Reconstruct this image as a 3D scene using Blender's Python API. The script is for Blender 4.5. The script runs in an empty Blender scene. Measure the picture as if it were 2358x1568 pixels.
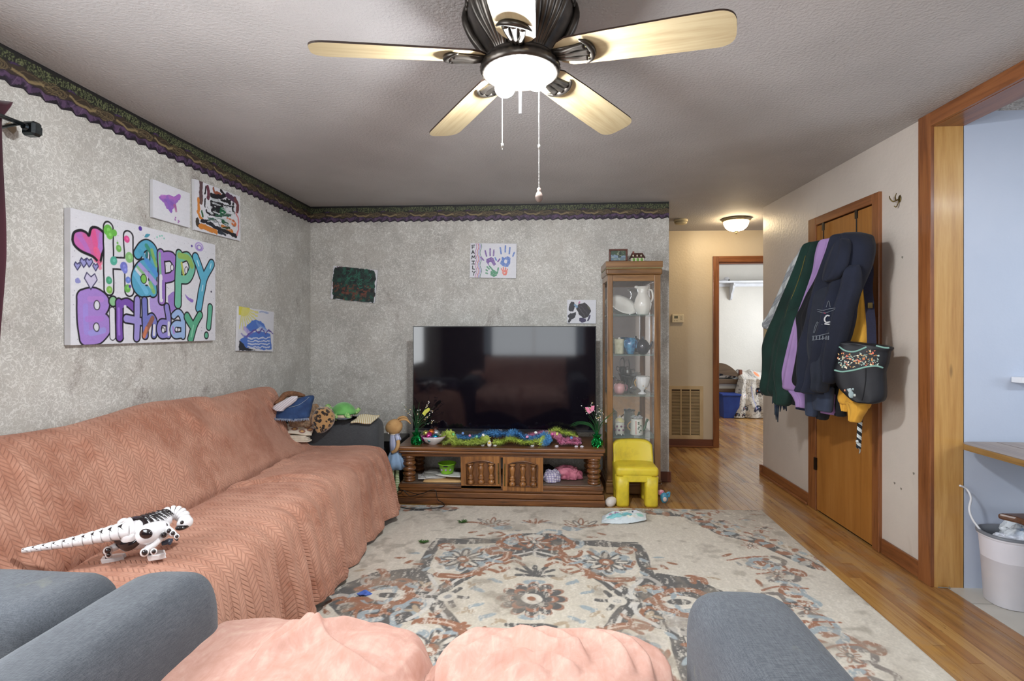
import bpy, bmesh, math, random
import numpy as np
from mathutils import Matrix, Vector
random.seed(7); np.random.seed(7)
SC = bpy.context.scene
COL = SC.collection
PI = math.pi

# ------------------------------------------------------------------ camera, world, light, exposure
FPX, YAW, CY, H = 1207.56, .0601, 759.8, 1.3214
cam_d = bpy.data.cameras.new('camera'); cam = bpy.data.objects.new('camera', cam_d); COL.objects.link(cam)
cam.location = (0, 0, H); cam.rotation_euler = (PI/2, 0, YAW)
cam_d.sensor_width = 36; cam_d.lens = FPX*36/2358; cam_d.shift_y = -(784-CY)/2358
cam_d.clip_start = .02
SC.camera = cam
vs = SC.view_settings
vs.view_transform = 'Standard'; vs.look = 'None'; vs.gamma = 1; vs.use_curve_mapping = False
vs.exposure = 1.0
world = bpy.data.worlds.new('world'); SC.world = world; world.use_nodes = True
bg = world.node_tree.nodes['Background']; bg.inputs[0].default_value = (.75, .85, 1, 1); bg.inputs[1].default_value = .6

def area(name, loc, rot, sx, sy, power, color=(1, 1, 1), spread=PI):
    l = bpy.data.lights.new(name, 'AREA'); l.shape = 'RECTANGLE'; l.size = sx; l.size_y = sy
    l.energy = power; l.color = color; l.spread = spread
    o = bpy.data.objects.new(name, l); COL.objects.link(o); o.location = loc; o.rotation_euler = rot
    return o
# daylight through the windows behind the camera (front wall and left wall), in the kitchen and in the bedroom
area('daylight_front_window', (-.2, -2.28, 1.45), (PI/2, 0, 0), 1.7, 1.3, 18, (.93, .97, 1))
area('daylight_left_window', (-2.0, .55, 1.45), (PI/2, 0, -PI/2), 1.5, 1.3, 34, (.93, .97, 1))
area('kitchen_light', (3.3, .9, 2.40), (0, 0, 0), 1.2, .3, 20, (.86, .93, 1))
area('kitchen_window', (4.36, 1.6, 1.5), (PI/2, 0, PI/2), 1.2, 1.0, 10, (.8, .9, 1))
area('bedroom_window', (4.3, 7.6, 1.5), (PI/2, 0, PI/2), 1.4, 1.2, 29, (.88, .94, 1))
area('hall_window', (3.9, 5.4, 1.6), (PI/2, 0, PI/2), .8, 1.2, 5, (.9, .94, 1))

# ------------------------------------------------------------------ picture measurements -> places in the room
_s, _c = math.sin(YAW), math.cos(YAW)
def ray(px, py):
    u = (px-1179)/FPX
    return (-_s+u*_c, _c+u*_s, -(py-CY)/FPX)
def onX(px, py, X): r = ray(px, py); t = X/r[0]; return (X, r[1]*t, H+r[2]*t)
def onY(px, py, Y): r = ray(px, py); t = Y/r[1]; return (r[0]*t, Y, H+r[2]*t)
def onZ(px, py, Z): r = ray(px, py); t = (Z-H)/r[2]; return (r[0]*t, r[1]*t, Z)
def onD(px, py, d): r = ray(px, py); return (r[0]*d, r[1]*d, H+r[2]*d)

# ------------------------------------------------------------------ helpers
def lin(c):
    if isinstance(c, str):
        c = tuple(int(c[i:i+2], 16) for i in (0, 2, 4))
    return tuple(((v/255)/12.92 if v/255 <= .04045 else ((v/255+.055)/1.055)**2.4) for v in c[:3])
def tag(o, label=None, cat=None, group=None, kind=None):
    if label: o['label'] = label
    if cat: o['category'] = cat
    if group: o['group'] = group
    if kind: o['kind'] = kind
    return o
def empty(name, loc=(0, 0, 0), rz=0, label=None, cat=None, group=None):
    o = bpy.data.objects.new(name, None); COL.objects.link(o); o.location = loc; o.rotation_euler = (0, 0, rz)
    o.empty_display_size = .05
    return tag(o, label, cat, group)
def mkmesh(name, V, F, uv=None, smooth=True, col=None):
    me = bpy.data.meshes.new(name)
    V = np.asarray(V, dtype=np.float32)
    if isinstance(F, np.ndarray):
        n = len(F); k = F.shape[1]
        me.vertices.add(len(V)); me.vertices.foreach_set('co', V.ravel())
        me.loops.add(n*k); me.loops.foreach_set('vertex_index', F.astype(np.int32).ravel())
        me.polygons.add(n); me.polygons.foreach_set('loop_start', np.arange(0, n*k, k, dtype=np.int32))
        me.update(calc_edges=True)
    else:
        me.from_pydata(V.tolist(), [], [list(map(int, f)) for f in F])
    if uv is not None:
        L = me.uv_layers.new(name='UVMap'); idx = np.empty(len(me.loops), dtype=np.int32)
        me.loops.foreach_get('vertex_index', idx)
        L.data.foreach_set('uv', np.asarray(uv, dtype=np.float32)[idx].ravel())
    if col is not None:
        a = me.color_attributes.new('Col', 'FLOAT_COLOR', 'POINT')
        c4 = np.ones((len(V), 4), dtype=np.float32); c4[:, :3] = col
        a.data.foreach_set('color', c4.ravel())
    me.polygons.foreach_set('use_smooth', np.full(len(me.polygons), bool(smooth)))
    me.update()
    return me
def wm(o):
    b = Matrix.LocRotScale(o.location, o.rotation_euler, o.scale)
    return wm(o.parent) @ o.matrix_parent_inverse @ b if o.parent else b
def link(name, me, mat=None, parent=None, loc=None, rot=None, scale=None):
    o = bpy.data.objects.new(name, me); COL.objects.link(o)
    if mat and not me.materials: me.materials.append(mat)
    if parent: o.parent = parent; o.matrix_parent_inverse = wm(parent).inverted()
    if loc: o.location = loc
    if rot: o.rotation_euler = rot
    if scale: o.scale = scale if hasattr(scale, '__len__') else (scale,)*3
    return o
def shp(fn, *a, **k): return fn(*a, **k)
class MB:
    """collects shapes, builds ONE mesh object"""
    def __init__(s): s.V = []; s.F = []; s.UV = []; s.has = False
    def add(s, V, F, uv=None, M=None):
        n = len(s.V); V = [tuple(v) for v in V]
        if M is not None: V = [tuple(M @ Vector(v)) for v in V]
        s.V += V; s.F += [tuple(int(i)+n for i in f) for f in F]
        if uv is None: s.UV += [(v[0]+v[1], v[2]) for v in V]
        else: s.UV += [tuple(q) for q in uv]; s.has = True
        return s
    def box(s, a, b, M=None):
        x0, y0, z0 = a; x1, y1, z1 = b
        return s.add([(x0,y0,z0),(x1,y0,z0),(x1,y1,z0),(x0,y1,z0),(x0,y0,z1),(x1,y0,z1),(x1,y1,z1),(x0,y1,z1)],
                     [(0,3,2,1),(4,5,6,7),(0,1,5,4),(1,2,6,5),(2,3,7,6),(3,0,4,7)], M=M)
    def build(s, name, mat, parent=None, smooth=False, loc=None, rot=None, bevel=0, seg=2, auto=None, mod=None):
        if bevel:
            bm = bmesh.new(); vs_ = [bm.verts.new(v) for v in s.V]
            for f in s.F:
                try: bm.faces.new([vs_[i] for i in f])
                except ValueError: pass
            bm.normal_update()
            es = [e for e in bm.edges if len(e.link_faces) == 2 and e.calc_face_angle(0) > .5]
            bmesh.ops.bevel(bm, geom=es, offset=bevel, segments=seg, profile=.5, affect='EDGES', clamp_overlap=True)
            me = bpy.data.meshes.new(name); bm.to_mesh(me); bm.free()
            me.polygons.foreach_set('use_smooth', np.full(len(me.polygons), bool(smooth)))
        else:
            me = mkmesh(name, s.V, s.F, uv=s.UV if s.has else None, smooth=smooth)
        return link(name, me, mat, parent, loc, rot)
def box(name, a, b, mat, parent=None, bevel=0, seg=2, smooth=False, loc=None, rot=None):
    return MB().box(a, b).build(name, mat, parent, smooth, loc, rot, bevel, seg)
def lathe(prof, n=24, cap=True, fn=None):
    """prof: list (r, z); fn(theta, i) -> radius factor"""
    V = []; F = []
    for i, (r, z) in enumerate(prof):
        for k in range(n):
            t = 2*PI*k/n; q = r*(fn(t, i) if fn else 1)
            V.append((q*math.cos(t), q*math.sin(t), z))
    for i in range(len(prof)-1):
        for k in range(n):
            a = i*n+k; b = i*n+(k+1) % n
            F.append((a, b, b+n, a+n))
    if cap:
        if prof[0][0] > 1e-5: F.append(tuple(reversed(range(n))))
        if prof[-1][0] > 1e-5: F.append(tuple(range((len(prof)-1)*n, len(prof)*n)))
    return V, F
def spl(pts, k=6):
    """Catmull-Rom through pts (any dimension)"""
    P = np.array(pts, float); n = len(P)
    if n < 3: return P
    out = []
    for i in range(n-1):
        p0 = P[max(i-1, 0)]; p1 = P[i]; p2 = P[i+1]; p3 = P[min(i+2, n-1)]
        for j in range(k):
            t = j/k
            out.append(.5*((2*p1)+(-p0+p2)*t+(2*p0-5*p1+4*p2-p3)*t*t+(-p0+3*p1-3*p2+p3)*t**3))
    out.append(P[-1]); return np.array(out)
def tube(pts, rad, n=8, k=0, flat=1.0, up=(0, 0, 1)):
    P = np.array(pts, float)
    R = np.full(len(P), rad, float) if not hasattr(rad, '__len__') else np.array(rad, float)
    if k:
        Q = spl(np.hstack([P, R[:, None]]), k); P = Q[:, :3]; R = np.maximum(Q[:, 3], 1e-4)
    V = []; F = []; m = len(P); prev = None
    for i in range(m):
        t = P[min(i+1, m-1)]-P[max(i-1, 0)]; t = t/(np.linalg.norm(t)+1e-9)
        if prev is None:
            u = np.array(up, float); u = u-t*np.dot(u, t)
            if np.linalg.norm(u) < .1: u = np.array((1., 0, 0)); u = u-t*np.dot(u, t)
        else: u = prev-t*np.dot(prev, t)
        u /= np.linalg.norm(u)+1e-9; prev = u; w = np.cross(t, u)
        for j in range(n):
            a = 2*PI*j/n
            V.append(tuple(P[i]+R[i]*(math.cos(a)*u*flat+math.sin(a)*w)))
    for i in range(m-1):
        for j in range(n):
            a = i*n+j; b = i*n+(j+1) % n; F.append((a, a+n, b+n, b))
    F.append(tuple(range(n))); F.append(tuple(reversed(range((m-1)*n, m*n))))
    return V, F
def ellip(c, r, nu=16, nv=10, e=1.0):
    """(super)ellipsoid, e<1 boxier"""
    V = []; F = []
    f = lambda v: math.copysign(abs(v)**e, v)
    for i in range(nv+1):
        ph = -PI/2+PI*i/nv
        for j in range(nu):
            th = 2*PI*j/nu
            V.append((c[0]+r[0]*f(math.cos(ph))*f(math.cos(th)), c[1]+r[1]*f(math.cos(ph))*f(math.sin(th)), c[2]+r[2]*f(math.sin(ph))))
    for i in range(nv):
        for j in range(nu):
            a = i*nu+j; b = i*nu+(j+1) % nu; F.append((a, b, b+nu, a+nu))
    return V, F
def grid(fn, nu, nv):
    """fn(U,V arrays) -> (n,3) points; returns V, F(np), uv"""
    u, v = np.meshgrid(np.linspace(0, 1, nu), np.linspace(0, 1, nv))
    P = fn(u.ravel(), v.ravel())
    i = np.arange(nv-1)[:, None]*nu+np.arange(nu-1)[None, :]; i = i.ravel()
    F = np.stack([i, i+1, i+1+nu, i+nu], 1)
    return P, F, np.stack([u.ravel(), v.ravel()], 1)
def slab(outline, t, M=None):
    """closed outline in XY extruded by t in z"""
    n = len(outline)
    V = [(x, y, 0) for x, y in outline]+[(x, y, t) for x, y in outline]
    F = [tuple(reversed(range(n))), tuple(range(n, 2*n))]+[(i, (i+1) % n, (i+1) % n+n, i+n) for i in range(n)]
    if M is not None: V = [tuple(M @ Vector(v)) for v in V]
    return V, F
# smooth value noise in numpy
_NR = np.random.RandomState(3).rand(64, 64, 16).astype(np.float32)
def vnoise(x, y, z=0.0):
    x = np.asarray(x, float); y = np.asarray(y, float); z = np.zeros_like(x)+z
    xi = np.floor(x).astype(int); yi = np.floor(y).astype(int); zi = np.floor(z).astype(int)
    fx = x-xi; fy = y-yi; fz = z-zi
    fx = fx*fx*(3-2*fx); fy = fy*fy*(3-2*fy); fz = fz*fz*(3-2*fz)
    g = lambda a, b, c: _NR[(xi+a) % 64, (yi+b) % 64, (zi+c) % 16]
    r = 0
    for c, wz in ((0, 1-fz), (1, fz)):
        r = r+wz*((g(0,0,c)*(1-fx)+g(1,0,c)*fx)*(1-fy)+(g(0,1,c)*(1-fx)+g(1,1,c)*fx)*fy)
    return r*2-1
def fbm(x, y, o=3, z=0.0):
    r = 0; a = 1; t = 0
    for k in range(o):
        r = r+a*vnoise(x*2**k+17*k, y*2**k+5*k, z); t += a; a *= .5
    return r/t

# ------------------------------------------------------------------ materials
class NT:
    def __init__(s, name):
        s.m = bpy.data.materials.new(name); s.m.use_nodes = True; s.t = s.m.node_tree; s.n = s.t.nodes
        s.b = s.n['Principled BSDF']
    def new(s, typ, **kw):
        n = s.n.new(typ)
        for k, v in kw.items(): setattr(n, k, v)
        return n
    def L(s, a, b): s.t.links.new(a, b)
    def coord(s, kind='Object', scale=(1, 1, 1), rot=(0, 0, 0)):
        tc = s.new('ShaderNodeTexCoord'); mp = s.new('ShaderNodeMapping')
        mp.inputs['Scale'].default_value = scale; mp.inputs['Rotation'].default_value = rot
        s.L(tc.outputs[kind], mp.inputs[0]); return mp.outputs[0]
    def noise(s, vec, scale, detail=3, rough=.5, dist=0):
        n = s.new('ShaderNodeTexNoise'); s.L(vec, n.inputs['Vector'])
        n.inputs['Scale'].default_value = scale; n.inputs['Detail'].default_value = detail
        n.inputs['Roughness'].default_value = rough; n.inputs['Distortion'].default_value = dist
        return n.outputs['Fac']
    def ramp(s, fac, stops, interp='LINEAR'):
        r = s.new('ShaderNodeValToRGB'); s.L(fac, r.inputs[0]); r.color_ramp.interpolation = interp
        el = r.color_ramp.elements
        while len(el) < len(stops): el.new(.5)
        for e, (p, c) in zip(el, stops):
            e.position = p; c = (c, c, c) if not hasattr(c, '__len__') else c; e.color = (*c[:3], 1)
        return r.outputs[0]
    def mix(s, fac, a, b, mode='MIX'):
        m = s.new('ShaderNodeMix', data_type='RGBA', blend_type=mode)
        for sock, v in ((m.inputs[0], fac), (m.inputs[6], a), (m.inputs[7], b)):
            if hasattr(v, 'is_output'): s.L(v, sock)
            elif hasattr(v, '__len__'): sock.default_value = (*v[:3], 1)
            else: sock.default_value = v
        return m.outputs[2]
    def math(s, op, a, b=0, c=0):
        m = s.new('ShaderNodeMath', operation=op)
        for i, v in enumerate((a, b, c)):
            if hasattr(v, 'is_output'): s.L(v, m.inputs[i])
            else: m.inputs[i].default_value = v
        return m.outputs[0]
    def sep(s, vec):
        n = s.new('ShaderNodeSeparateXYZ'); s.L(vec, n.inputs[0]); return n.outputs
    def bump(s, h, strength=.3, dist=.01):
        b = s.new('ShaderNodeBump'); b.inputs['Strength'].default_value = strength; b.inputs['Distance'].default_value = dist
        s.L(h, b.inputs['Height']); s.L(b.outputs[0], s.b.inputs['Normal']); return b
    def col(s, c): s.L(c, s.b.inputs['Base Color'])
def M(name, c1, c2=None, scale=8, stretch=(1, 1, 1), rough=.6, metal=0, bump=0, bscale=60, bdist=.004, sheen=0, coat=0,
      trans=0, alpha=1, spec=.5, detail=3, emit=None, lo=.35, hi=.65, ior=1.45, bstretch=(1, 1, 1)):
    t = NT(name); b = t.b
    c1 = lin(c1)
    b.inputs['Base Color'].default_value = (*c1, 1); b.inputs['Roughness'].default_value = rough
    b.inputs['Metallic'].default_value = metal; b.inputs['Specular IOR Level'].default_value = spec
    b.inputs['Sheen Weight'].default_value = sheen; b.inputs['Coat Weight'].default_value = coat
    b.inputs['Transmission Weight'].default_value = trans; b.inputs['Alpha'].default_value = alpha; b.inputs['IOR'].default_value = ior
    if c2 is None: c2 = tuple(v*.86 for v in c1)
    else: c2 = lin(c2)
    f = t.noise(t.coord('Object', stretch), scale, detail)
    t.col(t.ramp(f, [(lo, c1), (hi, c2)]))
    if bump: t.bump(t.noise(t.coord('Object', bstretch), bscale, 2), bump, bdist)
    if emit: b.inputs['Emission Color'].default_value = (*lin(emit[0]), 1); b.inputs['Emission Strength'].default_value = emit[1]
    return t.m
def vcol_mat(name, rough=.6, bump=0, bscale=200, coat=0, sheen=0):
    t = NT(name); a = t.new('ShaderNodeVertexColor'); a.layer_name = 'Col'; t.col(a.outputs[0])
    t.b.inputs['Roughness'].default_value = rough; t.b.inputs['Coat Weight'].default_value = coat; t.b.inputs['Sheen Weight'].default_value = sheen
    if bump: t.bump(t.noise(t.coord(), bscale, 2), bump, .002)
    return t.m
def wood(name, c1, c2, axis=2, scale=1, rough=.35, coat=.2, c3=None, knots=False):
    """grain along axis"""
    t = NT(name); st = [14*scale]*3; st[axis] = .9*scale
    v = t.coord('Object', tuple(st))
    f = t.noise(v, 1.6, 4, .6, 1.2); g = t.noise(v, 9, 3, .7, .4)
    k = t.math('ADD', t.math('MULTIPLY', f, .75), t.math('MULTIPLY', g, .25))
    c = t.ramp(k, [(.34, lin(c2)), (.52, lin(c1)), (.7, lin(c3 or c1))])
    if knots:
        vo = t.new('ShaderNodeTexVoronoi'); vo.inputs['Scale'].default_value = 1
        st2 = [7, 7, 7]; st2[axis] = 1.6; t.L(t.coord('Object', tuple(st2)), vo.inputs['Vector'])
        c = t.mix(t.ramp(vo.outputs['Distance'], [(.03, .8), (.085, 0.0)]), c, lin((70, 45, 25)))
    t.col(c); t.b.inputs['Roughness'].default_value = rough; t.b.inputs['Coat Weight'].default_value = coat
    t.b.inputs['Coat Roughness'].default_value = .15
    t.bump(k, .06, .004); return t.m

# ------------------------------------------------------------------ painting on real surfaces: colour per vertex
class Paint:
    """a fine grid over [x0,x1]x[y0,y1] whose vertices get colours"""
    def __init__(s, x0, x1, y0, y1, nx, ny, base):
        s.nx, s.ny = nx, ny; s.b = (x0, x1, y0, y1)
        s.X, s.Y = np.meshgrid(np.linspace(x0, x1, nx), np.linspace(y0, y1, ny))
        s.C = np.zeros((ny, nx, 3), np.float32); s.C[:] = lin(base)
        s.jx = s.jy = 0.0
    def warp(s, amp, freq, z=0):
        s.jx = amp*fbm(s.X*freq, s.Y*freq, 2, z); s.jy = amp*fbm(s.X*freq+31, s.Y*freq+7, 2, z)
    def put(s, mask, c, a=1, w=None):
        c = np.array(lin(c), np.float32); m = (np.clip(mask, 0, 1)*a)[..., None].astype(np.float32)
        if w is None: s.C = s.C*(1-m)+c*m
        else: s.C[w] = s.C[w]*(1-m)+c*m
    def win(s, x0, x1, y0, y1):
        """index window of the grid around a box (with room for the warp)"""
        e = (float(np.abs(s.jx).max())+float(np.abs(s.jy).max()))*(1 if np.ndim(s.jx) else 0)+3*s.px()
        bx0, bx1, by0, by1 = s.b
        i0 = int(max(0, (x0-e-bx0)/(bx1-bx0)*s.nx)); i1 = int(min(s.nx, (x1+e-bx0)/(bx1-bx0)*s.nx+2))
        j0 = int(max(0, (y0-e-by0)/(by1-by0)*s.ny)); j1 = int(min(s.ny, (y1+e-by0)/(by1-by0)*s.ny+2))
        if i1 <= i0 or j1 <= j0: return None
        w = (slice(j0, j1), slice(i0, i1))
        jx = s.jx[w] if np.ndim(s.jx) else 0; jy = s.jy[w] if np.ndim(s.jy) else 0
        return w, s.X[w]+jx, s.Y[w]+jy
    def px(s): return (s.b[1]-s.b[0])/s.nx
    def stroke(s, pts, r, c, a=1, k=0, soft=None, closed=False):
        if k: pts = spl([p[:2] for p in pts], k)
        P = [(float(p[0]), float(p[1])) for p in pts]
        if closed: P.append(P[0])
        xs = [p[0] for p in P]; ys = [p[1] for p in P]; f = soft or s.px()
        r_ = s.win(min(xs)-r-f, max(xs)+r+f, min(ys)-r-f, max(ys)+r+f)
        if r_ is None: return
        w, X, Y = r_; D = np.full(X.shape, 1e9)
        if len(P) == 1: D = np.hypot(X-P[0][0], Y-P[0][1])
        for (ax, ay), (bx, by) in zip(P[:-1], P[1:]):
            dx, dy = bx-ax, by-ay; q = dx*dx+dy*dy+1e-12
            t = np.clip(((X-ax)*dx+(Y-ay)*dy)/q, 0, 1)
            D = np.minimum(D, np.hypot(X-ax-t*dx, Y-ay-t*dy))
        s.put((r-D)/f+.5, c, a, w)
    def poly(s, pts, c, a=1, k=0):
        pts = [tuple(p[:2]) for p in pts]
        if k: pts = [tuple(p) for p in spl(pts+[pts[0]], k)[:-1]]
        xs = [p[0] for p in pts]; ys = [p[1] for p in pts]; r_ = s.win(min(xs), max(xs), min(ys), max(ys))
        if r_ is None: return
        w, X, Y = r_; ins = np.zeros(X.shape, bool); n = len(pts)
        for i in range(n):
            x1, y1 = pts[i]; x2, y2 = pts[(i+1) % n]
            if y1 == y2: continue
            ins ^= ((Y < y1) != (Y < y2)) & (X < (x2-x1)*(Y-y1)/(y2-y1)+x1)
        s.put(ins.astype(float), c, a, w)
    def ell(s, x, y, rx, ry, c, a=1, rot=0, ring=None):
        R = max(rx, ry)*1.3; r_ = s.win(x-R, x+R, y-R, y+R)
        if r_ is None: return
        w, X, Y = r_; X = X-x; Y = Y-y; cr, sr = math.cos(rot), math.sin(rot)
        d = np.hypot((X*cr+Y*sr)/rx, (-X*sr+Y*cr)/ry); f = s.px()/min(rx, ry)
        s.put((ring/min(rx, ry)-np.abs(d-1))/f+.5 if ring else (1-d)/f+.5, c, a, w)
# ------------------------------------------------------------------ common materials
m_white = M('white_paint', (225, 226, 230), (214, 215, 220), rough=.5)
m_black = M('black_plastic', (18, 18, 20), rough=.35)
m_dark = M('dark_fabric', (30, 31, 36), rough=.9)
# ================================================================== THE ROOM
XL, XR, YB, YR, YH, XE, ZC = -2.112, 2.005, 4.64, 4.926, 6.03, 1.09, 2.44
XK, YJ = 2.145, 2.819            # wall thickness on the right, edge of the kitchen opening
def wall_mat(name, base, dark, stain=.25, stz=1.6, bump=.25):
    t = NT(name); v = t.coord()
    f = t.noise(v, 1.3, 4, .6); c = t.ramp(f, [(.35, lin(base)), (.7, lin(dark))])
    s_ = t.noise(t.coord('Object', (1, 1, .35), (0, 0, 0)), stz, 5, .65, .6)
    c = t.mix(t.math('MULTIPLY', t.ramp(s_, [(.62, 0.0), (.78, 1.0)]), stain), c, lin((120, 96, 72)))
    t.col(c); t.b.inputs['Roughness'].default_value = .42
    t.bump(t.noise(v, 45, 3, .6), bump, .006); return t.m
def wallpaper_mat():
    t = NT('vermicelli_wallpaper'); v = t.coord()
    n1 = t.noise(v, 34, 1.5, .5, .9)
    r = t.math('ABSOLUTE', t.math('SUBTRACT', n1, .5))
    sq = t.ramp(r, [(.016, 1.0), (.036, 0.0)])
    n2 = t.noise(v, 52, 1, .5, .6); r2 = t.math('ABSOLUTE', t.math('SUBTRACT', n2, .47))
    sq2 = t.ramp(r2, [(.012, 1.0), (.03, 0.0)])
    sq = t.math('MAXIMUM', sq, t.math('MULTIPLY', sq2, .8))
    big = t.noise(v, 5.5, 5, .66)
    patch = t.ramp(big, [(.36, .42), (.6, 1.0)])
    base = t.mix(t.ramp(t.noise(v, 3.4, 3), [(.38, 0.0), (.64, 1.0)]), lin((184, 180, 172)), lin((172, 169, 162)))
    base = t.mix(t.ramp(big, [(.42, 0.0), (.62, .5)]), base, lin((202, 200, 194)))
    c = t.mix(t.math('MULTIPLY', sq, patch), base, lin((220, 218, 212)))
    # brown soot stains with a speckled edge
    st = t.noise(t.coord('Object', (1, 1, .55)), 2.3, 6, .75, .8)
    sp = t.noise(v, 120, 2, .6)
    k = t.math('MULTIPLY', t.ramp(st, [(.56, 0.0), (.70, 1.0)]), t.ramp(sp, [(.4, .25), (.62, 1.0)]))
    c = t.mix(t.math('MULTIPLY', k, .8), c, lin((104, 86, 78)))
    t.col(c); t.b.inputs['Roughness'].default_value = .55; t.b.inputs['Specular IOR Level'].default_value = .3
    t.bump(sq, .12, .002); return t.m
m_paper = wallpaper_mat()
m_wall = wall_mat('painted_wall', (200, 190, 180), (188, 178, 168), .35)
m_hall = wall_mat('hall_wall', (206, 192, 168), (196, 182, 158), .2)
m_bed = wall_mat('bedroom_wall', (214, 208, 198), (204, 199, 190), .12)
m_kit = wall_mat('kitchen_wall', (186, 194, 210), (176, 186, 204), .06, bump=.1)
m_ceil = M('ceiling_texture', (186, 183, 182), (176, 173, 172), scale=2, rough=.75, bump=.5, bscale=75, bdist=.008)
m_ceil_b = M('bedroom_ceiling', (230, 230, 230), (222, 222, 222), scale=2, rough=.75)
m_ceil_k = M('kitchen_ceiling', (196, 192, 186), (150, 146, 140), scale=60, rough=.8, bump=1, bscale=120, bdist=.01)
m_trim = {ax: wood('trim_wood', (132, 80, 44), (100, 56, 28), ax, c3=(144, 92, 52)) for ax in (0, 1, 2)}
m_trimd = {ax: wood('dark_trim_wood', (108, 62, 42), (84, 44, 30), ax, rough=.4) for ax in (0, 1, 2)}
m_pine = wood('pine_jamb', (190, 146, 84), (166, 118, 60), 2, .6, c3=(204, 164, 104), knots=True)
m_doorw = wood('birch_door', (158, 104, 46), (140, 88, 36), 2, .5, c3=(168, 116, 58))
m_wood_seam = M('floor_gap', (52, 36, 22), rough=.9)

def struct(o): o['kind'] = 'structure'; return o
# --- floors
fl = struct(box('floor', (XL-.1, -2.5, -.06), (4.6, 9.2, -.006), m_wood_seam))
m_planks = []
for i, (a, b) in enumerate([((176, 132, 74), (138, 96, 50)), ((166, 122, 68), (130, 88, 48)), ((182, 140, 84), (148, 104, 58)), ((158, 112, 64), (118, 80, 46))]):
    t = NT('oak_plank'); v = t.coord('Object', (16, 1.1, 16)); f = t.noise(v, 1.5, 5, .6, .8)
    c = t.ramp(f, [(.3, lin(b)), (.55, lin(a)), (.75, lin(a))])
    w = t.noise(t.coord('Object', (1.4, .8, 1)), 2.2, 5, .7, .5)
    c = t.mix(t.ramp(w, [(.5, 0.0), (.68, .55)]), c, lin((150, 130, 112)))       # worn grey patches
    c = t.mix(t.ramp(t.noise(t.coord('Object', (9, 2, 1)), 3.2, 4, .8), [(.62, 0.0), (.7, .7)]), c, lin((84, 58, 38)))
    t.col(c); t.b.inputs['Roughness'].default_value = .27; t.b.inputs['Coat Weight'].default_value = .2
    t.bump(f, .08, .003); m_planks.append(t.m)
pw = .0572
rp = random.Random(5)
def plank_run(x0, x1, y0, y1, parent, avoid=None):
    meshes = {}
    x = x0
    while x < x1-.01:
        y = y0-rp.uniform(0, .8); w = min(pw, x1-x)
        while y < y1:
            L = rp.choice([.6, .9, 1.2, 1.5, 1.8])
            a, b = max(y, y0), min(y+L, y1)
            y += L
            if b-a < .05: b = min(a+.05, y1)
            bb = b
            k = rp.randrange(4)
            box('floor_plank', (x+.0008, a+.0008, -.006), (x+w-.0008, bb-.0008, rp.uniform(-.0006, .0)), m_planks[k], parent)
        x += pw
plank_run(1.40, XR+.0, .95, 4.64, fl)
plank_run(.30, 1.40, 3.72, 4.64, fl)
plank_run(XE+.0, 2.66, 4.64, 6.03, fl)
plank_run(1.98, 3.45, 6.03, 9.05, fl)
mb = MB(); mb.box((XL, -2.4, -.006), (1.40, 3.72, -.001)); mb.box((XL, 3.72, -.006), (.30, 4.64, -.001)); mb.box((1.40, -2.4, -.006), (XR, .95, -.001))
o = mb.build('hidden_boards', m_planks[0], fl); o['kind'] = 'stuff'
# threshold boards between oak and tile run across the opening
box('floor_plank', (XR+.001, .95, -.006), (XR+.058, YJ-.002, .001), m_planks[3], fl)
# --- kitchen floor tiles
m_tile = M('kitchen_tile', (196, 192, 184), (178, 174, 166), scale=3, rough=.4, detail=5)
kf = struct(box('floor_kitchen', (XR+.06, -1.3, -.02), (4.45, YJ+.1, -.005), M('tile_grout', (86, 80, 74), rough=.9)))
for i in range(8):
    for j in range(13):
        x0 = XR+.064+i*.31; y1 = YJ-.16-j*.31
        if i == 0: pass
        box('floor_tile', (x0, max(y1-.306, -1.25), -.006), (x0+.306, y1, .001), m_tile, kf, bevel=.001, seg=1) if (j < 4 and i < 4) else None
mb = MB()
for i in range(8):
    for j in range(-1, 13):
        x0 = XR+.064+i*.31; y1 = YJ-.16-j*.31
        if not (0 <= j < 4 and i < 4) and y1-.306 > -1.3: mb.box((x0, y1-.306, -.006), (x0+.306, min(y1, YJ+.08), .001))
o = mb.build('floor_tiles', m_tile, kf); o['kind'] = 'stuff'
# --- ceilings
struct(box('ceiling', (XL-.1, -2.5, ZC), (XR+.14, YH+.06, ZC+.08), m_ceil))
struct(box('ceiling_hall', (XR+.14, 4.8, ZC), (4.6, YH+.06, ZC+.08), m_ceil))
struct(box('ceiling_bedroom', (1.2, YH+.06, ZC), (4.6, 9.3, ZC+.08), m_ceil_b))
struct(box('ceiling_kitchen', (XR+.14, -1.4, ZC+.0), (4.6, YJ+.12, ZC+.08), m_ceil_k))
# --- walls
mb = MB()                                                        # left wall, with its window beside the curtain
mb.box((XL-.12, -2.5, 0), (XL, -.25, ZC)); mb.box((XL-.12, 1.35, 0), (XL, YB+.12, ZC)); mb.box((XL-.12, -.25, 0), (XL, 1.35, .75)); mb.box((XL-.12, -.25, 2.15), (XL, 1.35, ZC))
struct(mb.build('wall_left', m_paper))
struct(box('wall_back', (XL, YB, 0), (XE, YB+.12, ZC), m_paper))
mb = MB(); mb.box((XR, YJ+.02, 0), (XK, 3.30, ZC)); mb.box((XR, 3.97, 0), (XK, YR, ZC)); mb.box((XR, 3.30, 2.09), (XK, 3.97, ZC))
mb.box((XR, -2.5, 0), (XK, .95, ZC)); mb.box((XR, .95, 2.385), (XK, YJ+.02, ZC))
mb.box((XR+.02, YJ+.12, 0), (4.6, YJ+.2, ZC)); mb.box((XK, YR-.12, 0), (4.6, YR, ZC))
struct(mb.build('wall_right', m_wall))
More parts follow.
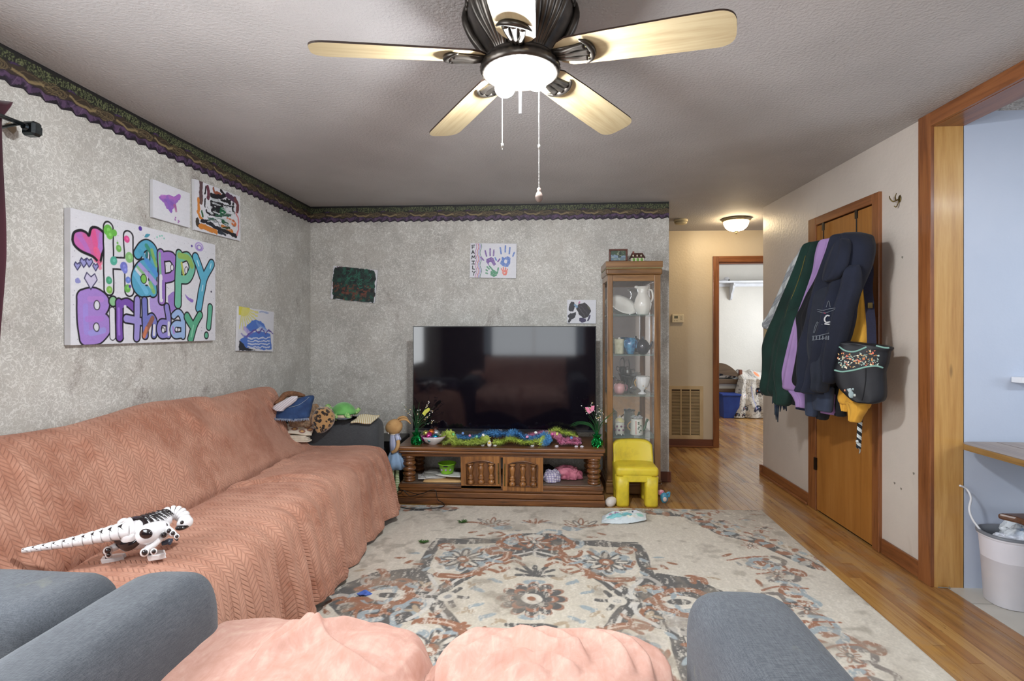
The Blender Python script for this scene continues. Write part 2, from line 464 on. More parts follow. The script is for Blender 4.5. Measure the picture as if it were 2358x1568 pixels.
struct(box('wall_closet_inside', (XR+.09, 3.2, 0), (XK-.02, 4.05, 2.2), M('closet_dark', (60, 52, 46), rough=.9)))
mb = MB(); mb.box((-.6, YH, 0), (1.967, YH+.12, ZC)); mb.box((1.967, YH, 2.083), (2.75, YH+.12, ZC)); mb.box((2.75, YH, 0), (4.6, YH+.12, ZC)); mb.box((-.6, YB+.12, 0), (-.5, YH, ZC))
struct(mb.build('wall_hall', m_hall))
struct(box('wall_hall_end', (4.5, YR, 0), (4.6, YH, ZC), m_hall))
mb = MB(); mb.box((1.2, 9.1, 0), (4.6, 9.2, ZC)); mb.box((1.2, YH+.12, 0), (1.3, 9.1, ZC)); mb.box((4.5, YH+.12, 0), (4.6, 9.1, ZC))
struct(mb.build('wall_bedroom', m_bed))
mb = MB(); mb.box((XK, YJ, 0), (4.6, YJ+.12, ZC)); mb.box((4.5, -1.4, 0), (4.6, YJ, ZC)); mb.box((XK, -1.4, 0), (4.5, -1.3, ZC))
struct(mb.build('wall_kitchen', m_kit))
mb = MB()
mb.box((XL, -2.5, 0), (-1.3, -2.4, ZC)); mb.box((.9, -2.5, 0), (XR, -2.4, ZC)); mb.box((-1.3, -2.5, 0), (.9, -2.4, .75)); mb.box((-1.3, -2.5, 2.15), (.9, -2.4, ZC))
struct(mb.build('wall_front', M('front_wall_paint', (120, 112, 110), (104, 98, 98), rough=.6)))
# windows outside the picture: frames around the daylight
def window(name, a, b, axis):
    e = empty(name, ((a[0]+b[0])/2, (a[1]+b[1])/2, a[2])); e['kind'] = 'structure'
    mb = MB(); t = .06
    if axis == 0: cells = [(a[1], a[2], b[1], a[2]+t), (a[1], b[2]-t, b[1], b[2]), (a[1], a[2], a[1]+t, b[2]), (b[1]-t, a[2], b[1], b[2]), ((a[1]+b[1])/2-t/2, a[2], (a[1]+b[1])/2+t/2, b[2])]
    else: cells = [(a[0], a[2], b[0], a[2]+t), (a[0], b[2]-t, b[0], b[2]), (a[0], a[2], a[0]+t, b[2]), (b[0]-t, a[2], b[0], b[2]), ((a[0]+b[0])/2-t/2, a[2], (a[0]+b[0])/2+t/2, b[2])]
    for p, q, r, s in cells:
        mb.box(*(((a[0], p, q), (b[0], r, s)) if axis == 0 else ((p, a[1], q), (r, b[1], s))))
    o = mb.build('window_frame', m_trim[2], e); o.matrix_parent_inverse = Matrix.Translation(-e.location)
    return e
window('window_1', (XL-.1, -.25, .75), (XL-.04, 1.35, 2.15), 0)
window('window_2', (-1.3, -2.48, .75), (.9, -2.43, 2.15), 1)

# --- wallpaper border under the ceiling: leaves, straw, purple cloth, zigzag lower edge
m_border = vcol_mat('border_print', .55)
BP = .256
def border(name, p0, p1, nrm, nx, ny):
    p0 = np.array(p0, float); p1 = np.array(p1, float); Lb = np.linalg.norm(p1-p0); hgt = .152
    P = Paint(0, Lb, -hgt, 0, nx, ny, (40, 34, 38))
    X, Y = P.X, P.Y; ph = (X % BP)/BP; v = -Y/hgt
    n = fbm(X*45, Y*45, 2); n2 = fbm(X*90, Y*90, 2, 3)
    P.put((v > .06)*1.0, (34, 36, 30))
    # leaves
    lf = (v > .10+.03*np.sin(ph*2*PI))*(v < .38+.05*np.sin(ph*2*PI+1))
    star = np.abs(np.sin(X*190+4*n))*np.abs(np.sin(Y*210+4*n2))
    P.put(lf*(star > .38), (92, 100, 66)); P.put(lf*(star > .72), (126, 132, 92))
    P.put((v > .33)*(v < .52)*(np.abs(ph-.62) < .13*(1.4-abs(1)))*1.0, (76, 52, 96))
    P.put(np.clip(1.4-np.hypot((ph-.64)/.1, (v-.42)/.09), 0, 1), (70, 46, 92))
    # straw / ribbon band
    P.put(((v > .42+.05*np.sin(2*PI*ph))*(v < .74+.04*np.sin(2*PI*ph+1)))*1.0, (66, 54, 42))
    nest = np.hypot((((ph-.3+.5) % 1)-.5)/.21, (v-.56)/.15)
    for rr in (.35, .6, .85, 1.05): P.put(np.clip(1-np.abs(nest-rr+.12*n)/.07, 0, 1), (140, 122, 86), .9)
    rib = np.abs(v-(.56+.09*np.sin(2*PI*ph+2.2)))
    P.put(np.clip((.05-rib)/.02, 0, 1)*(np.abs(((ph-.85+.5) % 1)-.5) < .27), (158, 138, 98), .9)
    P.put(np.clip(1-np.abs(v-(.63+.08*np.sin(2*PI*ph+4)))/.02, 0, 1), (150, 132, 96), .8)
    P.put(np.clip(1-np.abs(v-(.5+.07*np.sin(4*PI*ph)))/.016, 0, 1), (132, 116, 84), .8)
    # purple cloth
    lo = .72+.05*np.sin(2*PI*ph+.6)
    P.put((v > lo)*1.0, (78, 56, 88)); P.put((v > lo)*(n > .12), (100, 74, 108)); P.put((v > lo)*(n < -.2), (54, 38, 62))
    for q in (.1, .36, .62, .8):
        P.put(np.clip(1-np.abs((((ph-q+.5) % 1)-.5)-(v-.85)*(.35 if q < .5 else -.35))/.012, 0, 1)*(v > lo), (140, 116, 142), .7)
    P.put(np.clip(1-np.abs(v-lo)/.02, 0, 1), (40, 28, 44))
    saw = (X % .073)/.073; edge = .95-.09*np.where(saw < .7, saw/.7, (1-saw)/.3)+.045
    P.put((v > edge-.035)*1.0, (34, 26, 38))
    P.C *= .72; P.put((v < .10)*1.0, (26, 24, 26)); P.put((v < .045)*1.0, (70, 68, 70)); P.put((v < .03)*1.0, (16, 15, 16))
    # mesh: the lower row follows the zigzag
    d = (p1-p0)/Lb; V = np.zeros((ny, nx, 3)); vv = np.linspace(1, 0, ny)[:, None]*np.ones((1, nx))
    zz = -vv*hgt*(edge[0:1, :] if False else np.broadcast_to((.95-.09*np.where(((np.linspace(0, Lb, nx) % .073)/.073) < .7, ((np.linspace(0, Lb, nx) % .073)/.073)/.7, (1-((np.linspace(0, Lb, nx) % .073)/.073))/.3)+.045), (ny, nx)))
    V[..., 0] = p0[0]+d[0]*X+nrm[0]*.0015; V[..., 1] = p0[1]+d[1]*X+nrm[1]*.0015; V[..., 2] = ZC-.001+zz
    i = (np.arange(ny-1)[:, None]*nx+np.arange(nx-1)[None]).ravel(); F = np.stack([i, i+1, i+1+nx, i+nx], 1)
    me = mkmesh(name, V.reshape(-1, 3), F, col=P.C.reshape(-1, 3), smooth=False)
    return struct(link(name, me, m_border))
border('trim_1', (XL, 1.3, 0), (XL, YB, 0), (1, 0), 1050, 44)
border('trim_2', (XL, YB, 0), (XE, YB, 0), (0, -1), 1000, 44)

# --- baseboards
def baseboard(name, a, b, axis, mats=m_trim):
    (x0, y0), (x1, y1) = a, b
    mb = MB(); mb.box((x0, y0, 0), (x1, y1, .09)); 
    o = mb.build(name, mats[axis], None, bevel=.004, seg=2); return struct(o)
baseboard('baseboard_left', (XL, -2.3), (XL+.014, YB), 1, m_trimd)
baseboard('baseboard_back', (XL, YB-.014), (XE, YB), 0, m_trimd)
baseboard('baseboard_back_end', (XE-.0, YB-.014), (XE+.016, YB+.134), 1, m_trimd)
baseboard('baseboard_right', (XR-.014, 4.085), (XR, YR), 1)
baseboard('baseboard_right_far', (XR-.014, 2.92), (XR, 3.225), 1)
baseboard('baseboard_hall', (XE, YH-.014), (1.9, YH), 0, m_trimd)
mb = MB(); mb.box((XR-.03, 4.085, 0), (XR-.014, YR, .02)); struct(mb.build('trim_3', m_trim[1], bevel=.006))      # quarter round
mb = MB(); mb.box((XE+.02, YH-.03, 0), (1.9, YH-.014, .02)); struct(mb.build('trim_4', m_trim[0], bevel=.006))
# baseboard returns at the hall corner
struct(box('trim_5', (XR-.03, YR-.002, 0), (XR+.3, YR+.014, .09), m_trim[0], bevel=.003))

# --- closet door and its casing
d1 = empty('door_1', (XR-.005, 3.64, 0)); d1['kind'] = 'structure'
def loc(o, e): o.matrix_parent_inverse = Matrix.Translation(-Vector(e.location)); return o
loc(box('door_slab', (XR-.012, 3.308, .012), (XR+.03, 3.958, 2.078), m_doorw, d1, bevel=.002), d1)
loc(box('casing', (XR-.02, 3.238, 0), (XR+.01, 3.304, 2.145), m_trim[2], d1, bevel=.004), d1)
loc(box('casing', (XR-.02, 3.962, 0), (XR+.01, 4.07, 2.145), m_trim[2], d1, bevel=.004), d1)
loc(box('casing', (XR-.02, 3.304, 2.086), (XR+.01, 3.962, 2.145), m_trim[1], d1, bevel=.004), d1)
m_hinge = M('dark_hinge', (44, 34, 28), rough=.4, metal=.8)
for z in (.30, 1.86):
    h_ = loc(box('hinge', (XR-.03, 3.950, z), (XR-.012, 3.972, z+.09), m_hinge, d1, bevel=.003), d1)
# --- opening to the kitchen: casing, pine jamb, header
d2 = empty('door_2', (XR, YJ, 0)); d2['kind'] = 'structure'
loc(box('casing', (XR-.022, YJ, 0), (XR+.0, YJ+.088, 2.44), m_trim[2], d2, bevel=.003), d2)
loc(box('casing', (XR-.022, .9, 2.368), (XR+.0, YJ, 2.44), m_trim[1], d2, bevel=.003), d2)
loc(box('jamb', (XR-.002, YJ-.0, 0), (XK+.003, YJ+.02, 2.37), m_pine, d2), d2)
loc(box('header_board', (XR-.002, .9, 2.366), (XK+.003, YJ+.02, 2.386), m_trim[1], d2), d2)
loc(box('casing', (XR-.022, .86, 0), (XR+.0, .948, 2.44), m_trim[2], d2, bevel=.003), d2)
# --- bedroom doorway
d3 = empty('door_3', (1.97, YH, 0)); d3['kind'] = 'structure'
loc(box('casing', (1.9, YH-.02, 0), (1.964, YH, 2.15), m_trim[2], d3, bevel=.004), d3)
loc(box('casing', (1.964, YH-.02, 2.084), (2.82, YH, 2.15), m_trim[0], d3, bevel=.004), d3)
loc(box('jamb', (1.95, YH-.001, 0), (1.972, YH+.125, 2.09), m_trim[2], d3), d3)
loc(box('jamb', (2.745, YH-.001, 0), (2.77, YH+.125, 2.09), m_trim[2], d3), d3)
loc(box('jamb', (1.95, YH-.001, 2.066), (2.77, YH+.125, 2.09), m_trimd[0], d3), d3)
# ================================================================== RUG
m_rug = vcol_mat('rug_pile', .95, .35, 260, sheen=.15)
def build_rug():
    xc, yc = -.05, 2.55
    x0, x1, y0, y1 = -1.65, 1.575, 1.12, 3.895
    P = Paint(x0, x1, y0, y1, 700, 600, (200, 192, 178)); P.warp(.012, 9)
    CR, DK, RU, BL, TN = (204, 197, 184), (88, 86, 84), (146, 100, 74), (150, 160, 164), (170, 152, 128)
    Z = lambda x, y: onZ(700+x/1.965, 1140+y/1.965, 0)[:2]     # places read off the picture, on the floor
    def q(p): return [(xc+sx*(a-xc), yc+sy*(b-yc)) for sx, sy in ((1, 1),) for a, b in p]
    def sym(fn, pts, four=True):
        for sx in (1, -1):
            for sy in ((1, -1) if four else (1,)):
                fn([(xc+sx*(a-xc), yc+sy*(b-yc)) for a, b in pts])
    def leaf(x, y, L, w, ang, c):
        P.ell(x, y, L, w, c, rot=ang)
    def flower(x, y, r, c1, c2, n=8, core=None, a0=0):
        for k in range(n):
            a = 2*PI*k/n+a0; P.ell(x+r*.62*math.cos(a), y+r*.62*math.sin(a), r*.42, r*.2, c1, rot=a)
            P.ell(x+r*.62*math.cos(a), y+r*.62*math.sin(a), r*.26, r*.09, CR, rot=a)
        P.ell(x, y, r*.3, r*.3, c2); P.ell(x, y, r*.12, r*.12, core or CR)
    rr = random.Random(11)
    def scroll(cx, cy, w, h, n, cols, seed):
        r_ = random.Random(seed)
        for k in range(n):
            a = r_.uniform(0, 2*PI); x = cx+r_.uniform(-w, w); y = cy+r_.uniform(-h, h); L = r_.uniform(.04, .085)
            p = [(x, y), (x+L*math.cos(a), y+L*math.sin(a)), (x+1.5*L*math.cos(a+.8), y+1.5*L*math.sin(a+.8)), (x+1.4*L*math.cos(a+1.5), y+1.4*L*math.sin(a+1.5))]
            c = cols[k % len(cols)]
            P.stroke(p, r_.uniform(.010, .02), c, k=4)
            P.ell(*p[-1], .022, .014, c, rot=a)
    # spandrels in the rug's corners
    for sx in (1, -1):
        cor = [(xc+sx*(a-xc), b) for a, b in (Z(1450, 60), Z(1560, 70), Z(1720, 108), Z(1800, 140), Z(1900, 195), Z(2060, 235), Z(2210, 290), Z(2330, 345), (1.60, 2.95), (1.6, 3.97), (.6, 3.97))]
        P.poly(cor, (182, 173, 160))
        band = [(xc+sx*(a-xc), b) for a, b in (Z(1450, 85), Z(1560, 88), Z(1720, 100), Z(1800, 135), Z(1900, 185), Z(2060, 225), Z(2200, 285), Z(2330, 340))]
        P.stroke(band, .045, DK)
        for k, p in enumerate(spl(band, 4)):
            a = k*1.3
            P.ell(p[0]+.02*math.sin(a*3), p[1]+.02*math.cos(a*2), .05, .025, (RU, BL, RU, (168, 164, 156))[k % 4], rot=a)
            P.ell(p[0]+sx*.07, p[1]+.06, .03, .016, (RU, BL, TN)[k % 3], rot=a+1)
        for k in range(22):
            a = rr.uniform(0, PI); x = xc+sx*(rr.uniform(.95, 1.55)); y = rr.uniform(3.2, 3.9)
            if (abs(x-xc)-.75)*1.0+(y-3.0) > 1.0: leaf(x, y, .04, .014, a, (RU, BL, DK)[k % 3]); P.stroke([(x-.05, y), (x, y+.02), (x+.05, y-.01)], .004, RU, k=3)
    # medallion: grey corner-stepped frame with square panels
    step = [Z(880, 218), Z(595, 224), Z(512, 372), Z(385, 392), Z(300, 490)]
    sym(lambda p: P.poly(p+[(xc, p[-1][1]), (xc, p[0][1])], (196, 188, 172)), step, True)
    sym(lambda p: P.stroke(p, .034, DK), step[:3])
    sym(lambda p: P.stroke(p, .012, DK), [Z(600, 208), Z(700, 212), Z(760, 204), Z(830, 212), Z(890, 205)])
    # panels
    pan = [Z(640, 250), Z(830, 245), Z(870, 262), Z(850, 290), Z(760, 345), Z(600, 360), Z(570, 330)]
    sym(lambda p: P.poly(p, (206, 199, 186)), pan)
    dia = [Z(1045, 262), Z(860, 300), Z(700, 390), Z(560, 478)]
    sym(lambda p: P.stroke(p, .042, DK), dia)
    sym(lambda p: P.stroke(p, .010, (200, 196, 188)), dia)
    sc = [Z(920, 268), Z(905, 300), Z(850, 318), Z(800, 340), Z(770, 362), Z(700, 376), Z(620, 372)]
    sym(lambda p: P.stroke(p, .026, RU, k=4), sc)
    sym(lambda p: P.stroke(p, .006, (196, 170, 150), k=4), sc)
    for p in (Z(640, 235), Z(1460, 245)): pass
    for sx in (1, -1):
        for sy in (1, -1):
            mx = lambda p: (xc+sx*(p[0]-xc), yc+sy*(p[1]-yc))
            f = mx(Z(722, 298)); 
            for k in range(12): P.ell(f[0]+.12*math.cos(k*PI/6), f[1]+.12*math.sin(k*PI/6), .035, .03, BL, rot=k*PI/6)
            flower(f[0], f[1], .135, DK, RU, 8)
            for t in ((636, 238), (650, 250)): g = mx(Z(*t)); P.ell(g[0], g[1], .05, .035, RU); P.ell(g[0], g[1], .028, .018, CR)
            for t, c, a in (((650, 275), BL, .3), ((800, 260), RU, 1), ((600, 300), RU, 2), ((628, 312), RU, .5), ((880, 320), RU, 0), ((790, 250), BL, 1), ((545, 345), BL, 1)):
                g = mx(Z(*t)); leaf(g[0], g[1], .035, .014, a*sx, c)
            # leaves in the field outside
            for t, c, a in (((470, 310), RU, .8), ((510, 320), RU, 0), ((435, 292), RU, .2), ((760, 175), RU, .6), ((800, 190), RU, .1), ((960, 168), (150, 150, 150), 0), ((1000, 133), (150, 150, 150), 0),
                            ((345, 345), RU, 0), ((500, 270), BL, 0), ((555, 285), BL, 1), ((305, 375), RU, .5), ((250, 350), TN, .4)):
                g = mx(Z(*t)); leaf(g[0], g[1], .034, .013, a*sx*sy, c)
            # sprig
            g = mx(Z(845, 148))
            P.ell(g[0]+.07*sx, g[1]-.02*sy, .07, .045, BL)
            for k in range(7):
                a = PI*(.15+.12*k); L = .11+.03*(k % 2)
                P.ell(g[0]-sx*L*.75*math.cos(a), g[1]+sy*L*.75*math.sin(a), L*.45, .020, (RU, (118, 112, 106), (150, 130, 110))[k % 3], rot=-sx*sy*a); P.ell(g[0]-sx*L*.75*math.cos(a), g[1]+sy*L*.75*math.sin(a), L*.28, .009, CR, rot=-sx*sy*a)
            P.stroke([g, (g[0]-sx*.1, g[1]+sy*.05), (g[0]-sx*.17, g[1]+sy*.055)], .013, RU, k=4)
            P.ell(g[0], g[1], .045, .022, (168, 164, 156)); P.ell(g[0], g[1], .02, .01, RU)
    # top/bottom lobes and side lobes
    for sy in (1, -1):
        mf = lambda p: (p[0], yc+sy*(p[1]-yc))
        P.poly([mf(Z(*t)) for t in ((872, 225), (930, 186), (1050, 181), (1165, 188), (1225, 228), (1170, 262), (1120, 275), (1045, 262), (960, 268), (900, 262))], DK)
        c = mf(Z(1045, 225)); scroll(c[0], c[1], .24, .11, 16, (RU, RU, BL, (170, 165, 158)), 4+sy)
        flower(c[0], c[1]+.0, .1, RU, DK, 6); P.ell(c[0], c[1]+.1*sy, .05, .03, CR)
        for sx in (1, -1):
            P.stroke([(c[0]+sx*.1, c[1]+sy*.12), (c[0]+sx*.2, c[1]+sy*.05), (c[0]+sx*.22, c[1]-sy*.06), (c[0]+sx*.1, c[1]-sy*.1)], .017, RU, k=4)
        c2 = mf(Z(1045, 128)); P.ell(c2[0], c2[1], .012, .06, RU)
        for a in (-.9, -.4, .4, .9): leaf(c2[0]+.06*math.sin(a*1.4), c2[1]-.01, .045, .011, PI/2-a, RU)
        c3 = mf(Z(1045, 366))
        for a in (-1.1, -.55, 0, .55, 1.1): P.stroke([(c3[0], c3[1]-.02*sy), (c3[0]+.11*math.sin(a), c3[1]+sy*.09*math.cos(a))], .013, DK)
        P.stroke([(c3[0]-.1, c3[1]-.03*sy), (c3[0]+.1, c3[1]-.03*sy)], .014, DK)
        P.ell(c3[0], c3[1]-.1*sy, .06, .025, BL)
    for sx in (1, -1):
        mf = lambda p: (xc+sx*(p[0]-xc), p[1])
        a = Z(440, 470); a = (a[0], yc); L = mf(a)
        ex = abs(Z(560, 478)[0]-xc)
        for sy in (1, -1):
            P.poly([(xc+sx*ex, yc), (xc+sx*(ex+.02), yc+sy*.22), (xc+sx*(ex+.16), yc+sy*.30), (xc+sx*(ex+.34), yc+sy*.24), (xc+sx*(ex+.46), yc+sy*.10), (xc+sx*(ex+.48), yc)], DK)
        cc = (xc+sx*(ex+.2), yc)
        scroll(cc[0], cc[1], .2, .2, 26, (RU, BL, RU, (172, 166, 158)), 9+sx)
        P.ell(cc[0], cc[1], .11, .06, CR); P.ell(cc[0], cc[1], .06, .028, DK)
        for sy in (1, -1):
            P.stroke([(cc[0]-sx*.12, cc[1]), (cc[0]-sx*.05, cc[1]+sy*.1), (cc[0]+sx*.08, cc[1]+sy*.12), (cc[0]+sx*.17, cc[1]+sy*.05)], .022, RU, k=5)
            P.stroke([(xc+sx*(ex+.0), yc+sy*.0), (xc+sx*(ex-.02), yc+sy*.1), (xc+sx*(ex+.05), yc+sy*.22)], .012, (198, 194, 186), k=4)
        # arabesques beside the edge
        for sy in (1, -1):
            for k, (ax, ay) in enumerate(((1.18, .0), (1.26, .16), (1.3, .34), (1.2, .5))):
                x = xc+sx*ax; y = yc+sy*ay
                scroll(x+sx*.06, y, .06, .05, 4, (RU, (120, 112, 106), RU, BL), 30+k)
                P.ell(x+sx*.06, y, .05, .022, (DK, (176, 170, 160), (120, 116, 112), BL)[k], rot=.5+k); leaf(x-sx*.08, y+.05, .04, .013, .6+k, RU); leaf(x-sx*.05, y-.06, .03, .012, 2+k, (150, 146, 140))
                P.stroke([(x-sx*.1, y-.02), (x, y+.015), (x+sx*.14, y-.01+.02*k)], .007, (150, 96, 70), k=4)
        for k in range(5):
            flower(xc+sx*(1.3), yc-.75+k*.36, .055, RU, DK, 6)
    # inner field
    for r_, c, n in ((.135, (150, 112, 92), 12), (.118, DK, 12), (.088, (150, 106, 84), 8), (.06, DK, 8)):
        for k in range(n):
            a = 2*PI*k/n; P.ell(xc+r_*math.cos(a), yc+r_*math.sin(a), .04, .03, c, rot=a)
    P.ell(xc, yc, .05, .05, CR); P.ell(xc, yc, .02, .02, RU)
    for sx in (1, -1):
        s_ = (xc+sx*.42, yc)
        for k in range(6): a = k*PI/3; P.stroke([s_, (s_[0]+.1*math.cos(a), s_[1]+.1*math.sin(a))], .014, DK)
        P.ell(*s_, .045, .045, CR); P.ell(*s_, .02, .02, (150, 150, 148)); leaf(xc+sx*.6, yc, .05, .02, 0, RU)
        for sy in (1, -1):
            for ax, ay, a, c in ((.2, .17, .6, BL), (.3, .26, .4, RU), (.16, .3, 2.2, RU), (.44, .15, 1, RU), (.55, .12, 2, TN), (.62, .1, .4, BL), (.3, .12, 2.4, TN), (.38, .34, .2, RU), (.1, .46, .9, RU), (.22, .4, .3, BL), (.5, .22, .1, RU), (.7, .06, 1.2, BL), (.27, .07, .4, BL), (.13, .21, 2.8, TN)):
                leaf(xc+sx*ax, yc+sy*ay, .038, .015, a*sx*sy, c)
                leaf(xc+sx*(ax+.03), yc+sy*(ay+.02), .022, .010, a*sx*sy+1.2, c)
            P.stroke([(xc+sx*.2, yc+sy*.27), (xc+sx*.27, yc+sy*.31), (xc+sx*.33, yc+sy*.28), (xc+sx*.3, yc+sy*.23)], .013, RU, k=4)
            P.stroke([(xc+sx*.06, yc+sy*.36), (xc+sx*.12, yc+sy*.41), (xc+sx*.17, yc+sy*.37)], .013, RU, k=4)
    # wear: threadbare speckle, dirt
    n = fbm(P.X*60, P.Y*22, 3); big = fbm(P.X*2.4, P.Y*2.4, 4, 2); sp = fbm(P.X*14, P.Y*14, 3, 5); fine = vnoise(P.X*150, P.Y*150)
    P.put(np.clip((n+.35*fine-.18)*3, 0, 1), (206, 199, 186), .68)
    P.put(np.clip((big+.35*sp-.02)*1.9, 0, 1), (158, 148, 134), .45)
    P.put(np.clip((sp+.4*fbm(P.X*5, P.Y*9, 3, 7)-.22)*3, 0, 1), (138, 128, 114), .5)
    P.C *= (1+.10*fine+.05*n)[..., None]
    # mesh with the rug's slightly skewed outline
    nx, ny = P.nx, P.ny
    U = (P.X-x0)/(x1-x0); W = (P.Y-y0)/(y1-y0)
    V = np.stack([P.X+.07*U*(W-1)*.9+.02*U, P.Y+.04*U, .007+.0022*fbm(P.X*3, P.Y*3, 2)+.0006*fine], -1)
    edge = (U < .002)+(U > .998)+(W < .002)+(W > .998); V[..., 2] = np.where(edge, .0005, V[..., 2])
    i = (np.arange(ny-1)[:, None]*nx+np.arange(nx-1)[None]).ravel(); F = np.stack([i, i+1, i+1+nx, i+nx], 1)
    me = mkmesh('area_rug', V.reshape(-1, 3), F, col=P.C.reshape(-1, 3).astype(np.float32))
    return tag(link('area_rug', me, m_rug), 'worn cream area rug with grey and rust floral medallion on the wood floor', 'rug')
build_rug()

# ================================================================== SOFA, LOVESEAT, BLANKETS
def fabric(name, c1, c2, s=160):
    t = NT(name); v = t.coord(); f = t.noise(v, 5, 4, .6)
    sl = t.noise(t.coord('Object', (1, 9, 9)), s*.35, 2, .6); sl2 = t.noise(t.coord('Object', (9, 1, 9)), s*.3, 2, .6)
    k = t.math('ADD', t.math('MULTIPLY', sl, .5), t.math('MULTIPLY', sl2, .5))
    c = t.mix(t.ramp(k, [(.38, 0.0), (.62, 1.0)]), lin(c2), lin(c1))
    c = t.mix(t.ramp(f, [(.35, 0.0), (.7, .5)]), c, lin(c2))
    c = t.mix(t.ramp(t.noise(v, 9, 3, .7, 1), [(.66, 0.0), (.78, .35)]), c, lin((118, 116, 100)))
    t.col(c); t.b.inputs['Roughness'].default_value = .95; t.b.inputs['Sheen Weight'].default_value = .1
    t.bump(k, .5, .003); return t.m
m_grey = fabric('grey_chenille', (88, 93, 99), (58, 62, 69))
m_grey2 = fabric('dark_grey_chenille', (72, 74, 76), (50, 52, 55))
def arm(name, L, w, h, z0, mat, parent, origin, axis, r=.1, flare=.0, seed=0, et=.55):
    """padded arm: runs from origin along axis, rounded top and front end"""
    nL, nS = 46, 40
    V = []; F = []
    ts = np.concatenate([np.linspace(0, L-r, 26), L-r+r*np.sin(np.linspace(0, PI/2, 21)[1:])])
    for t in ts:
        s_ = max(0, (t-(L-r))/r); ins = r*(1-math.sqrt(max(0, 1-s_*s_)))*.75
        hw = w/2-ins; top = h-ins*.9; rt = min(hw, .125)
        for k in range(nS):
            a = k/(nS-1)
            if a < .25: x = -hw; z = z0+(top-rt-z0)*(a/.25)
            elif a > .75: x = hw; z = z0+(top-rt-z0)*((1-a)/.25)
            else:
                q = PI*(1-(a-.25)/.5)
                cx, sz = math.cos(q), math.sin(q)
                x = hw*math.copysign(abs(cx)**et, cx); z = top-rt+rt*abs(sz)**.8
            n = .006*float(fbm(np.array([t*4+seed]), np.array([k*.12]), 2)[0])
            V.append((t, x*(1+flare*(z-z0))+n, z+n))
    m = len(ts)
    for i in range(m-1):
        for k in range(nS-1): a = i*nS+k; F.append((a, a+1, a+1+nS, a+nS))
        F.append((i*nS+nS-1, i*nS, (i+1)*nS, (i+1)*nS+nS-1))
    F.append(tuple(range((m-1)*nS, m*nS))); F.append(tuple(reversed(range(nS))))
    ax = Vector(axis).normalized(); si = Vector((-ax.y, ax.x, 0))
    Mx = Matrix(((ax.x, si.x, 0, origin[0]), (ax.y, si.y, 0, origin[1]), (0, 0, 1, origin[2] if len(origin) > 2 else 0), (0, 0, 0, 1)))
    V = [tuple(Mx @ Vector(v)) for v in V]
    return link(name, mkmesh(name, V, F), mat, parent)
def cushion(name, c, size, mat, parent, e=.35, bulge=.02, seed=0, n=34):
    """soft box cushion"""
    V, F = ellip((0, 0, 0), (1, 1, 1), n*2, n, e)
    V = np.array(V); r2 = V[:, 0]**2+V[:, 1]**2
    V[:, 2] *= 1+bulge/size[2]*4*np.clip(1-r2*.5, 0, 1)
    V = V*np.array(size)/2+np.array(c)
    V[:, 2] += .005*fbm(V[:, 0]*5+seed, V[:, 1]*5, 2)
    return link(name, mkmesh(name, V, F), mat, parent)

sofa = empty('sofa', (-1.6, 2.5, 0), label='long grey sofa under a coral blanket along the wallpapered left wall', cat='sofa')
box('frame', (-2.06, 1.44, .06), (-1.16, 3.70, .30), m_grey2, sofa, bevel=.03)
box('backrest', (-2.08, 1.42, .28), (-1.97, 3.60, .80), m_grey2, sofa, bevel=.05, seg=3)
for y in (1.82, 2.56, 3.29): cushion('back_cushion', (-1.925, y, .62), (.09, .66, .36), m_grey2, sofa, seed=y)
for y in (1.82, 2.56, 3.29): cushion('seat_cushion', (-1.44, y, .37), (.54, .70, .12), m_grey2, sofa, seed=y)
arm('armrest', .905, .27, .665, .05, m_grey, sofa, (-2.06, 1.285), (1, 0, 0), seed=2)
arm('armrest', .88, .25, .675, .05, m_grey2, sofa, (-2.08, 3.825), (1, 0, 0), seed=5)
for x, y in ((-2.0, 1.5), (-1.25, 1.5), (-2.0, 3.75), (-1.25, 3.75)): box('leg', (x, y, .009), (x+.06, y+.06, .07), m_black, sofa)
loc_ = [('front_panel', (-1.212, 3.72, .10), (-1.196, 3.93, .56))]

love = empty('loveseat', (-.27, .8, 0), label='grey loveseat seen from behind with peach blanket over its seat', cat='sofa')
box('frame', (-1.0, .30, .05), (.44, 1.36, .30), m_grey2, love, bevel=.03)
arm('armrest', 1.30, .262, .672, .05, m_grey, love, (-1.005, .12), (0, 1, 0), seed=8)
arm('armrest', 1.28, .272, .675, .05, m_grey, love, (.487, .12), (0, 1, 0), seed=12)
box('backrest', (-.93, .10, .25), (.33, .30, .82), m_grey2, love, bevel=.06, seg=3)
for x in (-.60, .035): cushion('seat_cushion', (x, .98, .37), (.55, .82, .14), m_grey2, love, e=.3, seed=x)
for x in (-.60, .035): cushion('back_cushion', (x, .35, .64), (.56, .10, .36), m_grey2, love, seed=x)
for x, y in ((-1.05, .2), (.45, .2), (-1.05, 1.28), (.45, 1.28)): box('leg', (x, y, .009), (x+.06, y+.06, .07), m_black, love)

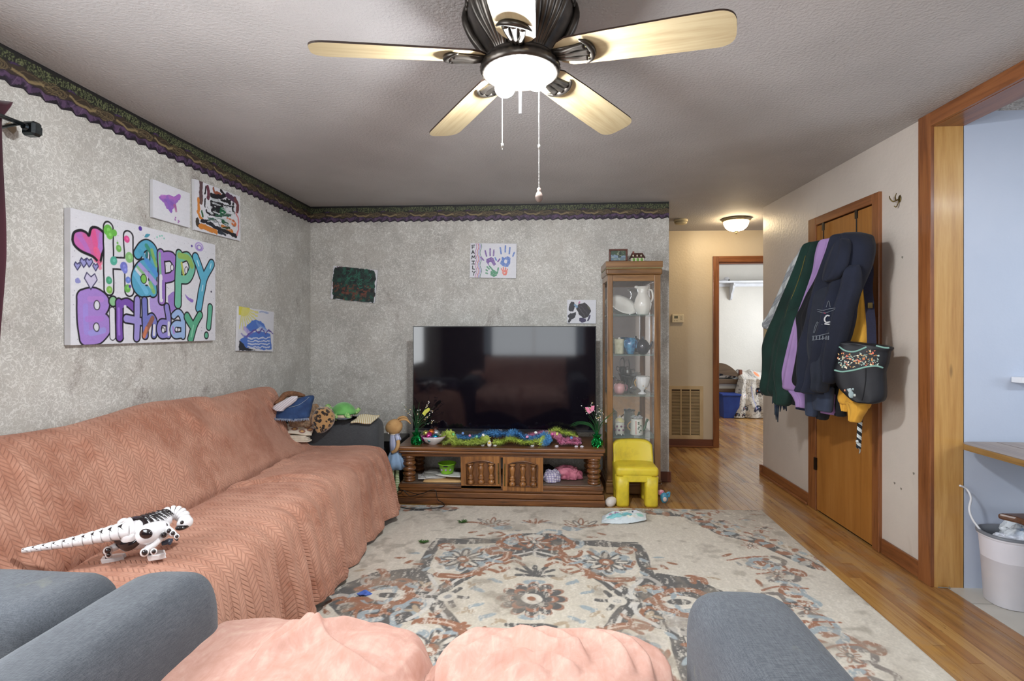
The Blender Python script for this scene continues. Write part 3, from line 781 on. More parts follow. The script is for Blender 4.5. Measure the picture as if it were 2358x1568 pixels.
# --- coral blanket with a herringbone weave on the sofa
def herring(name):
    t = NT(name); tc = t.new('ShaderNodeUVMap'); tc.uv_map = 'UVMap'; uv = t.sep(tc.outputs[0])
    u, v = uv[0], uv[1]; wd = .030
    col = t.math('FRACT', t.math('DIVIDE', u, wd*2)); tri = t.math('ABSOLUTE', t.math('SUBTRACT', col, .5))      # 0..0.5
    ph = t.math('ADD', t.math('DIVIDE', v, .019), t.math('MULTIPLY', tri, 3.2))
    row = t.math('FRACT', ph); rd = t.math('ABSOLUTE', t.math('SUBTRACT', row, .5))
    groove = t.math('MULTIPLY', rd, 2)
    colp = t.math('ABSOLUTE', t.math('SUBTRACT', t.math('FRACT', t.math('DIVIDE', u, wd)), .5))
    h = t.math('SUBTRACT', 1, t.math('MAXIMUM', t.ramp(groove, [(.6, 0.0), (.98, 1.0)]), t.ramp(colp, [(.36, 0.0), (.5, .8)])))
    ob = t.coord(); big = t.noise(ob, 3.0, 4, .65, .4); med = t.noise(ob, 26, 3, .7)
    c = t.mix(t.ramp(big, [(.42, 0.0), (.62, 1.0)]), lin((184, 136, 114)), lin((156, 104, 82)))
    c = t.mix(t.ramp(med, [(.45, 0.0), (.75, .45)]), c, lin((198, 154, 132)))
    c = t.mix(t.math('MULTIPLY', t.math('SUBTRACT', 1, h), .42), c, lin((136, 88, 70)))
    t.col(c); t.b.inputs['Roughness'].default_value = .95; t.b.inputs['Sheen Weight'].default_value = .3; t.b.inputs['Sheen Tint'].default_value = (*lin((240, 190, 170)), 1)
    t.bump(t.math('ADD', h, t.math('MULTIPLY', med, .5)), .55, .006); return t.m
def gridnorm(P, nu, nv):
    Q = P.reshape(nv, nu, 3); du = np.gradient(Q, axis=1); dv = np.gradient(Q, axis=0)
    n = np.cross(du, dv); n /= np.linalg.norm(n, axis=2, keepdims=True)+1e-12
    return n.reshape(-1, 3)
def ridge(U, V, pts, h, w, k=6, w2=None, taper=True):
    """height of a fold following pts in (U,V)"""
    S = spl(pts, k)[:, :2]; D = np.full(U.shape, 1e9); T = np.zeros(U.shape); n = len(S)-1; side = np.zeros(U.shape)
    for i in range(n):
        ax, ay = S[i]; bx, by = S[i+1]; dx, dy = bx-ax, by-ay; q = dx*dx+dy*dy+1e-12
        t = np.clip(((U-ax)*dx+(V-ay)*dy)/q, 0, 1); d = np.hypot(U-ax-t*dx, V-ay-t*dy); m = d < D
        D = np.where(m, d, D); T = np.where(m, (i+t)/n, T); side = np.where(m, np.sign(dx*(V-ay)-dy*(U-ax)), side)
    ww = np.where(side > 0, w, w2 or w)
    e = np.clip(np.minimum(T, 1-T)*4, 0, 1) if taper else 1
    return h*np.exp(-(D/ww)**2)*e
def build_sofa_blanket():
    nu, nv = 520, 330
    mid = [(-2.085, .60), (-2.08, .80), (-2.04, .895), (-1.97, .925), (-1.90, .895), (-1.84, .80), (-1.765, .65), (-1.70, .535), (-1.668, .475), (-1.62, .494), (-1.58, .506), (-1.4, .514), (-1.22, .50), (-1.135, .455), (-1.105, .36), (-1.085, .22), (-1.062, .06), (-1.055, .018)]
    end = [(-2.085, .60), (-2.08, .78), (-2.04, .865), (-1.98, .888), (-1.93, .87), (-1.90, .79), (-1.88, .66), (-1.80, .54), (-1.70, .475), (-1.60, .472), (-1.4, .482), (-1.22, .485), (-1.15, .455), (-1.11, .36), (-1.075, .22), (-1.035, .06), (-1.025, .03)]
    A = spl(mid, 24); B = spl(end, 24)
    La = np.concatenate([[0], np.cumsum(np.hypot(*np.diff(A, axis=0).T))]); tot = La[-1]
    vv = np.linspace(0, 1, nv); idx = vv*tot
    A = np.stack([np.interp(idx, La, A[:, i]) for i in (0, 1)], 1)
    Lb = np.linspace(0, tot, len(B)); Bd = np.concatenate([[0], np.cumsum(np.hypot(*np.diff(B, axis=0).T))]); B = np.stack([np.interp(vv*Bd[-1], Bd, B[:, i]) for i in (0, 1)], 1)
    U, W = np.meshgrid(np.linspace(0, 1, nu), vv); Y0 = 1.20
    S = W*tot
    yend = 3.70-.02*np.cos(W*6)
    Yv = Y0+(yend-Y0)*U
    k = np.clip((Yv-3.15)/.5, 0, 1); k = k*k*(3-2*k)
    X = A[:, 0][:, None]*(1-k)+B[:, 0][:, None]*k; Z = A[:, 1][:, None]*(1-k)+B[:, 1][:, None]*k
    # crest line of the back follows the two back cushions
    back = np.clip((-1.72-X)/.15, 0, 1)
    Z += back*(.014*np.cos((Yv-1.5)*2*PI/1.05)+.006)
    # far end: falls behind the back corner
    f = np.clip((Yv-3.60)/.10, 0, 1); Z -= back*f**2*.05
    P = np.stack([X, Yv, Z], -1).reshape(-1, 3); N = gridnorm(P, nu, nv)
    if N[nu*(nv//2)+nu//2][2] < 0: N = -N
    s = S; y = Yv
    seat0, front0 = .62+.0, 1.27
    d = .010*fbm(y*2.2, s*2.2, 3)+.004*fbm(y*9, s*9, 2, 4)
    # back: hollows and sagging folds
    R = lambda pts, h, w, w2=None: ridge(y, s, pts, h*1.25, w*1.15, 6, (w2*1.2 if w2 else None))
    for pts, h, w, w2 in [([(2.75, .40), (2.95, .52), (3.2, .56), (3.4, .50)], .020, .03, .07), ([(2.6, .46), (2.72, .62), (2.95, .70)], .020, .03, .05),
                          ([(2.2, .52), (2.38, .70), (2.5, .82)], .018, .03, .06), ([(2.0, .45), (2.1, .62), (2.2, .75)], .014, .025, .05),
                          ([(2.95, .36), (3.1, .42), (3.3, .41)], -.014, .04, .05), ([(1.7, .5), (1.8, .65), (1.95, .78)], .013, .025, .05),
                          ([(3.3, .5), (3.45, .62), (3.55, .72)], .016, .022, .03), ([(3.45, .45), (3.56, .6), (3.62, .75)], .018, .018, .03),
                          ([(3.55, .40), (3.62, .55), (3.66, .70)], .016, .014, .02)]:
        d += R(pts, h, w, w2)
    d -= ridge(y, s, [(2.75, .40), (2.85, .48), (3.1, .50), (3.25, .46)], .024, .05)
    sc = np.interp(-1.668, A[:, 0][:nv*7//10], (vv*tot)[:nv*7//10]) if A[0, 0] < A[nv//2, 0] else .8
    d -= .020*np.exp(-((s-sc)/.013)**2)*np.clip((3.55-y)/.2, 0, 1)-.008*np.exp(-((s-sc+.05)/.03)**2)
    # crumples on the seat next to the crease
    for i in range(16):
        r_ = random.Random(i*7+1); a = 2.9+r_.uniform(0, .7); b = .86+r_.uniform(0, .22)
        d += R([(a, b), (a+r_.uniform(.05, .14), b+r_.uniform(-.05, .05)), (a+r_.uniform(.12, .25), b+r_.uniform(-.08, .1))], r_.uniform(.003, .008), .016, .022)
    for i in range(14):
        r_ = random.Random(i*13+5); a = 1.5+r_.uniform(0, 1.4); b = .84+r_.uniform(0, .35)
        d += R([(a, b), (a+r_.uniform(.08, .2), b+r_.uniform(-.06, .06)), (a+r_.uniform(.2, .36), b+r_.uniform(-.1, .1))], r_.uniform(.002, .005), .022, .03)
    # gap between the seat cushions, running to the front edge and down it
    d -= ridge(y, s, [(2.62, .86), (2.60, 1.0), (2.70, 1.18), (2.72, 1.32), (2.70, 1.5)], .018, .018, w2=.010)
    d += ridge(y, s, [(2.66, .90), (2.66, 1.05), (2.77, 1.2), (2.80, 1.36), (2.79, 1.52)], .015, .016, w2=.035)
    # folds of the hanging front
    drop = np.clip((s-(front0+.02))/.42, 0, 1.2)
    ph = y*2*PI/.26+1.1*np.sin(y*5.1)+.5*drop
    w_ = np.abs(np.sin(ph/2))**.7*2-1
    d += drop**1.2*(.022*w_+.007*np.sin(ph*2.3+1))*(1+.35*np.sin(y*3.7))
    d += drop*.012*fbm(y*6, s*1.5, 2, 8)
    P = P+N*d.reshape(-1, 1)
    Q = P.reshape(nv, nu, 3)
    Q[..., 2] += np.clip((s-1.55)/.15, 0, 1)*(.012*np.sin(y*6)+.014+.012*np.sin(y*19))
    Q[..., 2] = np.maximum(Q[..., 2], .012+.0*y)
    # thick rolled hem along the far edge
    hem = np.clip((U-.985)/.015, 0, 1); Q[..., 2] -= hem*.012; 
    hb = np.exp(-((U-.982)/.006)**2); Q += (N.reshape(nv, nu, 3))*(hb*.008)[..., None]
    hm = np.exp(-((W-.984)/.008)**2)*.006; Q += N.reshape(nv, nu, 3)*hm[..., None]
    i = (np.arange(nv-1)[:, None]*nu+np.arange(nu-1)[None]).ravel(); F = np.stack([i, i+1, i+1+nu, i+nu], 1)
    me = mkmesh('throw_blanket', Q.reshape(-1, 3), F, uv=np.stack([Yv.ravel(), S.ravel()], 1))
    o = link('throw_blanket', me, herring('coral_herringbone'))
    md = o.modifiers.new('thickness', 'SOLIDIFY'); md.thickness = .006; md.offset = -1
    return tag(o, 'coral pink herringbone throw blanket covering the long sofa by the left wall', 'blanket')
build_sofa_blanket()

# --- peach velvet blanket over the loveseat
def velvet():
    t = NT('peach_velvet'); v = t.coord(); a = t.noise(v, 9, 4, .65, 1.6); b = t.noise(t.coord('Object', (3, 1, 1)), 16, 4, .6, 1)
    k = t.math('ADD', t.math('MULTIPLY', a, .6), t.math('MULTIPLY', b, .4))
    c = t.ramp(k, [(.32, lin((176, 132, 116))), (.5, lin((188, 146, 132))), (.68, lin((200, 166, 152)))])
    t.col(c); t.b.inputs['Roughness'].default_value = .75; t.b.inputs['Sheen Weight'].default_value = .15; t.b.inputs['Sheen Roughness'].default_value = .35
    t.b.inputs['Sheen Tint'].default_value = (*lin((255, 225, 210)), 1)
    t.bump(t.noise(v, 300, 2), .15, .002); return t.m
def build_love_blanket():
    nu, nv = 420, 400
    m = velvet()
    prof = [(.12, .60), (.115, .80), (.16, .885), (.24, .905), (.38, .885), (.45, .80), (.47, .65), (.50, .53), (.56, .50), (.9, .505), (1.2, .507), (1.40, .495), (1.50, .45), (1.545, .37), (1.55, .27), (1.545, .16)]
    A = spl(prof, 24); La = np.concatenate([[0], np.cumsum(np.hypot(*np.diff(A, axis=0).T))]); tot = La[-1]
    vv = np.linspace(0, 1, nv); A = np.stack([np.interp(vv*tot, La, A[:, i]) for i in (0, 1)], 1)
    U, W = np.meshgrid(np.linspace(0, 1, nu), vv); S = W*tot
    x = -.895+(1.235)*U
    Y = np.broadcast_to(A[:, 0][:, None], x.shape).copy(); Z = np.broadcast_to(A[:, 1][:, None], x.shape).copy()
    # two cushions: crown and rounded corners
    nx = np.where(x < -.288, (x+.288)/.62+.0, (x+.288)/.62)          # 0 at the gap
    fr = np.clip((Y-1.0)/.5, 0, 1)
    gap = np.exp(-((x+.288)/.045)**2); gapw = np.exp(-((x+.288)/.13)**2)
    Z -= (gap*.055+gapw*.018)*np.clip((Y-.7)/.3, 0, 1)
    Y -= (gap*.05+gapw*.03)*fr
    rt = np.clip((x-.16)/.18, 0, 1); Y -= rt**2.4*.13*fr; Z -= rt**2.2*.05*np.clip((Y-.6)/.4, 0, 1)
    lt = np.clip((-.74-x)/.16, 0, 1); Y -= lt**2*.02*fr; Z += lt**2*.012
    crown = (1-(np.clip(np.abs((x+.60)/.31), 0, 1))**2)*(x < -.288)+(1-(np.clip(np.abs((x-.03)/.32), 0, 1))**2)*(x >= -.288)
    Z += .028*crown*np.clip((Y-.5)/.3, 0, 1)*np.clip((1.52-Y)/.2, 0, 1); Y += .022*crown*fr
    P = np.stack([x, Y, Z], -1).reshape(-1, 3); N = gridnorm(P, nu, nv)
    if N[nu*(nv*6//10)+nu//2][2] < 0: N = -N
    X2, Y2 = P[:, 0].reshape(nv, nu), P[:, 1].reshape(nv, nu)
    onseat = np.clip((S-.95)/.1, 0, 1)
    zz = lambda x_, y_: onZ(700+x_/1.965, 1140+y_/1.965, .51)[:2]
    d = .006*fbm(X2*4, S*4, 3)+.002*fbm(X2*16, S*16, 2, 3)
    folds = [([(-60, 720), (20, 690), (130, 625), (270, 548)], .016, .014, .03), ([(-180, 800), (-60, 700), (60, 600)], .014, .015, .03), ([(-250, 830), (-120, 690), (-20, 590)], .012, .012, .025),
             ([(0, 560), (40, 640), (110, 720), (240, 790), (420, 830)], .014, .014, .03), ([(420, 830), (520, 760), (590, 680), (610, 610)], .012, .014, .03),
             ([(130, 590), (220, 575), (330, 560)], .008, .012, .02), ([(380, 830), (470, 700), (520, 600)], .007, .02, .03),
             ([(600, 800), (660, 700), (760, 630), (880, 585)], .016, .014, .03), ([(640, 840), (720, 740), (830, 690), (940, 680)], .012, .014, .025),
             ([(880, 610), (980, 630), (1060, 690), (1150, 735), (1290, 740)], .016, .014, .03), ([(1010, 580), (1120, 640), (1220, 720), (1300, 820)], .013, .013, .028),
             ([(1150, 560), (1300, 640), (1420, 730), (1500, 840)], .014, .012, .026), ([(1290, 560), (1420, 650), (1530, 750), (1580, 850)], .014, .012, .024),
             ([(1400, 545), (1530, 640), (1620, 740), (1670, 850)], .015, .011, .022), ([(760, 850), (860, 770), (980, 760), (1100, 800)], .011, .014, .024),
             ([(700, 620), (800, 600), (900, 560)], .008, .014, .02), ([(1040, 770), (1160, 800), (1260, 860)], .010, .014, .024), ([(900, 850), (1000, 820), (1120, 860)], .008, .014, .02)]
    for pts, h, w, w2 in folds:
        d += ridge(X2, Y2, [zz(*p) for p in pts], h*1.6, w*.62, 6, w2*1.15)*onseat*np.clip((1.50-Y2)/.14, .22, 1)
    for i in range(16):
        r_ = random.Random(i+40); a = r_.uniform(-.85, .25); b = r_.uniform(1.3, 1.55)
        d += ridge(X2, S, [(a, 1.75), (a+r_.uniform(-.05, .05), 1.95), (a+r_.uniform(-.1, .1), 2.2)], r_.uniform(.003, .009), .03, 5, .045)*np.clip((S-1.85)/.12, 0, 1)
    P = P+N*d.reshape(-1, 1)
    Q = P.reshape(nv, nu, 3)
    Q[..., 2] += np.clip((S-2.0)/.25, 0, 1)*(.05+.05*np.sin(x*7)+.1*np.clip(x+.3, 0, 1))
    i = (np.arange(nv-1)[:, None]*nu+np.arange(nu-1)[None]).ravel(); F = np.stack([i, i+1, i+1+nu, i+nu], 1)
    o = link('velvet_blanket', mkmesh('velvet_blanket', Q.reshape(-1, 3), F), m)
    md = o.modifiers.new('thickness', 'SOLIDIFY'); md.thickness = .006; md.offset = -1
    tag(o, 'pale peach velvet blanket over the seat of the loveseat in the foreground', 'blanket')
    # corner of the blanket lying over the rear of the left arm
    def fn(u, v):
        xx = -1.16+.30*u; yy = .35+.47*v-.03*np.sin(u*5)+.02*u
        hw = (xx+1.005)/.135
        zz_ = .682-np.clip(np.abs(hw)-.45, 0, 1)**2*.22+.004*np.sin(u*14+v*9)
        return np.stack([xx, yy, zz_+.004], 1)
    V, F, uv = grid(fn, 40, 50)
    c = link('blanket_corner', mkmesh('blanket_corner', V, F), m, o); md = c.modifiers.new('thickness', 'SOLIDIFY'); md.thickness = .006; md.offset = -1
build_love_blanket()

# ================================================================== CEILING FAN
fan_c = (-.077, 1.728)
m_bronze = M('pewter_bronze', (96, 90, 84), (58, 54, 50), scale=14, rough=.32, metal=.85)
m_maple = wood('maple_blade', (176, 160, 126), (156, 136, 102), 0, .8, rough=.5, coat=.05, c3=(184, 168, 136))
m_bladeedge = M('dark_blade_edge', (52, 36, 28), rough=.5)
m_bulb = NT('lit_bulb'); m_bulb.b.inputs['Emission Color'].default_value = (.93, .97, 1, 1); m_bulb.b.inputs['Emission Strength'].default_value = 620; m_bulb = m_bulb.m
def build_fan():
    e = empty('ceiling_fan', (fan_c[0], fan_c[1], ZC), label='five-blade ceiling fan with pale wood blades and a bright light hanging from the ceiling', cat='ceiling fan')
    T = Matrix.Translation((fan_c[0], fan_c[1], 0))
    def fl_(t, i): return 1+.035*max(0, math.cos(5*t-PI/2*1))**3
    V, F = lathe([(.05, 2.439), (.165, 2.437), (.172, 2.42), (.168, 2.40), (.175, 2.385), (.172, 2.345), (.150, 2.30), (.118, 2.255), (.095, 2.225), (.088, 2.205)], 60, fn=fl_)
    MB().add(V, F, M=T).build('motor_housing', m_bronze, e, smooth=True)
    for k in range(5):                                # ribbed ornaments between the blades
        a0 = math.radians(306+72*k)
        mb = MB()
        for q in (-.28, -.14, 0, .14, .28):
            a = a0+q; pts = []
            for r, z in ((.178, 2.395), (.180, 2.35), (.160, 2.30), (.128, 2.255), (.104, 2.225), (.100, 2.205)): pts.append((r*math.cos(a0+q*(r/.178)), r*math.sin(a0+q*(r/.178)), z))
            mb.add(*tube(pts, [.011, .016, .014, .011, .009, .006], 8, 4), M=T)
        mb.build('housing_ornament', m_bronze, e, smooth=True)
    mb = MB()
    for k in range(48):
        a = 2*PI*k/48; mb.add(*ellip((.176*math.cos(a), .176*math.sin(a), 2.385), (.007, .007, .02), 8, 6), M=T)
    mb.build('beaded_band', m_bronze, e, smooth=True)
    V, F = lathe([(.05, 2.215), (.115, 2.212), (.122, 2.203), (.120, 2.195), (.128, 2.192), (.132, 2.182), (.128, 2.168), (.119, 2.163), (.114, 2.168), (.108, 2.185), (.05, 2.198), (.001, 2.2)], 72, fn=lambda t, i: 1+(.012*math.cos(36*t) if i in (4, 5, 6) else 0), cap=False)
    MB().add(V, F, M=T).build('light_rim', m_bronze, e, smooth=True)
    V, F = lathe([(.106, 2.180), (.10, 2.190), (.05, 2.1965), (.001, 2.197)], 48, cap=False)
    MB().add(V, F, M=T).build('light_pan', M('white_enamel', (240, 240, 240), rough=.3), e, smooth=True)
    for k, (dx, dy, dz) in enumerate(((-.050, .03, 2.134), (.052, .01, 2.144), (.0, -.052, 2.148), (-.036, .066, 2.148))):
        if k == 3: continue
        b = MB().add(*ellip((dx*1.05, dy, dz), (.034, .034, .030), 20, 12), M=T).build('bulb', m_bulb, e, smooth=True)
        MB().add(*lathe([(.014, dz+.022), (.014, 2.198)], 12), M=T @ Matrix.Translation((dx, dy, 0))).build('bulb_socket', m_white, b)
    # threaded rod and nut left where the glass bowl was
    m_steel = M('steel', (190, 190, 190), rough=.35, metal=1)
    rod = MB().add(*lathe([(.0042, 2.035), (.0042, 2.195)], 10), M=T).build('threaded_rod', m_steel, e)
    MB().add(*lathe([(.009, 2.118), (.009, 2.126)], 6), M=T).build('nut', m_steel, rod)
    # pull chains
    m_chain = M('chain_metal', (206, 204, 198), rough=.4, metal=.6)
    for (dx, dy, z0, z1, pen) in ((-.058, -.02, 2.165, 1.908, 0), (.062, -.0, 2.165, 1.788, 1)):
        mb = MB(); z = z0; n = 0
        bead = ellip((0, 0, 0), (.0019, .0019, .0019), 6, 4)
        while z > z1: mb.add([(v[0]+dx, v[1]+dy, v[2]+z) for v in bead[0]], bead[1], M=T); z -= .0046
        mb.add(*tube([(dx, dy, z0), (dx, dy, z1)], .0007, 5), M=T)
        mb.add(*lathe([(.0035, -.006), (.0042, 0), (.0035, .006)], 8), M=T @ Matrix.Translation((dx, dy, 1.925)))
        ch = mb.build('pull_chain', m_chain, e, smooth=True)
        if pen:
            V, F = lathe([(.002, 1.790), (.007, 1.786), (.005, 1.779), (.009, 1.772), (.0125, 1.762), (.0115, 1.751), (.007, 1.744), (.001, 1.742)], 16)
            MB().add(V, F, M=T @ Matrix.Translation((dx, dy, 0))).build('pendant', M('grey_wood_pendant', (128, 112, 104), rough=.5), ch, smooth=True)
    # blades
    R0, R1 = .118, .662
    out = []
    top = [(R0+.02, .045), (R0+.05, .060), (.3, .066), (.5, .071), (.60, .072)]
    tip = [(R1-.055+.052*math.sin(a), .072*abs(math.cos(a))**.55*(1 if math.cos(a) > 0 else -1)) for a in np.linspace(.12, PI-.12, 15)]
    out = [(R0, -.022), (R0, .022)]+top+tip+[(x, -y) for x, y in reversed(top)]
    for k in range(5):
        a = math.radians(270+72*k-1.8)
        Mx = T @ Matrix.Translation((0, 0, 2.216)) @ Matrix.Rotation(a, 4, 'Z') @ Matrix.Rotation(math.radians(4.0), 4, 'Y') @ Matrix.Rotation(math.radians(-12), 4, 'X')
        V, F = slab(out, .006)
        me = mkmesh('blade', V, F, smooth=False); me.materials.append(m_maple); me.materials.append(m_bladeedge)
        pm = np.ones(len(me.polygons), dtype=np.int32); pm[0] = 0; me.polygons.foreach_set('material_index', pm)
        b = bpy.data.objects.new('blade', me); COL.objects.link(b); b.parent = e; b.matrix_parent_inverse = wm(e).inverted()
        b.matrix_basis = Mx
        # iron: bracket with a crescent end under the blade
        mb = MB()
        arc = [(.245-.030*abs(math.sin(t))**2*0-.05*(1-math.cos(t)), .052*math.sin(t)/math.sin(1.2), -.007) for t in np.linspace(-1.2, 1.2, 13)]
        mb.add(*tube(arc, [.003+.008*math.sin(PI*i/12) for i in range(13)], 8))
        for y in (-.026, 0, .026): mb.add(*tube([(.10, y*.3, .0), (.15, y*.5, -.008), (.19, y*.9, -.008), (.235-abs(y)*.4, y, -.006)], [.009, .010, .009, .012], 8, 4))
        mb.add(*slab([(.08, -.02), (.08, .02), (.2, .03), (.22, 0), (.2, -.03)], .005), M=Matrix.Translation((0, 0, -.006)))
        ir = mb.build('blade_iron', m_bronze, None, smooth=True); ir.parent = e; ir.matrix_parent_inverse = wm(e).inverted(); ir.matrix_basis = Mx
build_fan()
# ================================================================== TV STAND, TV, CABINET, YELLOW CHAIR
m_oak = {ax: wood('dark_oak', (112, 70, 36), (58, 34, 20), ax, 1, rough=.3, coat=.35, c3=(136, 88, 46)) for ax in (0, 1, 2)}
m_oakd = wood('worn_shelf_board', (104, 88, 74), (74, 60, 50), 0, .7, rough=.6)
def turned(x, y, z0, z1, r, parent, mat, name='leg', n=20):
    h = z1-z0
    p = [(1.0, 0), (1.0, .085), (.82, .10), (.82, .12), (.98, .135), (.98, .17), (.74, .19), (.72, .205), (.92, .23), (1.03, .27), (1.04, .31), (.98, .35), (.70, .38), (.70, .395),
         (.95, .42), (1.08, .46), (1.08, .52), (.95, .56), (.70, .585), (.70, .60), (.95, .63), (1.04, .67), (1.02, .73), (.90, .77), (.74, .79), (.74, .80), (.96, .82), (.98, .85), (.80, .865), (.80, .88), (1.0, .90), (1.0, 1)]
    f = lambda t, i: (1+.04*math.cos(8*t)) if 8 <= i <= 23 else (1/max(abs(math.cos(t)), abs(math.sin(t)))**.0)
    V, F = lathe([(r*a, z0+h*b) for a, b in p], n, fn=f)
    return MB().add(V, F, M=Matrix.Translation((x, y, 0))).build(name, mat, parent, smooth=True)
stand = empty('tv_stand', (-.325, 4.15, 0), label='low dark oak television stand with turned legs and two arched spindle doors', cat='tv stand')
SX0, SX1, SY0, SY1 = -1.115, .458, 3.925, 4.40
box('top_board', (SX0, SY0, .405), (SX1, SY1, .436), m_oak[0], stand, bevel=.010, seg=4, smooth=False)
box('top_molding', (SX0+.012, SY0+.012, .380), (SX1-.012, SY1-.01, .404), m_oak[0], stand, bevel=.008, seg=3)
box('apron', (SX0+.03, SY0+.03, .355), (SX1-.03, SY1-.02, .379), m_oak[0], stand, bevel=.003)
for k, (o_, z0, z1) in enumerate(((.02, .001, .050), (.028, .052, .092), (.040, .094, .118), (.032, .120, .150))):
    box('plinth_molding', (SX0-.0+o_-.02, SY0+o_-.02, z0), (SX1-o_+.02, SY1, z1), m_oak[0], stand, bevel=.006, seg=3)
box('shelf_board', (SX0+.03, SY0+.03, .150), (SX1-.03, SY1-.01, .158), m_oakd, stand, bevel=.001)
for x in (SX0+.078, SX1-.078):
    for y in (SY0+.075, SY1-.09): turned(x, y, .158, .357, .048, stand, m_oak[2])
m_brass = M('aged_brass', (122, 104, 60), (88, 74, 44), rough=.45, metal=.8)
m_hon = {ax: wood('honey_oak', (148, 98, 50), (92, 56, 28), ax, 1, rough=.3, coat=.3, c3=(166, 114, 62)) for ax in (0, 2)}
def stand_door(x0, x1, z0, z1, y, tilt, hinge_left):
    c = ((x0+x1)/2, y, (z0+z1)/2)
    d = empty('door', c); d.parent = stand; d.matrix_parent_inverse = wm(stand).inverted()
    w, h = x1-x0, z1-z0
    # frame with an arched opening
    n = 14; out = []; ax0, ax1, az0 = x0+.040, x1-.040, z0+.036
    top = z1-.055
    arch = [(ax1+(ax0-ax1)*i/n, top+.026*math.sin(PI*i/n)) for i in range(n+1)]
    inner = [(ax0, az0), (ax1, az0)]+arch
    outer = []
    for (a, b) in inner:
        if b == az0: outer.append((x0 if a == ax0 else x1, z0))
        else:
            t = (a-ax0)/(ax1-ax0); outer.append((x0+(x1-x0)*t, z1))
    m = len(inner); V = []; F = []
    for yy in (y, y+.02):
        V += [(a, yy, b) for a, b in outer]+[(a, yy, b) for a, b in inner]
    for i in range(m):
        j = (i+1) % m
        F.append((i, j, m+j, m+i)); F.append((2*m+i, 3*m+i, 3*m+j, 2*m+j)); F.append((i, 2*m+i, 2*m+j, j)); F.append((m+i, m+j, 3*m+j, 3*m+i))
    mb = MB().add(V, F); mb.build('door_frame', m_hon[2], d)
    mb = MB(); rim = [(a, y-.003, b) for a, b in inner]+[(inner[0][0], y-.003, inner[0][1])]
    mb.add(*tube(rim, .0045, 6)); mb.build('arch_bead', m_oak[0], d, smooth=True)
    box('panel', (x0+.03, y+.019, z0+.03), (x1-.03, y+.026, z1-.02), m_oak[2], d)
    for k in range(3):
        x = ax0+.032+(ax1-ax0-.064)*k/2; r = .026
        pr = [(1, 0), (1, .13), (.7, .16), (.6, .2), (.9, .24), (.95, .28), (.65, .32), (.85, .36), (.55, .40), (.55, .45), (.8, .62), (.9, .75), (.55, .82), (.5, .84), (.95, .88), (.95, .93), (.6, .95)]
        V, F = lathe([(r*a, az0+(top+.012-az0)*b) for a, b in pr], 10)
        MB().add(V, F, M=Matrix.Translation((x, y+.012, 0))).build('spindle', m_hon[2], d, smooth=True)
    hx = x0+.010 if hinge_left else x1-.022
    mb = MB().box((hx, y-.002, z0+.035), (hx+.010, y, z1-.05)); mb.add(*ellip((hx+.005, y-.004, (z0+z1)/2), (.006, .005, .014), 10, 6))
    mb.build('pull_plate', m_brass, d, bevel=.0)
    d.rotation_euler = (0, tilt, 0)
stand_door(-.624, -.322, .124, .366, SY0+.012, math.radians(-1.2), False)
stand_door(-.306, -.004, .112, .366, SY0+.005, math.radians(.5), True)

# --- television
TVX0, TVX1, TVY, TVZ0, TVZ1 = -1.063, .419, 4.215, .505, 1.353
tv = empty('television', ((TVX0+TVX1)/2, TVY, TVZ0), label='large black flat-screen television standing on the dark oak stand', cat='television')
m_screen = NT('tv_screen'); m_screen.b.inputs['Base Color'].default_value = (.004, .003, .006, 1); m_screen.b.inputs['Roughness'].default_value = .06; m_screen.b.inputs['Specular IOR Level'].default_value = .5; m_screen.b.inputs['IOR'].default_value = 1.5; m_screen = m_screen.m
m_bez = M('tv_bezel', (16, 16, 18), rough=.25)
box('housing', (TVX0+.06, TVY+.02, TVZ0+.04), (TVX1-.06, TVY+.06, TVZ1-.1), m_bez, tv, bevel=.01)
box('panel_shell', (TVX0, TVY, TVZ0), (TVX1, TVY+.02, TVZ1), m_bez, tv, bevel=.002)
box('screen', (TVX0+.008, TVY-.001, TVZ0+.02), (TVX1-.008, TVY+.001, TVZ1-.008), m_screen, tv)
MB().box((TVX0, TVY-.004, TVZ0), (TVX1, TVY, TVZ0+.017)).build('lower_bezel', M('bezel_strip', (40, 40, 44), rough=.25), tv)
for x, s in ((TVX0+.17, -1), (TVX1-.17, 1)):
    mb = MB(); mb.add(*tube([(x, TVY+.01, TVZ0+.01), (x+s*.045, TVY-.14, .444)], [.010, .008], 8)); mb.add(*tube([(x, TVY+.01, TVZ0+.01), (x+s*.02, TVY+.14, .444)], [.010, .008], 8))
    mb.build('leg', m_black, tv, smooth=True)
def text(s, name, size, loc, rot, mat, parent=None, ext=.0006):
    cu = bpy.data.curves.new(name, 'FONT'); cu.body = s; cu.size = size; cu.extrude = ext; cu.align_x = 'CENTER'; cu.align_y = 'CENTER'
    tmp = bpy.data.objects.new('tmp', cu); COL.objects.link(tmp); bpy.context.view_layer.update()
    me = bpy.data.meshes.new_from_object(tmp.evaluated_get(bpy.context.evaluated_depsgraph_get())); bpy.data.objects.remove(tmp)
    me.materials.clear(); me.materials.append(mat); o = bpy.data.objects.new(name, me); COL.objects.link(o)
    if parent: o.parent = parent; o.matrix_parent_inverse = wm(parent).inverted()
    o.location = loc; o.rotation_euler = rot; return o
text('TCL', 'logo', .018, (-.345, TVY-.0045, TVZ0+.009), (PI/2, 0, 0), M('logo_grey', (190, 190, 195), rough=.4), tv)

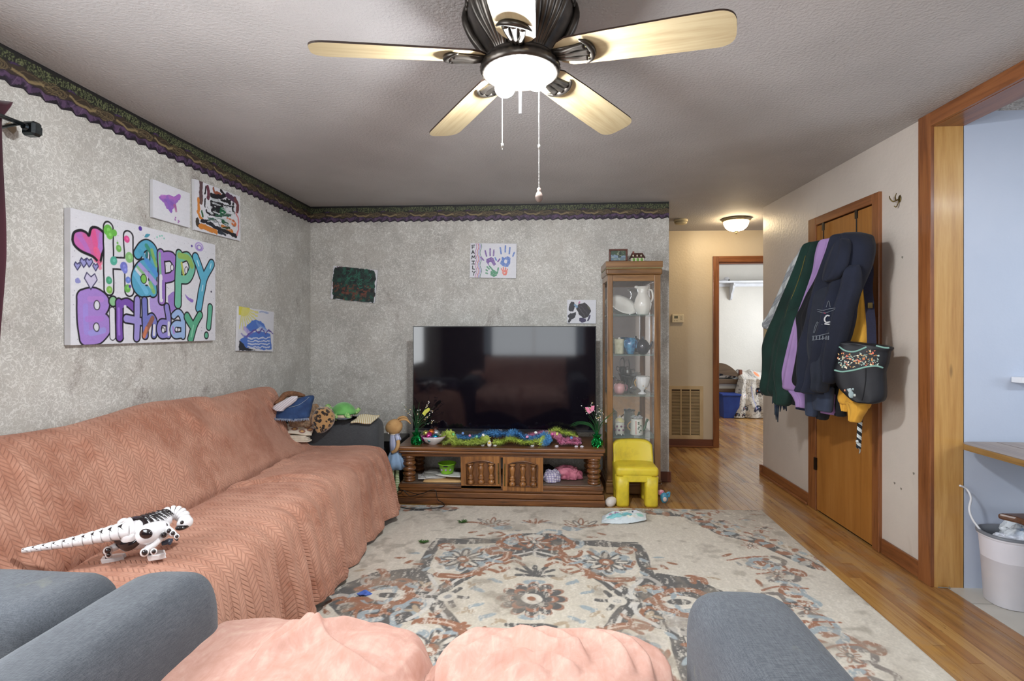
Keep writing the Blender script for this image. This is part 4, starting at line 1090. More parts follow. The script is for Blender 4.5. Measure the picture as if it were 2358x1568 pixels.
# --- curio cabinet
cab = empty('curio_cabinet', (.713, 4.42, 0), label='tall narrow oak curio cabinet with glass shelves of china beside the television', cat='cabinet')
CX0, CX1, CY0, CY1 = .512, .936, 4.262, 4.610
m_cab = {ax: wood('curio_oak', (136, 98, 58), (92, 62, 36), ax, .8, rough=.35, coat=.3, c3=(148, 110, 68)) for ax in (0, 1, 2)}
m_glass = NT('clear_glass'); m_glass.b.inputs['Base Color'].default_value = (.95, .97, .96, 1); m_glass.b.inputs['Roughness'].default_value = .02; m_glass.b.inputs['Alpha'].default_value = .05; m_glass.b.inputs['Specular IOR Level'].default_value = .35; m_glass = m_glass.m
m_shelf = NT('shelf_glass'); m_shelf.b.inputs['Base Color'].default_value = (*lin((120, 150, 142)), 1); m_shelf.b.inputs['Roughness'].default_value = .05; m_shelf.b.inputs['Alpha'].default_value = .45; m_shelf = m_shelf.m
m_mirror = NT('mirror'); m_mirror.b.inputs['Base Color'].default_value = (.72, .73, .74, 1); m_mirror.b.inputs['Metallic'].default_value = 1; m_mirror.b.inputs['Roughness'].default_value = .04; m_mirror = m_mirror.m
box('crown', (CX0-.014, CY0-.020, 1.822), (CX1+.014, CY1, 1.872), m_cab[0], cab, bevel=.004)
box('crown_strip', (CX0-.008, CY0-.014, 1.814), (CX1+.008, CY1, 1.823), M('brass_strip', (150, 140, 100), rough=.4, metal=.3), cab)
box('crown', (CX0-.012, CY0-.018, 1.765), (CX1+.012, CY1, 1.814), m_cab[0], cab, bevel=.012, seg=3)
box('base', (CX0-.012, CY0-.016, .005), (CX1+.012, CY1, .095), m_cab[0], cab, bevel=.01, seg=3)
box('base_molding', (CX0-.006, CY0-.010, .096), (CX1+.006, CY1, .118), m_cab[0], cab, bevel=.008, seg=3)
for x0, x1 in ((CX0, CX0+.045), (CX1-.05, CX1)):
    box('post', (x0, CY0, .118), (x1, CY0+.02, 1.765), m_cab[2], cab, bevel=.004)
for x0, x1 in ((CX0, CX0+.02), (CX1-.02, CX1)):
    box('post', (x0, CY1-.03, .118), (x1, CY1, 1.765), m_cab[2], cab, bevel=.003)
    box('rail', (x0, CY0+.02, 1.72), (x1, CY1-.03, 1.765), m_cab[1], cab, bevel=.003)
    xs = (x0+.008, x0+.011); MB().box((xs[0], CY0+.02, .118), (xs[1], CY1-.03, 1.72)).build('side_glass', m_glass, cab)
box('rail', (CX0+.045, CY0, 1.715), (CX1-.05, CY0+.02, 1.765), m_cab[0], cab, bevel=.003)
box('rail', (CX0+.045, CY0, .118), (CX1-.05, CY0+.02, .150), m_cab[0], cab, bevel=.003)
box('mirror_back', (CX0+.02, CY1-.022, .12), (CX1-.02, CY1-.016, 1.765), m_mirror, cab)
box('door_glass', (CX0+.045, CY0+.008, .150), (CX1-.05, CY0+.011, 1.715), m_glass, cab)
SH = [1.447, 1.122, .792, .455]
for z in SH: box('glass_shelf', (CX0+.022, CY0+.025, z-.008), (CX1-.022, CY1-.025, z-.001), m_shelf, cab)
box('cabinet_floor', (CX0+.02, CY0+.02, .118), (CX1-.02, CY1-.02, .124), m_cab[0], cab)

# --- moulded yellow chair
m_yel = NT('yellow_plastic'); v = m_yel.coord(); n = m_yel.noise(v, 9, 5, .7)
zc = m_yel.sep(m_yel.coord())[2]
cc = m_yel.mix(m_yel.ramp(n, [(.5, 0.0), (.72, .5)]), lin((216, 194, 52)), lin((158, 136, 44)))
m_yel.col(cc); m_yel.b.inputs['Roughness'].default_value = .42; m_yel.b.inputs['Subsurface Weight'].default_value = .1; m_yel = m_yel.m
yc = empty('toddler_chair', (.69, 4.08, 0), label='small yellow moulded plastic toddler chair on the floor before the curio cabinet', cat='chair')
x0, x1, y0, y1 = .540, .858, 3.948, 4.24
sb = box('seat', (x0, y0, .225), (x1, y1-.03, .300), m_yel, yc, bevel=.028, seg=4, smooth=True)
V = []; F = []
mb = MB()
prof = [(y1-.095, .24), (y1-.082, .30), (y1-.060, .38), (y1-.048, .448)]
nx_ = 22; cols = []
outer = []
for i in range(nx_+1):
    t = -1+2*i/nx_; x = (x0+x1)/2+(.5*(x1-x0)-.008)*t; curve = -.045*abs(t)**2.6
    topz = .452-.03*abs(t)**7-.004*t*t
    col = []
    for j in range(13):
        a = j/12; z = .235+(topz-.235)*a; col.append((x, y1-.088+.040*a+curve*(1-.5*a), z))
    for j in range(12, -1, -1):
        a = j/12; z = .235+(topz+.008-.235)*a; col.append((x, y1-.040+.030*a+curve*.5, z))
    cols.append(col)
k = len(cols[0]); V = [p for c_ in cols for p in c_]
for i in range(nx_):
    for j in range(k): F.append((i*k+j, i*k+(j+1) % k, (i+1)*k+(j+1) % k, (i+1)*k+j))
F.append(tuple(range(k))[::-1]); F.append(tuple(range(nx_*k, (nx_+1)*k)))
o = MB().add(V, F).build('backrest', m_yel, yc, smooth=True)
for sx in (0, 1):
    V, F = lathe([(.046, .012), (.050, .03), (.049, .15), (.055, .235)], 20)
    for yy, rr_ in ((y0+.052, 1), (y1-.075, .9)):
        xx = x0+.052 if sx == 0 else x1-.052
        Vs = [(math.copysign(abs(v[0]/.05)**.6*.05, v[0])*rr_+xx, math.copysign(abs(v[1]/.05)**.6*.05, v[1])*rr_+yy, v[2]-.010) for v in V]
        MB().add(Vs, F).build('leg', m_yel, yc, smooth=True)
    xx = (x0+.002, x0+.034) if sx == 0 else (x1-.034, x1-.002)
    MB().box((xx[0], y0+.05, .10), (xx[1], y1-.06, .26)).build('side_panel', m_yel, yc, smooth=False, bevel=.012, seg=3)
box('front_apron', (x0+.05, y0+.006, .185), (x1-.05, y0+.03, .25), m_yel, yc, bevel=.01, seg=3)
# small feet lifts so that the legs stand on the floor

# ================================================================== PAINTINGS
m_art = vcol_mat('acrylic_paint', .5, .25, 160)
m_canvas = M('canvas_edge', (214, 214, 218), (202, 202, 206), rough=.8)
m_cshadow = m_canvas
def canvas(label, group, side, corners, nx, ny, painter, zoom, base=(214, 214, 220), t=.018, name='canvas_painting'):
    """corners TL,TR,BR,BL in picture pixels; side 'L' left wall, 'B' back wall"""
    pl = XL+t+.002 if side == 'L' else YB-t-.002
    to2 = (lambda p: onX(p[0], p[1], pl)[1:]) if side == 'L' else (lambda p: (onY(p[0], p[1], pl)[0], onY(p[0], p[1], pl)[2]))
    c = [np.array(to2(p)) for p in corners]; ctr = sum(c)/4
    ex = (c[1]-c[0]+c[2]-c[3])/2; w = np.linalg.norm(ex); ex /= w
    ey = np.array((-ex[1], ex[0])); h = abs(np.dot((c[0]+c[1]-c[2]-c[3])/2, ey))
    def Z(x, y):
        q = np.array(to2((zoom[0]+x/zoom[2], zoom[1]+y/zoom[2])))-ctr
        return (float(q @ ex), float(q @ ey))
    P = Paint(-w/2, w/2, -h/2, h/2, nx, ny, base)
    painter(P, Z)
    P.C *= (1+.03*vnoise(P.X*260, P.Y*260)+.03*fbm(P.X*40, P.Y*120, 2))[..., None]
    def world(a, b, d):
        q = ctr+ex*a+ey*b
        return (pl-d, q[0], q[1]) if side == 'L' else (q[0], pl+d, q[1])
    Vb = [world(a, b, d) for d in (0, t) for a, b in ((-w/2, -h/2), (w/2, -h/2), (w/2, h/2), (-w/2, h/2))]
    Fb = [(0, 1, 2, 3), (7, 6, 5, 4), (0, 4, 5, 1), (1, 5, 6, 2), (2, 6, 7, 3), (3, 7, 4, 0)]
    body = MB().add(Vb, Fb).build(name, m_canvas, None, bevel=.002)
    tag(body, label, 'painting', group)
    A = P.X.ravel(); B = P.Y.ravel(); q = ctr[None]+A[:, None]*ex[None]+B[:, None]*ey[None]
    Vp = np.stack([np.full(len(A), pl+.0006), q[:, 0], q[:, 1]], 1) if side == 'L' else np.stack([q[:, 0], np.full(len(A), pl-.0006), q[:, 1]], 1)
    i = (np.arange(ny-1)[:, None]*nx+np.arange(nx-1)[None]).ravel(); F = np.stack([i, i+1, i+1+nx, i+nx], 1)
    link('painted_face', mkmesh('painted_face', Vp, F, col=P.C.reshape(-1, 3).astype(np.float32), smooth=False), m_art, body)
    return body
BLK = (24, 22, 30)
def p_birthday(P, Z):
    P.warp(.003, 14)
    def outl(strokes, r, fill, ol=.0088, k=5):
        S = [[Z(*p) for p in s] for s in strokes]
        for s in S: P.stroke(s, r+ol, BLK, k=k if len(s) > 2 else 0)
        for s in S: P.stroke(s, r, fill, k=k if len(s) > 2 else 0)
    def hole(x, y, rx, ry, fill=(214, 214, 222), ol=.005):
        c = Z(x, y); P.ell(c[0], c[1], rx+ol, ry+ol, BLK); P.ell(c[0], c[1], rx, ry, fill)
    def dot(x, y, r, c, ry=None, a=1): q = Z(x, y); P.ell(q[0], q[1], r, ry or r, c, a)
    def blob(pts, c, ol=0):
        S = [Z(*p) for p in pts]
        if ol: P.stroke(S, ol, BLK, closed=True)
        P.poly(S, c, k=4)
        if ol: P.stroke([tuple(q) for q in spl(S+[S[0]], 4)], ol*.6, BLK)
    r_ = random.Random(4)
    for i in range(230):
        q = (r_.uniform(-.5, .5), r_.uniform(-.29, .29)); P.ell(q[0], q[1], r_.uniform(.001, .0026), r_.uniform(.001, .0022), (88, 80, 120), .8)
    WH = (216, 215, 222); LI = (160, 128, 200); PU = (116, 78, 164)
    blob([(830, 920), (900, 880), (980, 960), (1040, 1010), (1020, 1080), (960, 1130), (880, 1110), (840, 1030)], (170, 148, 208))
    blob([(1000, 900), (1060, 860), (1080, 960), (1060, 1060), (1010, 1010)], (150, 122, 194))
    # heart
    hp = [(112, 380), (125, 305), (185, 285), (240, 310), (262, 335), (285, 265), (345, 262), (405, 320), (412, 420), (385, 510), (362, 590), (300, 530), (190, 480), (130, 430)]
    S = [Z(*p) for p in hp]; P.poly(S, (196, 104, 172), k=4)
    for a, b, c in (((300, 300), (330, 560), (222, 84, 136)), ((170, 330), (260, 480), (176, 112, 190)), ((380, 330), (350, 520), (160, 128, 204)), ((230, 340), (310, 500), (206, 96, 150)), ((330, 470), (365, 590), (228, 92, 132))):
        P.stroke([Z(*a), Z((a[0]+b[0])/2+8, (a[1]+b[1])/2), Z(*b)], .015, c, .75, k=4)
    P.stroke([tuple(q) for q in spl(S+[S[0]], 4)], .0065, BLK)
    P.stroke([Z(355, 590), Z(368, 640)], .010, (226, 104, 140), .8); P.stroke([Z(440, 360), Z(455, 430)], .018, (228, 160, 160), .8)
    # Happy
    outl([[(442, 262), (450, 840)], [(632, 345), (642, 850)], [(450, 592), (640, 600)]], .024, WH)
    for x, y, r, c in ((440, 285, .026, (104, 178, 74)), (455, 330, .02, (112, 186, 80)), (500, 310, .016, (104, 178, 74)), (620, 370, .017, (214, 76, 140)), (495, 572, .021, (80, 166, 146)), (640, 540, .026, (132, 184, 116)), (590, 625, .023, (112, 118, 196)), (600, 655, .017, (120, 128, 206)),
                       (450, 755, .018, (70, 156, 118)), (630, 750, .017, (104, 128, 204)), (455, 845, .018, (130, 182, 84)), (625, 830, .02, (104, 172, 82)), (648, 812, .008, (90, 56, 150)), (540, 455, .017, (112, 176, 84)), (530, 405, .006, (112, 176, 84))):
        dot(x, y, r, c, r*1.05)
        if r > .016: dot(x+4, y-4, r*.4, tuple(min(255, v+34) for v in c), a=.7)
    outl([[(722, 505), (760, 445), (815, 425), (865, 480), (870, 600), (860, 720), (862, 860)], [(850, 640), (775, 610), (715, 680), (705, 780), (745, 850), (820, 850)]], .025, (86, 160, 190))
    for a, b, c, w in (((800, 430), (880, 560), (60, 140, 110), .012), ((740, 480), (870, 640), (72, 152, 186), .012), ((850, 470), (892, 620), (132, 176, 92), .010), ((800, 570), (890, 700), (80, 140, 206), .014), ((740, 610), (885, 780), (170, 150, 212), .013), ((710, 650), (850, 820), (214, 214, 224), .010), ((700, 700), (800, 860), (110, 180, 214), .015), ((835, 780), (870, 860), (130, 180, 96), .012), ((720, 630), (780, 700), (134, 186, 128), .008)):
        P.stroke([Z(*a), Z(*b)], w, c, .9)
    outl([[(722, 505), (760, 445), (815, 425), (865, 480), (870, 600), (860, 720), (862, 860)], [(850, 640), (775, 610), (715, 680), (705, 780), (745, 850), (820, 850)]], 0, BLK, ol=0) if 0 else None
    hole(775, 740, .017, .021, (120, 184, 84)); hole(805, 515, .007, .018, (40, 116, 120), .003)
    outl([[(935, 505), (945, 700), (945, 940)], [(975, 530), (1035, 535), (1080, 620), (1050, 715), (985, 735)]], .023, (152, 116, 190))
    P.stroke([Z(925, 500), Z(930, 700)], .008, (120, 184, 140)); P.stroke([Z(935, 720), Z(940, 940)], .012, WH); P.stroke([Z(955, 760), Z(955, 920)], .007, (140, 108, 186)); P.stroke([Z(1080, 590), Z(1085, 690)], .012, (84, 150, 140))
    hole(1042, 636, .010, .015, WH)
    outl([[(1108, 510), (1100, 740), (1095, 975)], [(1130, 540), (1190, 535), (1228, 640), (1190, 735), (1130, 745)]], .023, (112, 184, 158))
    P.stroke([Z(1110, 520), Z(1190, 545), Z(1225, 620)], .018, (140, 176, 92), k=4); P.stroke([Z(1130, 590), Z(1150, 700)], .008, (176, 184, 90))
    hole(1174, 660, .010, .017, WH)
    outl([[(1262, 540), (1290, 620), (1325, 720)], [(1410, 600), (1350, 720), (1325, 820), (1290, 1010)]], .024, (92, 172, 200))
    for a, b in (((1275, 570), (1290, 620)), ((1405, 600), (1395, 640)), ((1330, 800), (1322, 850))): P.stroke([Z(*a), Z(*b)], .004, (190, 222, 232))
    # Birthday
    outl([[(200, 910), (205, 1100), (225, 1300)], [(205, 900), (320, 885), (405, 955), (375, 1040), (290, 1070)], [(290, 1075), (400, 1120), (425, 1200), (350, 1285), (230, 1305)]], .026, LI)
    P.poly([Z(*p) for p in ((200, 900), (330, 890), (400, 960), (360, 1060), (420, 1150), (400, 1270), (230, 1300))], LI)
    for a, b, c in (((230, 1000), (240, 1240), (150, 140, 214)), ((270, 930), (380, 930), (182, 130, 200)), ((280, 1250), (400, 1220), (146, 156, 218)), ((250, 1120), (380, 1110), (172, 118, 200))): P.stroke([Z(*a), Z(*b)], .014, c, .6)
    hole(335, 985, .013, .018); hole(332, 1192, .012, .017)
    outl([[(487, 950), (487, 952)]], .020, (136, 186, 140)); outl([[(478, 1035), (486, 1285)]], .014, WH, .005)
    outl([[(545, 965), (550, 1290)], [(560, 985), (620, 960), (690, 1015)]], .018, PU)
    P.stroke([Z(600, 1000), Z(600, 1290)], .008, WH); P.stroke([Z(540, 1020), Z(545, 1260)], .007, (150, 112, 200))
    outl([[(715, 935), (712, 1290)], [(612, 1110), (690, 1125), (770, 1145)]], .017, (152, 142, 204))
    outl([[(785, 940), (790, 1270)], [(800, 1130), (850, 1095), (880, 1160), (872, 1265)]], .016, (112, 118, 186))
    P.stroke([Z(860, 1110), Z(780, 1260)], .014, (142, 96, 84)); P.stroke([Z(800, 1200), Z(780, 1280)], .009, (196, 120, 90)); P.stroke([Z(875, 1180), Z(872, 1262)], .009, WH)
    outl([[(990, 1000), (1010, 1120), (1008, 1270)], [(1000, 1150), (940, 1150), (918, 1215), (945, 1270), (1000, 1262)]], .015, (140, 132, 200)); P.stroke([Z(1012, 1150), Z(1010, 1265)], .008, WH)
    hole(958, 1222, .009, .012)
    outl([[(1055, 1085), (1100, 1055), (1140, 1120), (1145, 1275)], [(1130, 1165), (1070, 1165), (1045, 1220), (1070, 1270), (1125, 1265)]], .016, (150, 178, 218)); P.stroke([Z(1050, 1190), Z(1060, 1250)], .007, (170, 136, 208))
    hole(1082, 1212, .008, .011)
    outl([[(1180, 1095), (1205, 1140), (1235, 1190)], [(1300, 1080), (1250, 1180), (1215, 1300)]], .021, (90, 168, 134)); P.stroke([Z(1240, 1180), Z(1220, 1280)], .006, (130, 196, 164))
    outl([[(1398, 1005), (1392, 1080), (1384, 1190)]], .018, (100, 180, 150)); outl([[(1362, 1268), (1362, 1269)]], .015, (96, 172, 140))
    # small hearts and blobs
    for x, y, s in ((157, 612, .016), (215, 580, .02), (265, 580, .019), (325, 625, .016), (280, 750, .034)):
        q = Z(x, y); c = (150, 150, 200) if s < .03 else (196, 190, 214)
        P.poly([(q[0], q[1]-s*1.3), (q[0]-s, q[1]+.1*s), (q[0]-s*.6, q[1]+s*.9), (q[0], q[1]+.4*s), (q[0]+s*.6, q[1]+s*.9), (q[0]+s, q[1]+.1*s)], c, k=3)
        P.stroke([(q[0], q[1]-s*1.3), (q[0]-s, q[1]+.1*s), (q[0]-s*.6, q[1]+s*.9), (q[0], q[1]+.4*s), (q[0]+s*.6, q[1]+s*.9), (q[0]+s, q[1]+.1*s)], .0028, (50, 46, 90), closed=True)
    blob([(130, 740), (160, 725), (185, 770), (140, 775)], (140, 142, 196))
    dot(742, 268, .013, (84, 56, 150), .012); dot(1225, 432, .008, (84, 56, 150)); dot(1408, 858, .007, (60, 50, 80), .006)
    blob([(780, 350), (800, 318), (838, 322), (812, 350)], (74, 150, 172))
    for x in (900, 925, 945, 965): dot(x, 335+(x % 7)*4, .005, (110, 190, 170))
    blob([(1160, 880), (1200, 920), (1240, 940), (1225, 965), (1180, 930)], (140, 112, 190))
    q = Z(1295, 440); P.ell(q[0], q[1], .034, .024, (170, 150, 206), ring=.004); P.ell(q[0], q[1]-.004, .02, .014, (150, 128, 196), ring=.004)
canvas('large white canvas painted with Happy Birthday in colourful bubble letters and a pink heart', 'paintings on the left wall', 'L', ((162, 480), (498, 563), (493, 785), (162, 793)), 470, 270, p_birthday, (140, 460, 4.0655), t=.030)
Z3 = (340, 400, 9.225)
def p_purple(P, Z):
    P.warp(.006, 40)
    P.poly([Z(*p) for p in ((245, 500), (300, 460), (440, 455), (560, 480), (620, 450), (700, 440), (690, 520), (640, 620), (600, 650), (610, 790), (560, 720), (520, 760), (520, 850), (470, 800), (440, 745), (390, 735), (350, 620), (260, 540))], (150, 104, 184))
    for a, b, c in (((300, 480), (560, 520), (176, 112, 190)), ((380, 560), (520, 640), (128, 92, 176)), ((440, 620), (500, 800), (132, 98, 184)), ((560, 560), (680, 470), (170, 106, 190)), ((420, 500), (470, 700), (140, 100, 186)), ((570, 680), (600, 780), (168, 96, 140))):
        P.stroke([Z(*a), Z(*b)], .010, c, .8)
    for x, y in ((590, 975), (600, 930), (660, 990), (668, 1010), (650, 1040)): q = Z(x, y); P.ell(q[0], q[1], .006, .006, (160, 104, 170))
canvas('small white canvas with one purple paint blotch, high on the left wall', 'paintings on the left wall', 'L', ((353, 414), (439, 445), (435, 525), (351, 499)), 130, 100, p_purple, Z3)
def p_abs(P, Z):
    P.warp(.006, 50)
    L = [(((1130, 160), (1130, 380), (1130, 600)), .020, (92, 70, 74)), (((1140, 540), (1135, 640)), .008, (108, 78, 70)), (((1075, 540), (1085, 750), (1075, 840), (1160, 980)), .014, (206, 130, 56)), (((1150, 800), (1170, 900)), .010, (34, 92, 52)),
         (((1270, 290), (1290, 400), (1280, 510)), .018, (104, 56, 72)), (((1230, 290), (1215, 420)), .009, BLK), (((1225, 530), (1215, 680)), .008, BLK), (((1400, 320), (1430, 400), (1540, 430)), .012, (150, 84, 62)),
         (((1550, 350), (1620, 440)), .012, BLK), (((1350, 460), (1500, 490), (1640, 470)), .018, BLK), (((1400, 640), (1500, 680), (1420, 780)), .046, BLK), (((1480, 760), (1560, 700)), .03, BLK), (((1560, 640), (1700, 680), (1830, 700)), .006, BLK), (((1560, 560), (1700, 590), (1760, 560)), .010, BLK),
         (((1690, 450), (1760, 500), (1860, 560)), .024, (84, 56, 84)), (((1860, 560), (1910, 660), (1900, 790)), .020, (110, 62, 66)), (((1690, 560), (1740, 620)), .018, BLK), (((1820, 640), (1800, 740), (1830, 830)), .014, BLK), (((1570, 760), (1640, 790), (1560, 820)), .022, (30, 100, 66)),
         (((1240, 770), (1280, 840), (1440, 880), (1560, 900)), .010, BLK), (((1450, 880), (1600, 890), (1760, 880)), .009, (52, 96, 76)), (((1300, 960), (1450, 950), (1600, 970), (1750, 990)), .008, (96, 130, 118)), (((1060, 980), (1060, 1060), (1110, 1110)), .020, (62, 54, 46)),
         (((1110, 1120), (1250, 1150), (1450, 1240)), .020, (204, 128, 54)), (((1150, 1010), (1300, 1040), (1420, 1130), (1600, 1200)), .016, (28, 30, 42)), (((1600, 1190), (1750, 1260), (1870, 1320)), .018, BLK), (((1600, 1020), (1700, 1060)), .018, (40, 84, 60)), (((1700, 980), (1800, 1030), (1850, 1070)), .022, (206, 110, 58)),
         (((1580, 1120), (1700, 1170), (1790, 1220)), .014, (196, 120, 50)), (((1600, 1160), (1740, 1150)), .010, (60, 70, 44)), (((1870, 830), (1920, 960), (1930, 1130), (1900, 1300)), .009, (208, 128, 130)), (((1430, 960), (1520, 1080), (1560, 1300)), .003, BLK), (((1500, 1230), (1640, 1290)), .012, (40, 48, 60))]
    for pts, r, c in L: P.stroke([Z(*p) for p in pts], r*.8, c, k=4)
    n = fbm(P.X*25, P.Y*110, 2, 3); inner = ((P.X > -.12)*(P.X < .17)*(P.Y < .08)*(P.Y > -.1)); P.put(np.clip((n-.2)*5, 0, 1)*inner, (206, 212, 214), .85); P.put(np.clip((n+.0)*4-1.6, 0, 1)*inner*0+np.clip((-n-.3)*5, 0, 1)*inner, (32, 60, 52), .6)
canvas('square canvas with chaotic black, orange and green brush strokes near the ceiling border', 'paintings on the left wall', 'L', ((448, 413), (553, 452), (553, 556), (448, 528)), 190, 130, p_abs, Z3)
def p_mtn(P, Z):
    P.warp(.007, 40)
    YE, BLU = (214, 204, 80), (76, 116, 196)
    q = Z(1700, 1015)
    P.ell(q[0], q[1], .09, .055, YE)
    for k in range(9): a = -.1-.2*k; P.stroke([q, (q[0]+.2*math.cos(a), q[1]+.14*math.sin(a))], .006, (216, 210, 120), .9)
    P.stroke([Z(1860, 1045), Z(1940, 1060)], .006, (100, 130, 190), .6)
    P.poly([Z(*p) for p in ((1730, 1190), (1790, 1130), (1830, 1120), (1890, 1150), (1930, 1220), (1870, 1190), (1800, 1230), (1740, 1240))], BLU)
    for i in range(9): P.stroke([Z(1830+i*10, 1140+i*8), Z(1860+i*12, 1230)], .005, (124, 156, 214), .6)
    P.stroke([Z(1720, 1200), Z(1770, 1260)], .016, (176, 160, 214), .8)
    P.poly([Z(*p) for p in ((1680, 1300), (1760, 1260), (1830, 1230), (1900, 1240), (1960, 1250), (1975, 1400), (1900, 1405), (1800, 1385), (1740, 1390), (1680, 1350))], BLU)
    P.stroke([Z(*p) for p in ((1740, 1270), (1820, 1215), (1850, 1250), (1885, 1210), (1915, 1250), (1945, 1215), (1985, 1255))], .005, (90, 70, 150))
    for j in range(4): P.stroke([Z(1750+i*34, 1290+j*28+(10 if i % 2 else 0)) for i in range(7)], .005, (206, 212, 230), .9)
    P.stroke([Z(*p) for p in ((1690, 1250), (1730, 1290), (1800, 1240))], .006, (110, 100, 180), .7)
    P.poly([Z(*p) for p in ((1668, 1310), (1700, 1345), (1740, 1385), (1830, 1412), (1668, 1412))], (34, 38, 50))
canvas('white canvas with blue mountains and a yellow sun corner, lowest on the left wall', 'paintings on the left wall', 'L', ((551, 706), (631, 718), (628, 810), (546, 807)), 150, 110, p_mtn, (140, 460, 4.0655))
ZB = (740, 540, 3.628)
def p_green(P, Z):
    P.warp(.010, 30); n = fbm(P.X*30, P.Y*30, 3); n2 = fbm(P.X*60, P.Y*40, 3, 4)
    P.poly([Z(*p) for p in ((108, 275), (200, 268), (290, 275), (440, 300), (455, 330), (450, 420), (445, 520), (435, 570), (300, 560), (95, 535), (95, 380))], (26, 46, 42))
    ins = (P.C.sum(2) < .2)
    P.put(ins*np.clip((n-.1)*5, 0, 1), (34, 92, 74), .7); P.put(ins*np.clip((n2-.15)*5, 0, 1)*(P.Y < .0), (104, 60, 44), .9); P.put(ins*np.clip((-n-.25)*5, 0, 1), (16, 18, 24), .9)
    r_ = random.Random(3)
    for i in range(40):
        a = (r_.uniform(-.14, .14), r_.uniform(-.02, .12)); t = r_.uniform(-1, 1); P.stroke([a, (a[0]+.03*math.cos(t), a[1]+.03*math.sin(t)), (a[0]+.05*math.cos(t+.5), a[1]+.05*math.sin(t+.5))], .003, ((40, 110, 88), (26, 72, 60), (14, 20, 24))[i % 3], .8)
    for i in range(26):
        a = (r_.uniform(-.16, .15), r_.uniform(-.1, -.03)); P.stroke([a, (a[0]+r_.uniform(-.03, .03), a[1]+r_.uniform(-.01, .01))], .006, ((122, 66, 48), (96, 50, 40))[i % 2], .7)
    for i, x in enumerate((128, 145, 160, 176)): P.stroke([Z(x, 268), Z(x+8, 276)], .003, (90, 50, 70))
canvas('dark green and rust painted canvas hanging slightly crooked on the back wall', 'paintings on the back wall', 'B', ((767, 612), (870, 622), (862, 698), (762, 688)), 190, 140, p_green, ZB)
def p_family(P, Z):
    def seg(c, pts, r=.0042): P.stroke([Z(c[0]+p[0], c[1]+p[1]) for p in pts], r, (34, 32, 40))
    seg((1258, 90), [(0, 0), (24, -2)]); seg((1258, 90), [(2, 0), (2, 30)]); seg((1258, 90), [(2, 14), (18, 14)])
    seg((1256, 134), [(0, 26), (10, 0), (22, 26)]); seg((1256, 134), [(4, 17), (18, 17)])
    seg((1256, 178), [(0, 26), (4, 0), (14, 16), (24, 0), (30, 24)])
    seg((1258, 222), [(0, 0), (22, 0)]); seg((1258, 222), [(11, 0), (11, 24)]); seg((1258, 222), [(0, 24), (22, 24)])
    seg((1262, 262), [(2, 0), (2, 26), (20, 28)])
    seg((1262, 306), [(0, 0), (12, 16), (24, 0)]); seg((1262, 306), [(12, 16), (8, 36)])
    for k, (x, c) in enumerate(((1292, (176, 110, 160)), (1308, (190, 96, 96)), (1320, (130, 110, 190)), (1332, (70, 120, 110)))):
        P.stroke([Z(x+7*math.sin(i*.9), 76+i*14.5) for i in range(21)], .0030, c, k=3)
    def hand(cx, cy, fs, c, palm, hole=None):
        for pts in fs: P.stroke([Z(*p) for p in pts], .0065, c, .95)
        P.poly([Z(*p) for p in palm], c, .95)
        if hole: q = Z(*hole); P.ell(q[0], q[1], .014, .018, (214, 214, 220))
        n = vnoise(P.X*160, P.Y*160)
    PUR, BLU, GRN, ORA = (112, 72, 152), (76, 116, 190), (60, 140, 100), (226, 120, 104)
    hand(0, 0, [[(1335, 190), (1355, 215)], [(1368, 135), (1380, 180)], [(1410, 120), (1410, 175)], [(1442, 130), (1438, 175)]], PUR, [(1380, 205), (1420, 188), (1440, 200), (1450, 230), (1460, 250), (1440, 262), (1425, 240), (1400, 262), (1375, 225)], (1412, 245))
    P.stroke([Z(1475, 225), Z(1490, 205)], .006, PUR)
    hand(0, 0, [[(1495, 110), (1502, 160)], [(1538, 95), (1536, 145)], [(1575, 110), (1570, 160)], [(1612, 150), (1600, 180)], [(1452, 195), (1462, 215)]], BLU, [(1508, 185), (1530, 195), (1555, 180), (1580, 195), (1578, 240), (1560, 270), (1520, 268), (1490, 240), (1505, 215)], (1540, 225))
    hand(0, 0, [[(1376, 295), (1386, 302)], [(1385, 270), (1402, 288)], [(1405, 265), (1435, 300)], [(1478, 280), (1470, 320)], [(1375, 322), (1388, 326)]], GRN, [(1415, 305), (1445, 295), (1475, 320), (1465, 345), (1440, 355), (1412, 340)])
    for a, b in (((1505, 285), (1512, 300)), ((1520, 275), (1524, 295)), ((1540, 278), (1538, 296)), ((1555, 290), (1548, 305))): P.stroke([Z(*a), Z(*b)], .005, ORA)
    P.poly([Z(*p) for p in ((1510, 302), (1540, 296), (1556, 312), (1545, 340), (1525, 342), (1512, 328))], ORA); q = Z(1530, 320); P.ell(q[0], q[1], .008, .008, (214, 190, 190))
    P.put((vnoise(P.X*200, P.Y*200) > .45)*1.0, (214, 214, 220), .35)
canvas('white canvas reading FAMILY with purple, blue, green and orange handprints on the back wall', 'paintings on the back wall', 'B', ((1083, 560), (1190, 561), (1188, 641), (1082, 639)), 220, 170, p_family, ZB)
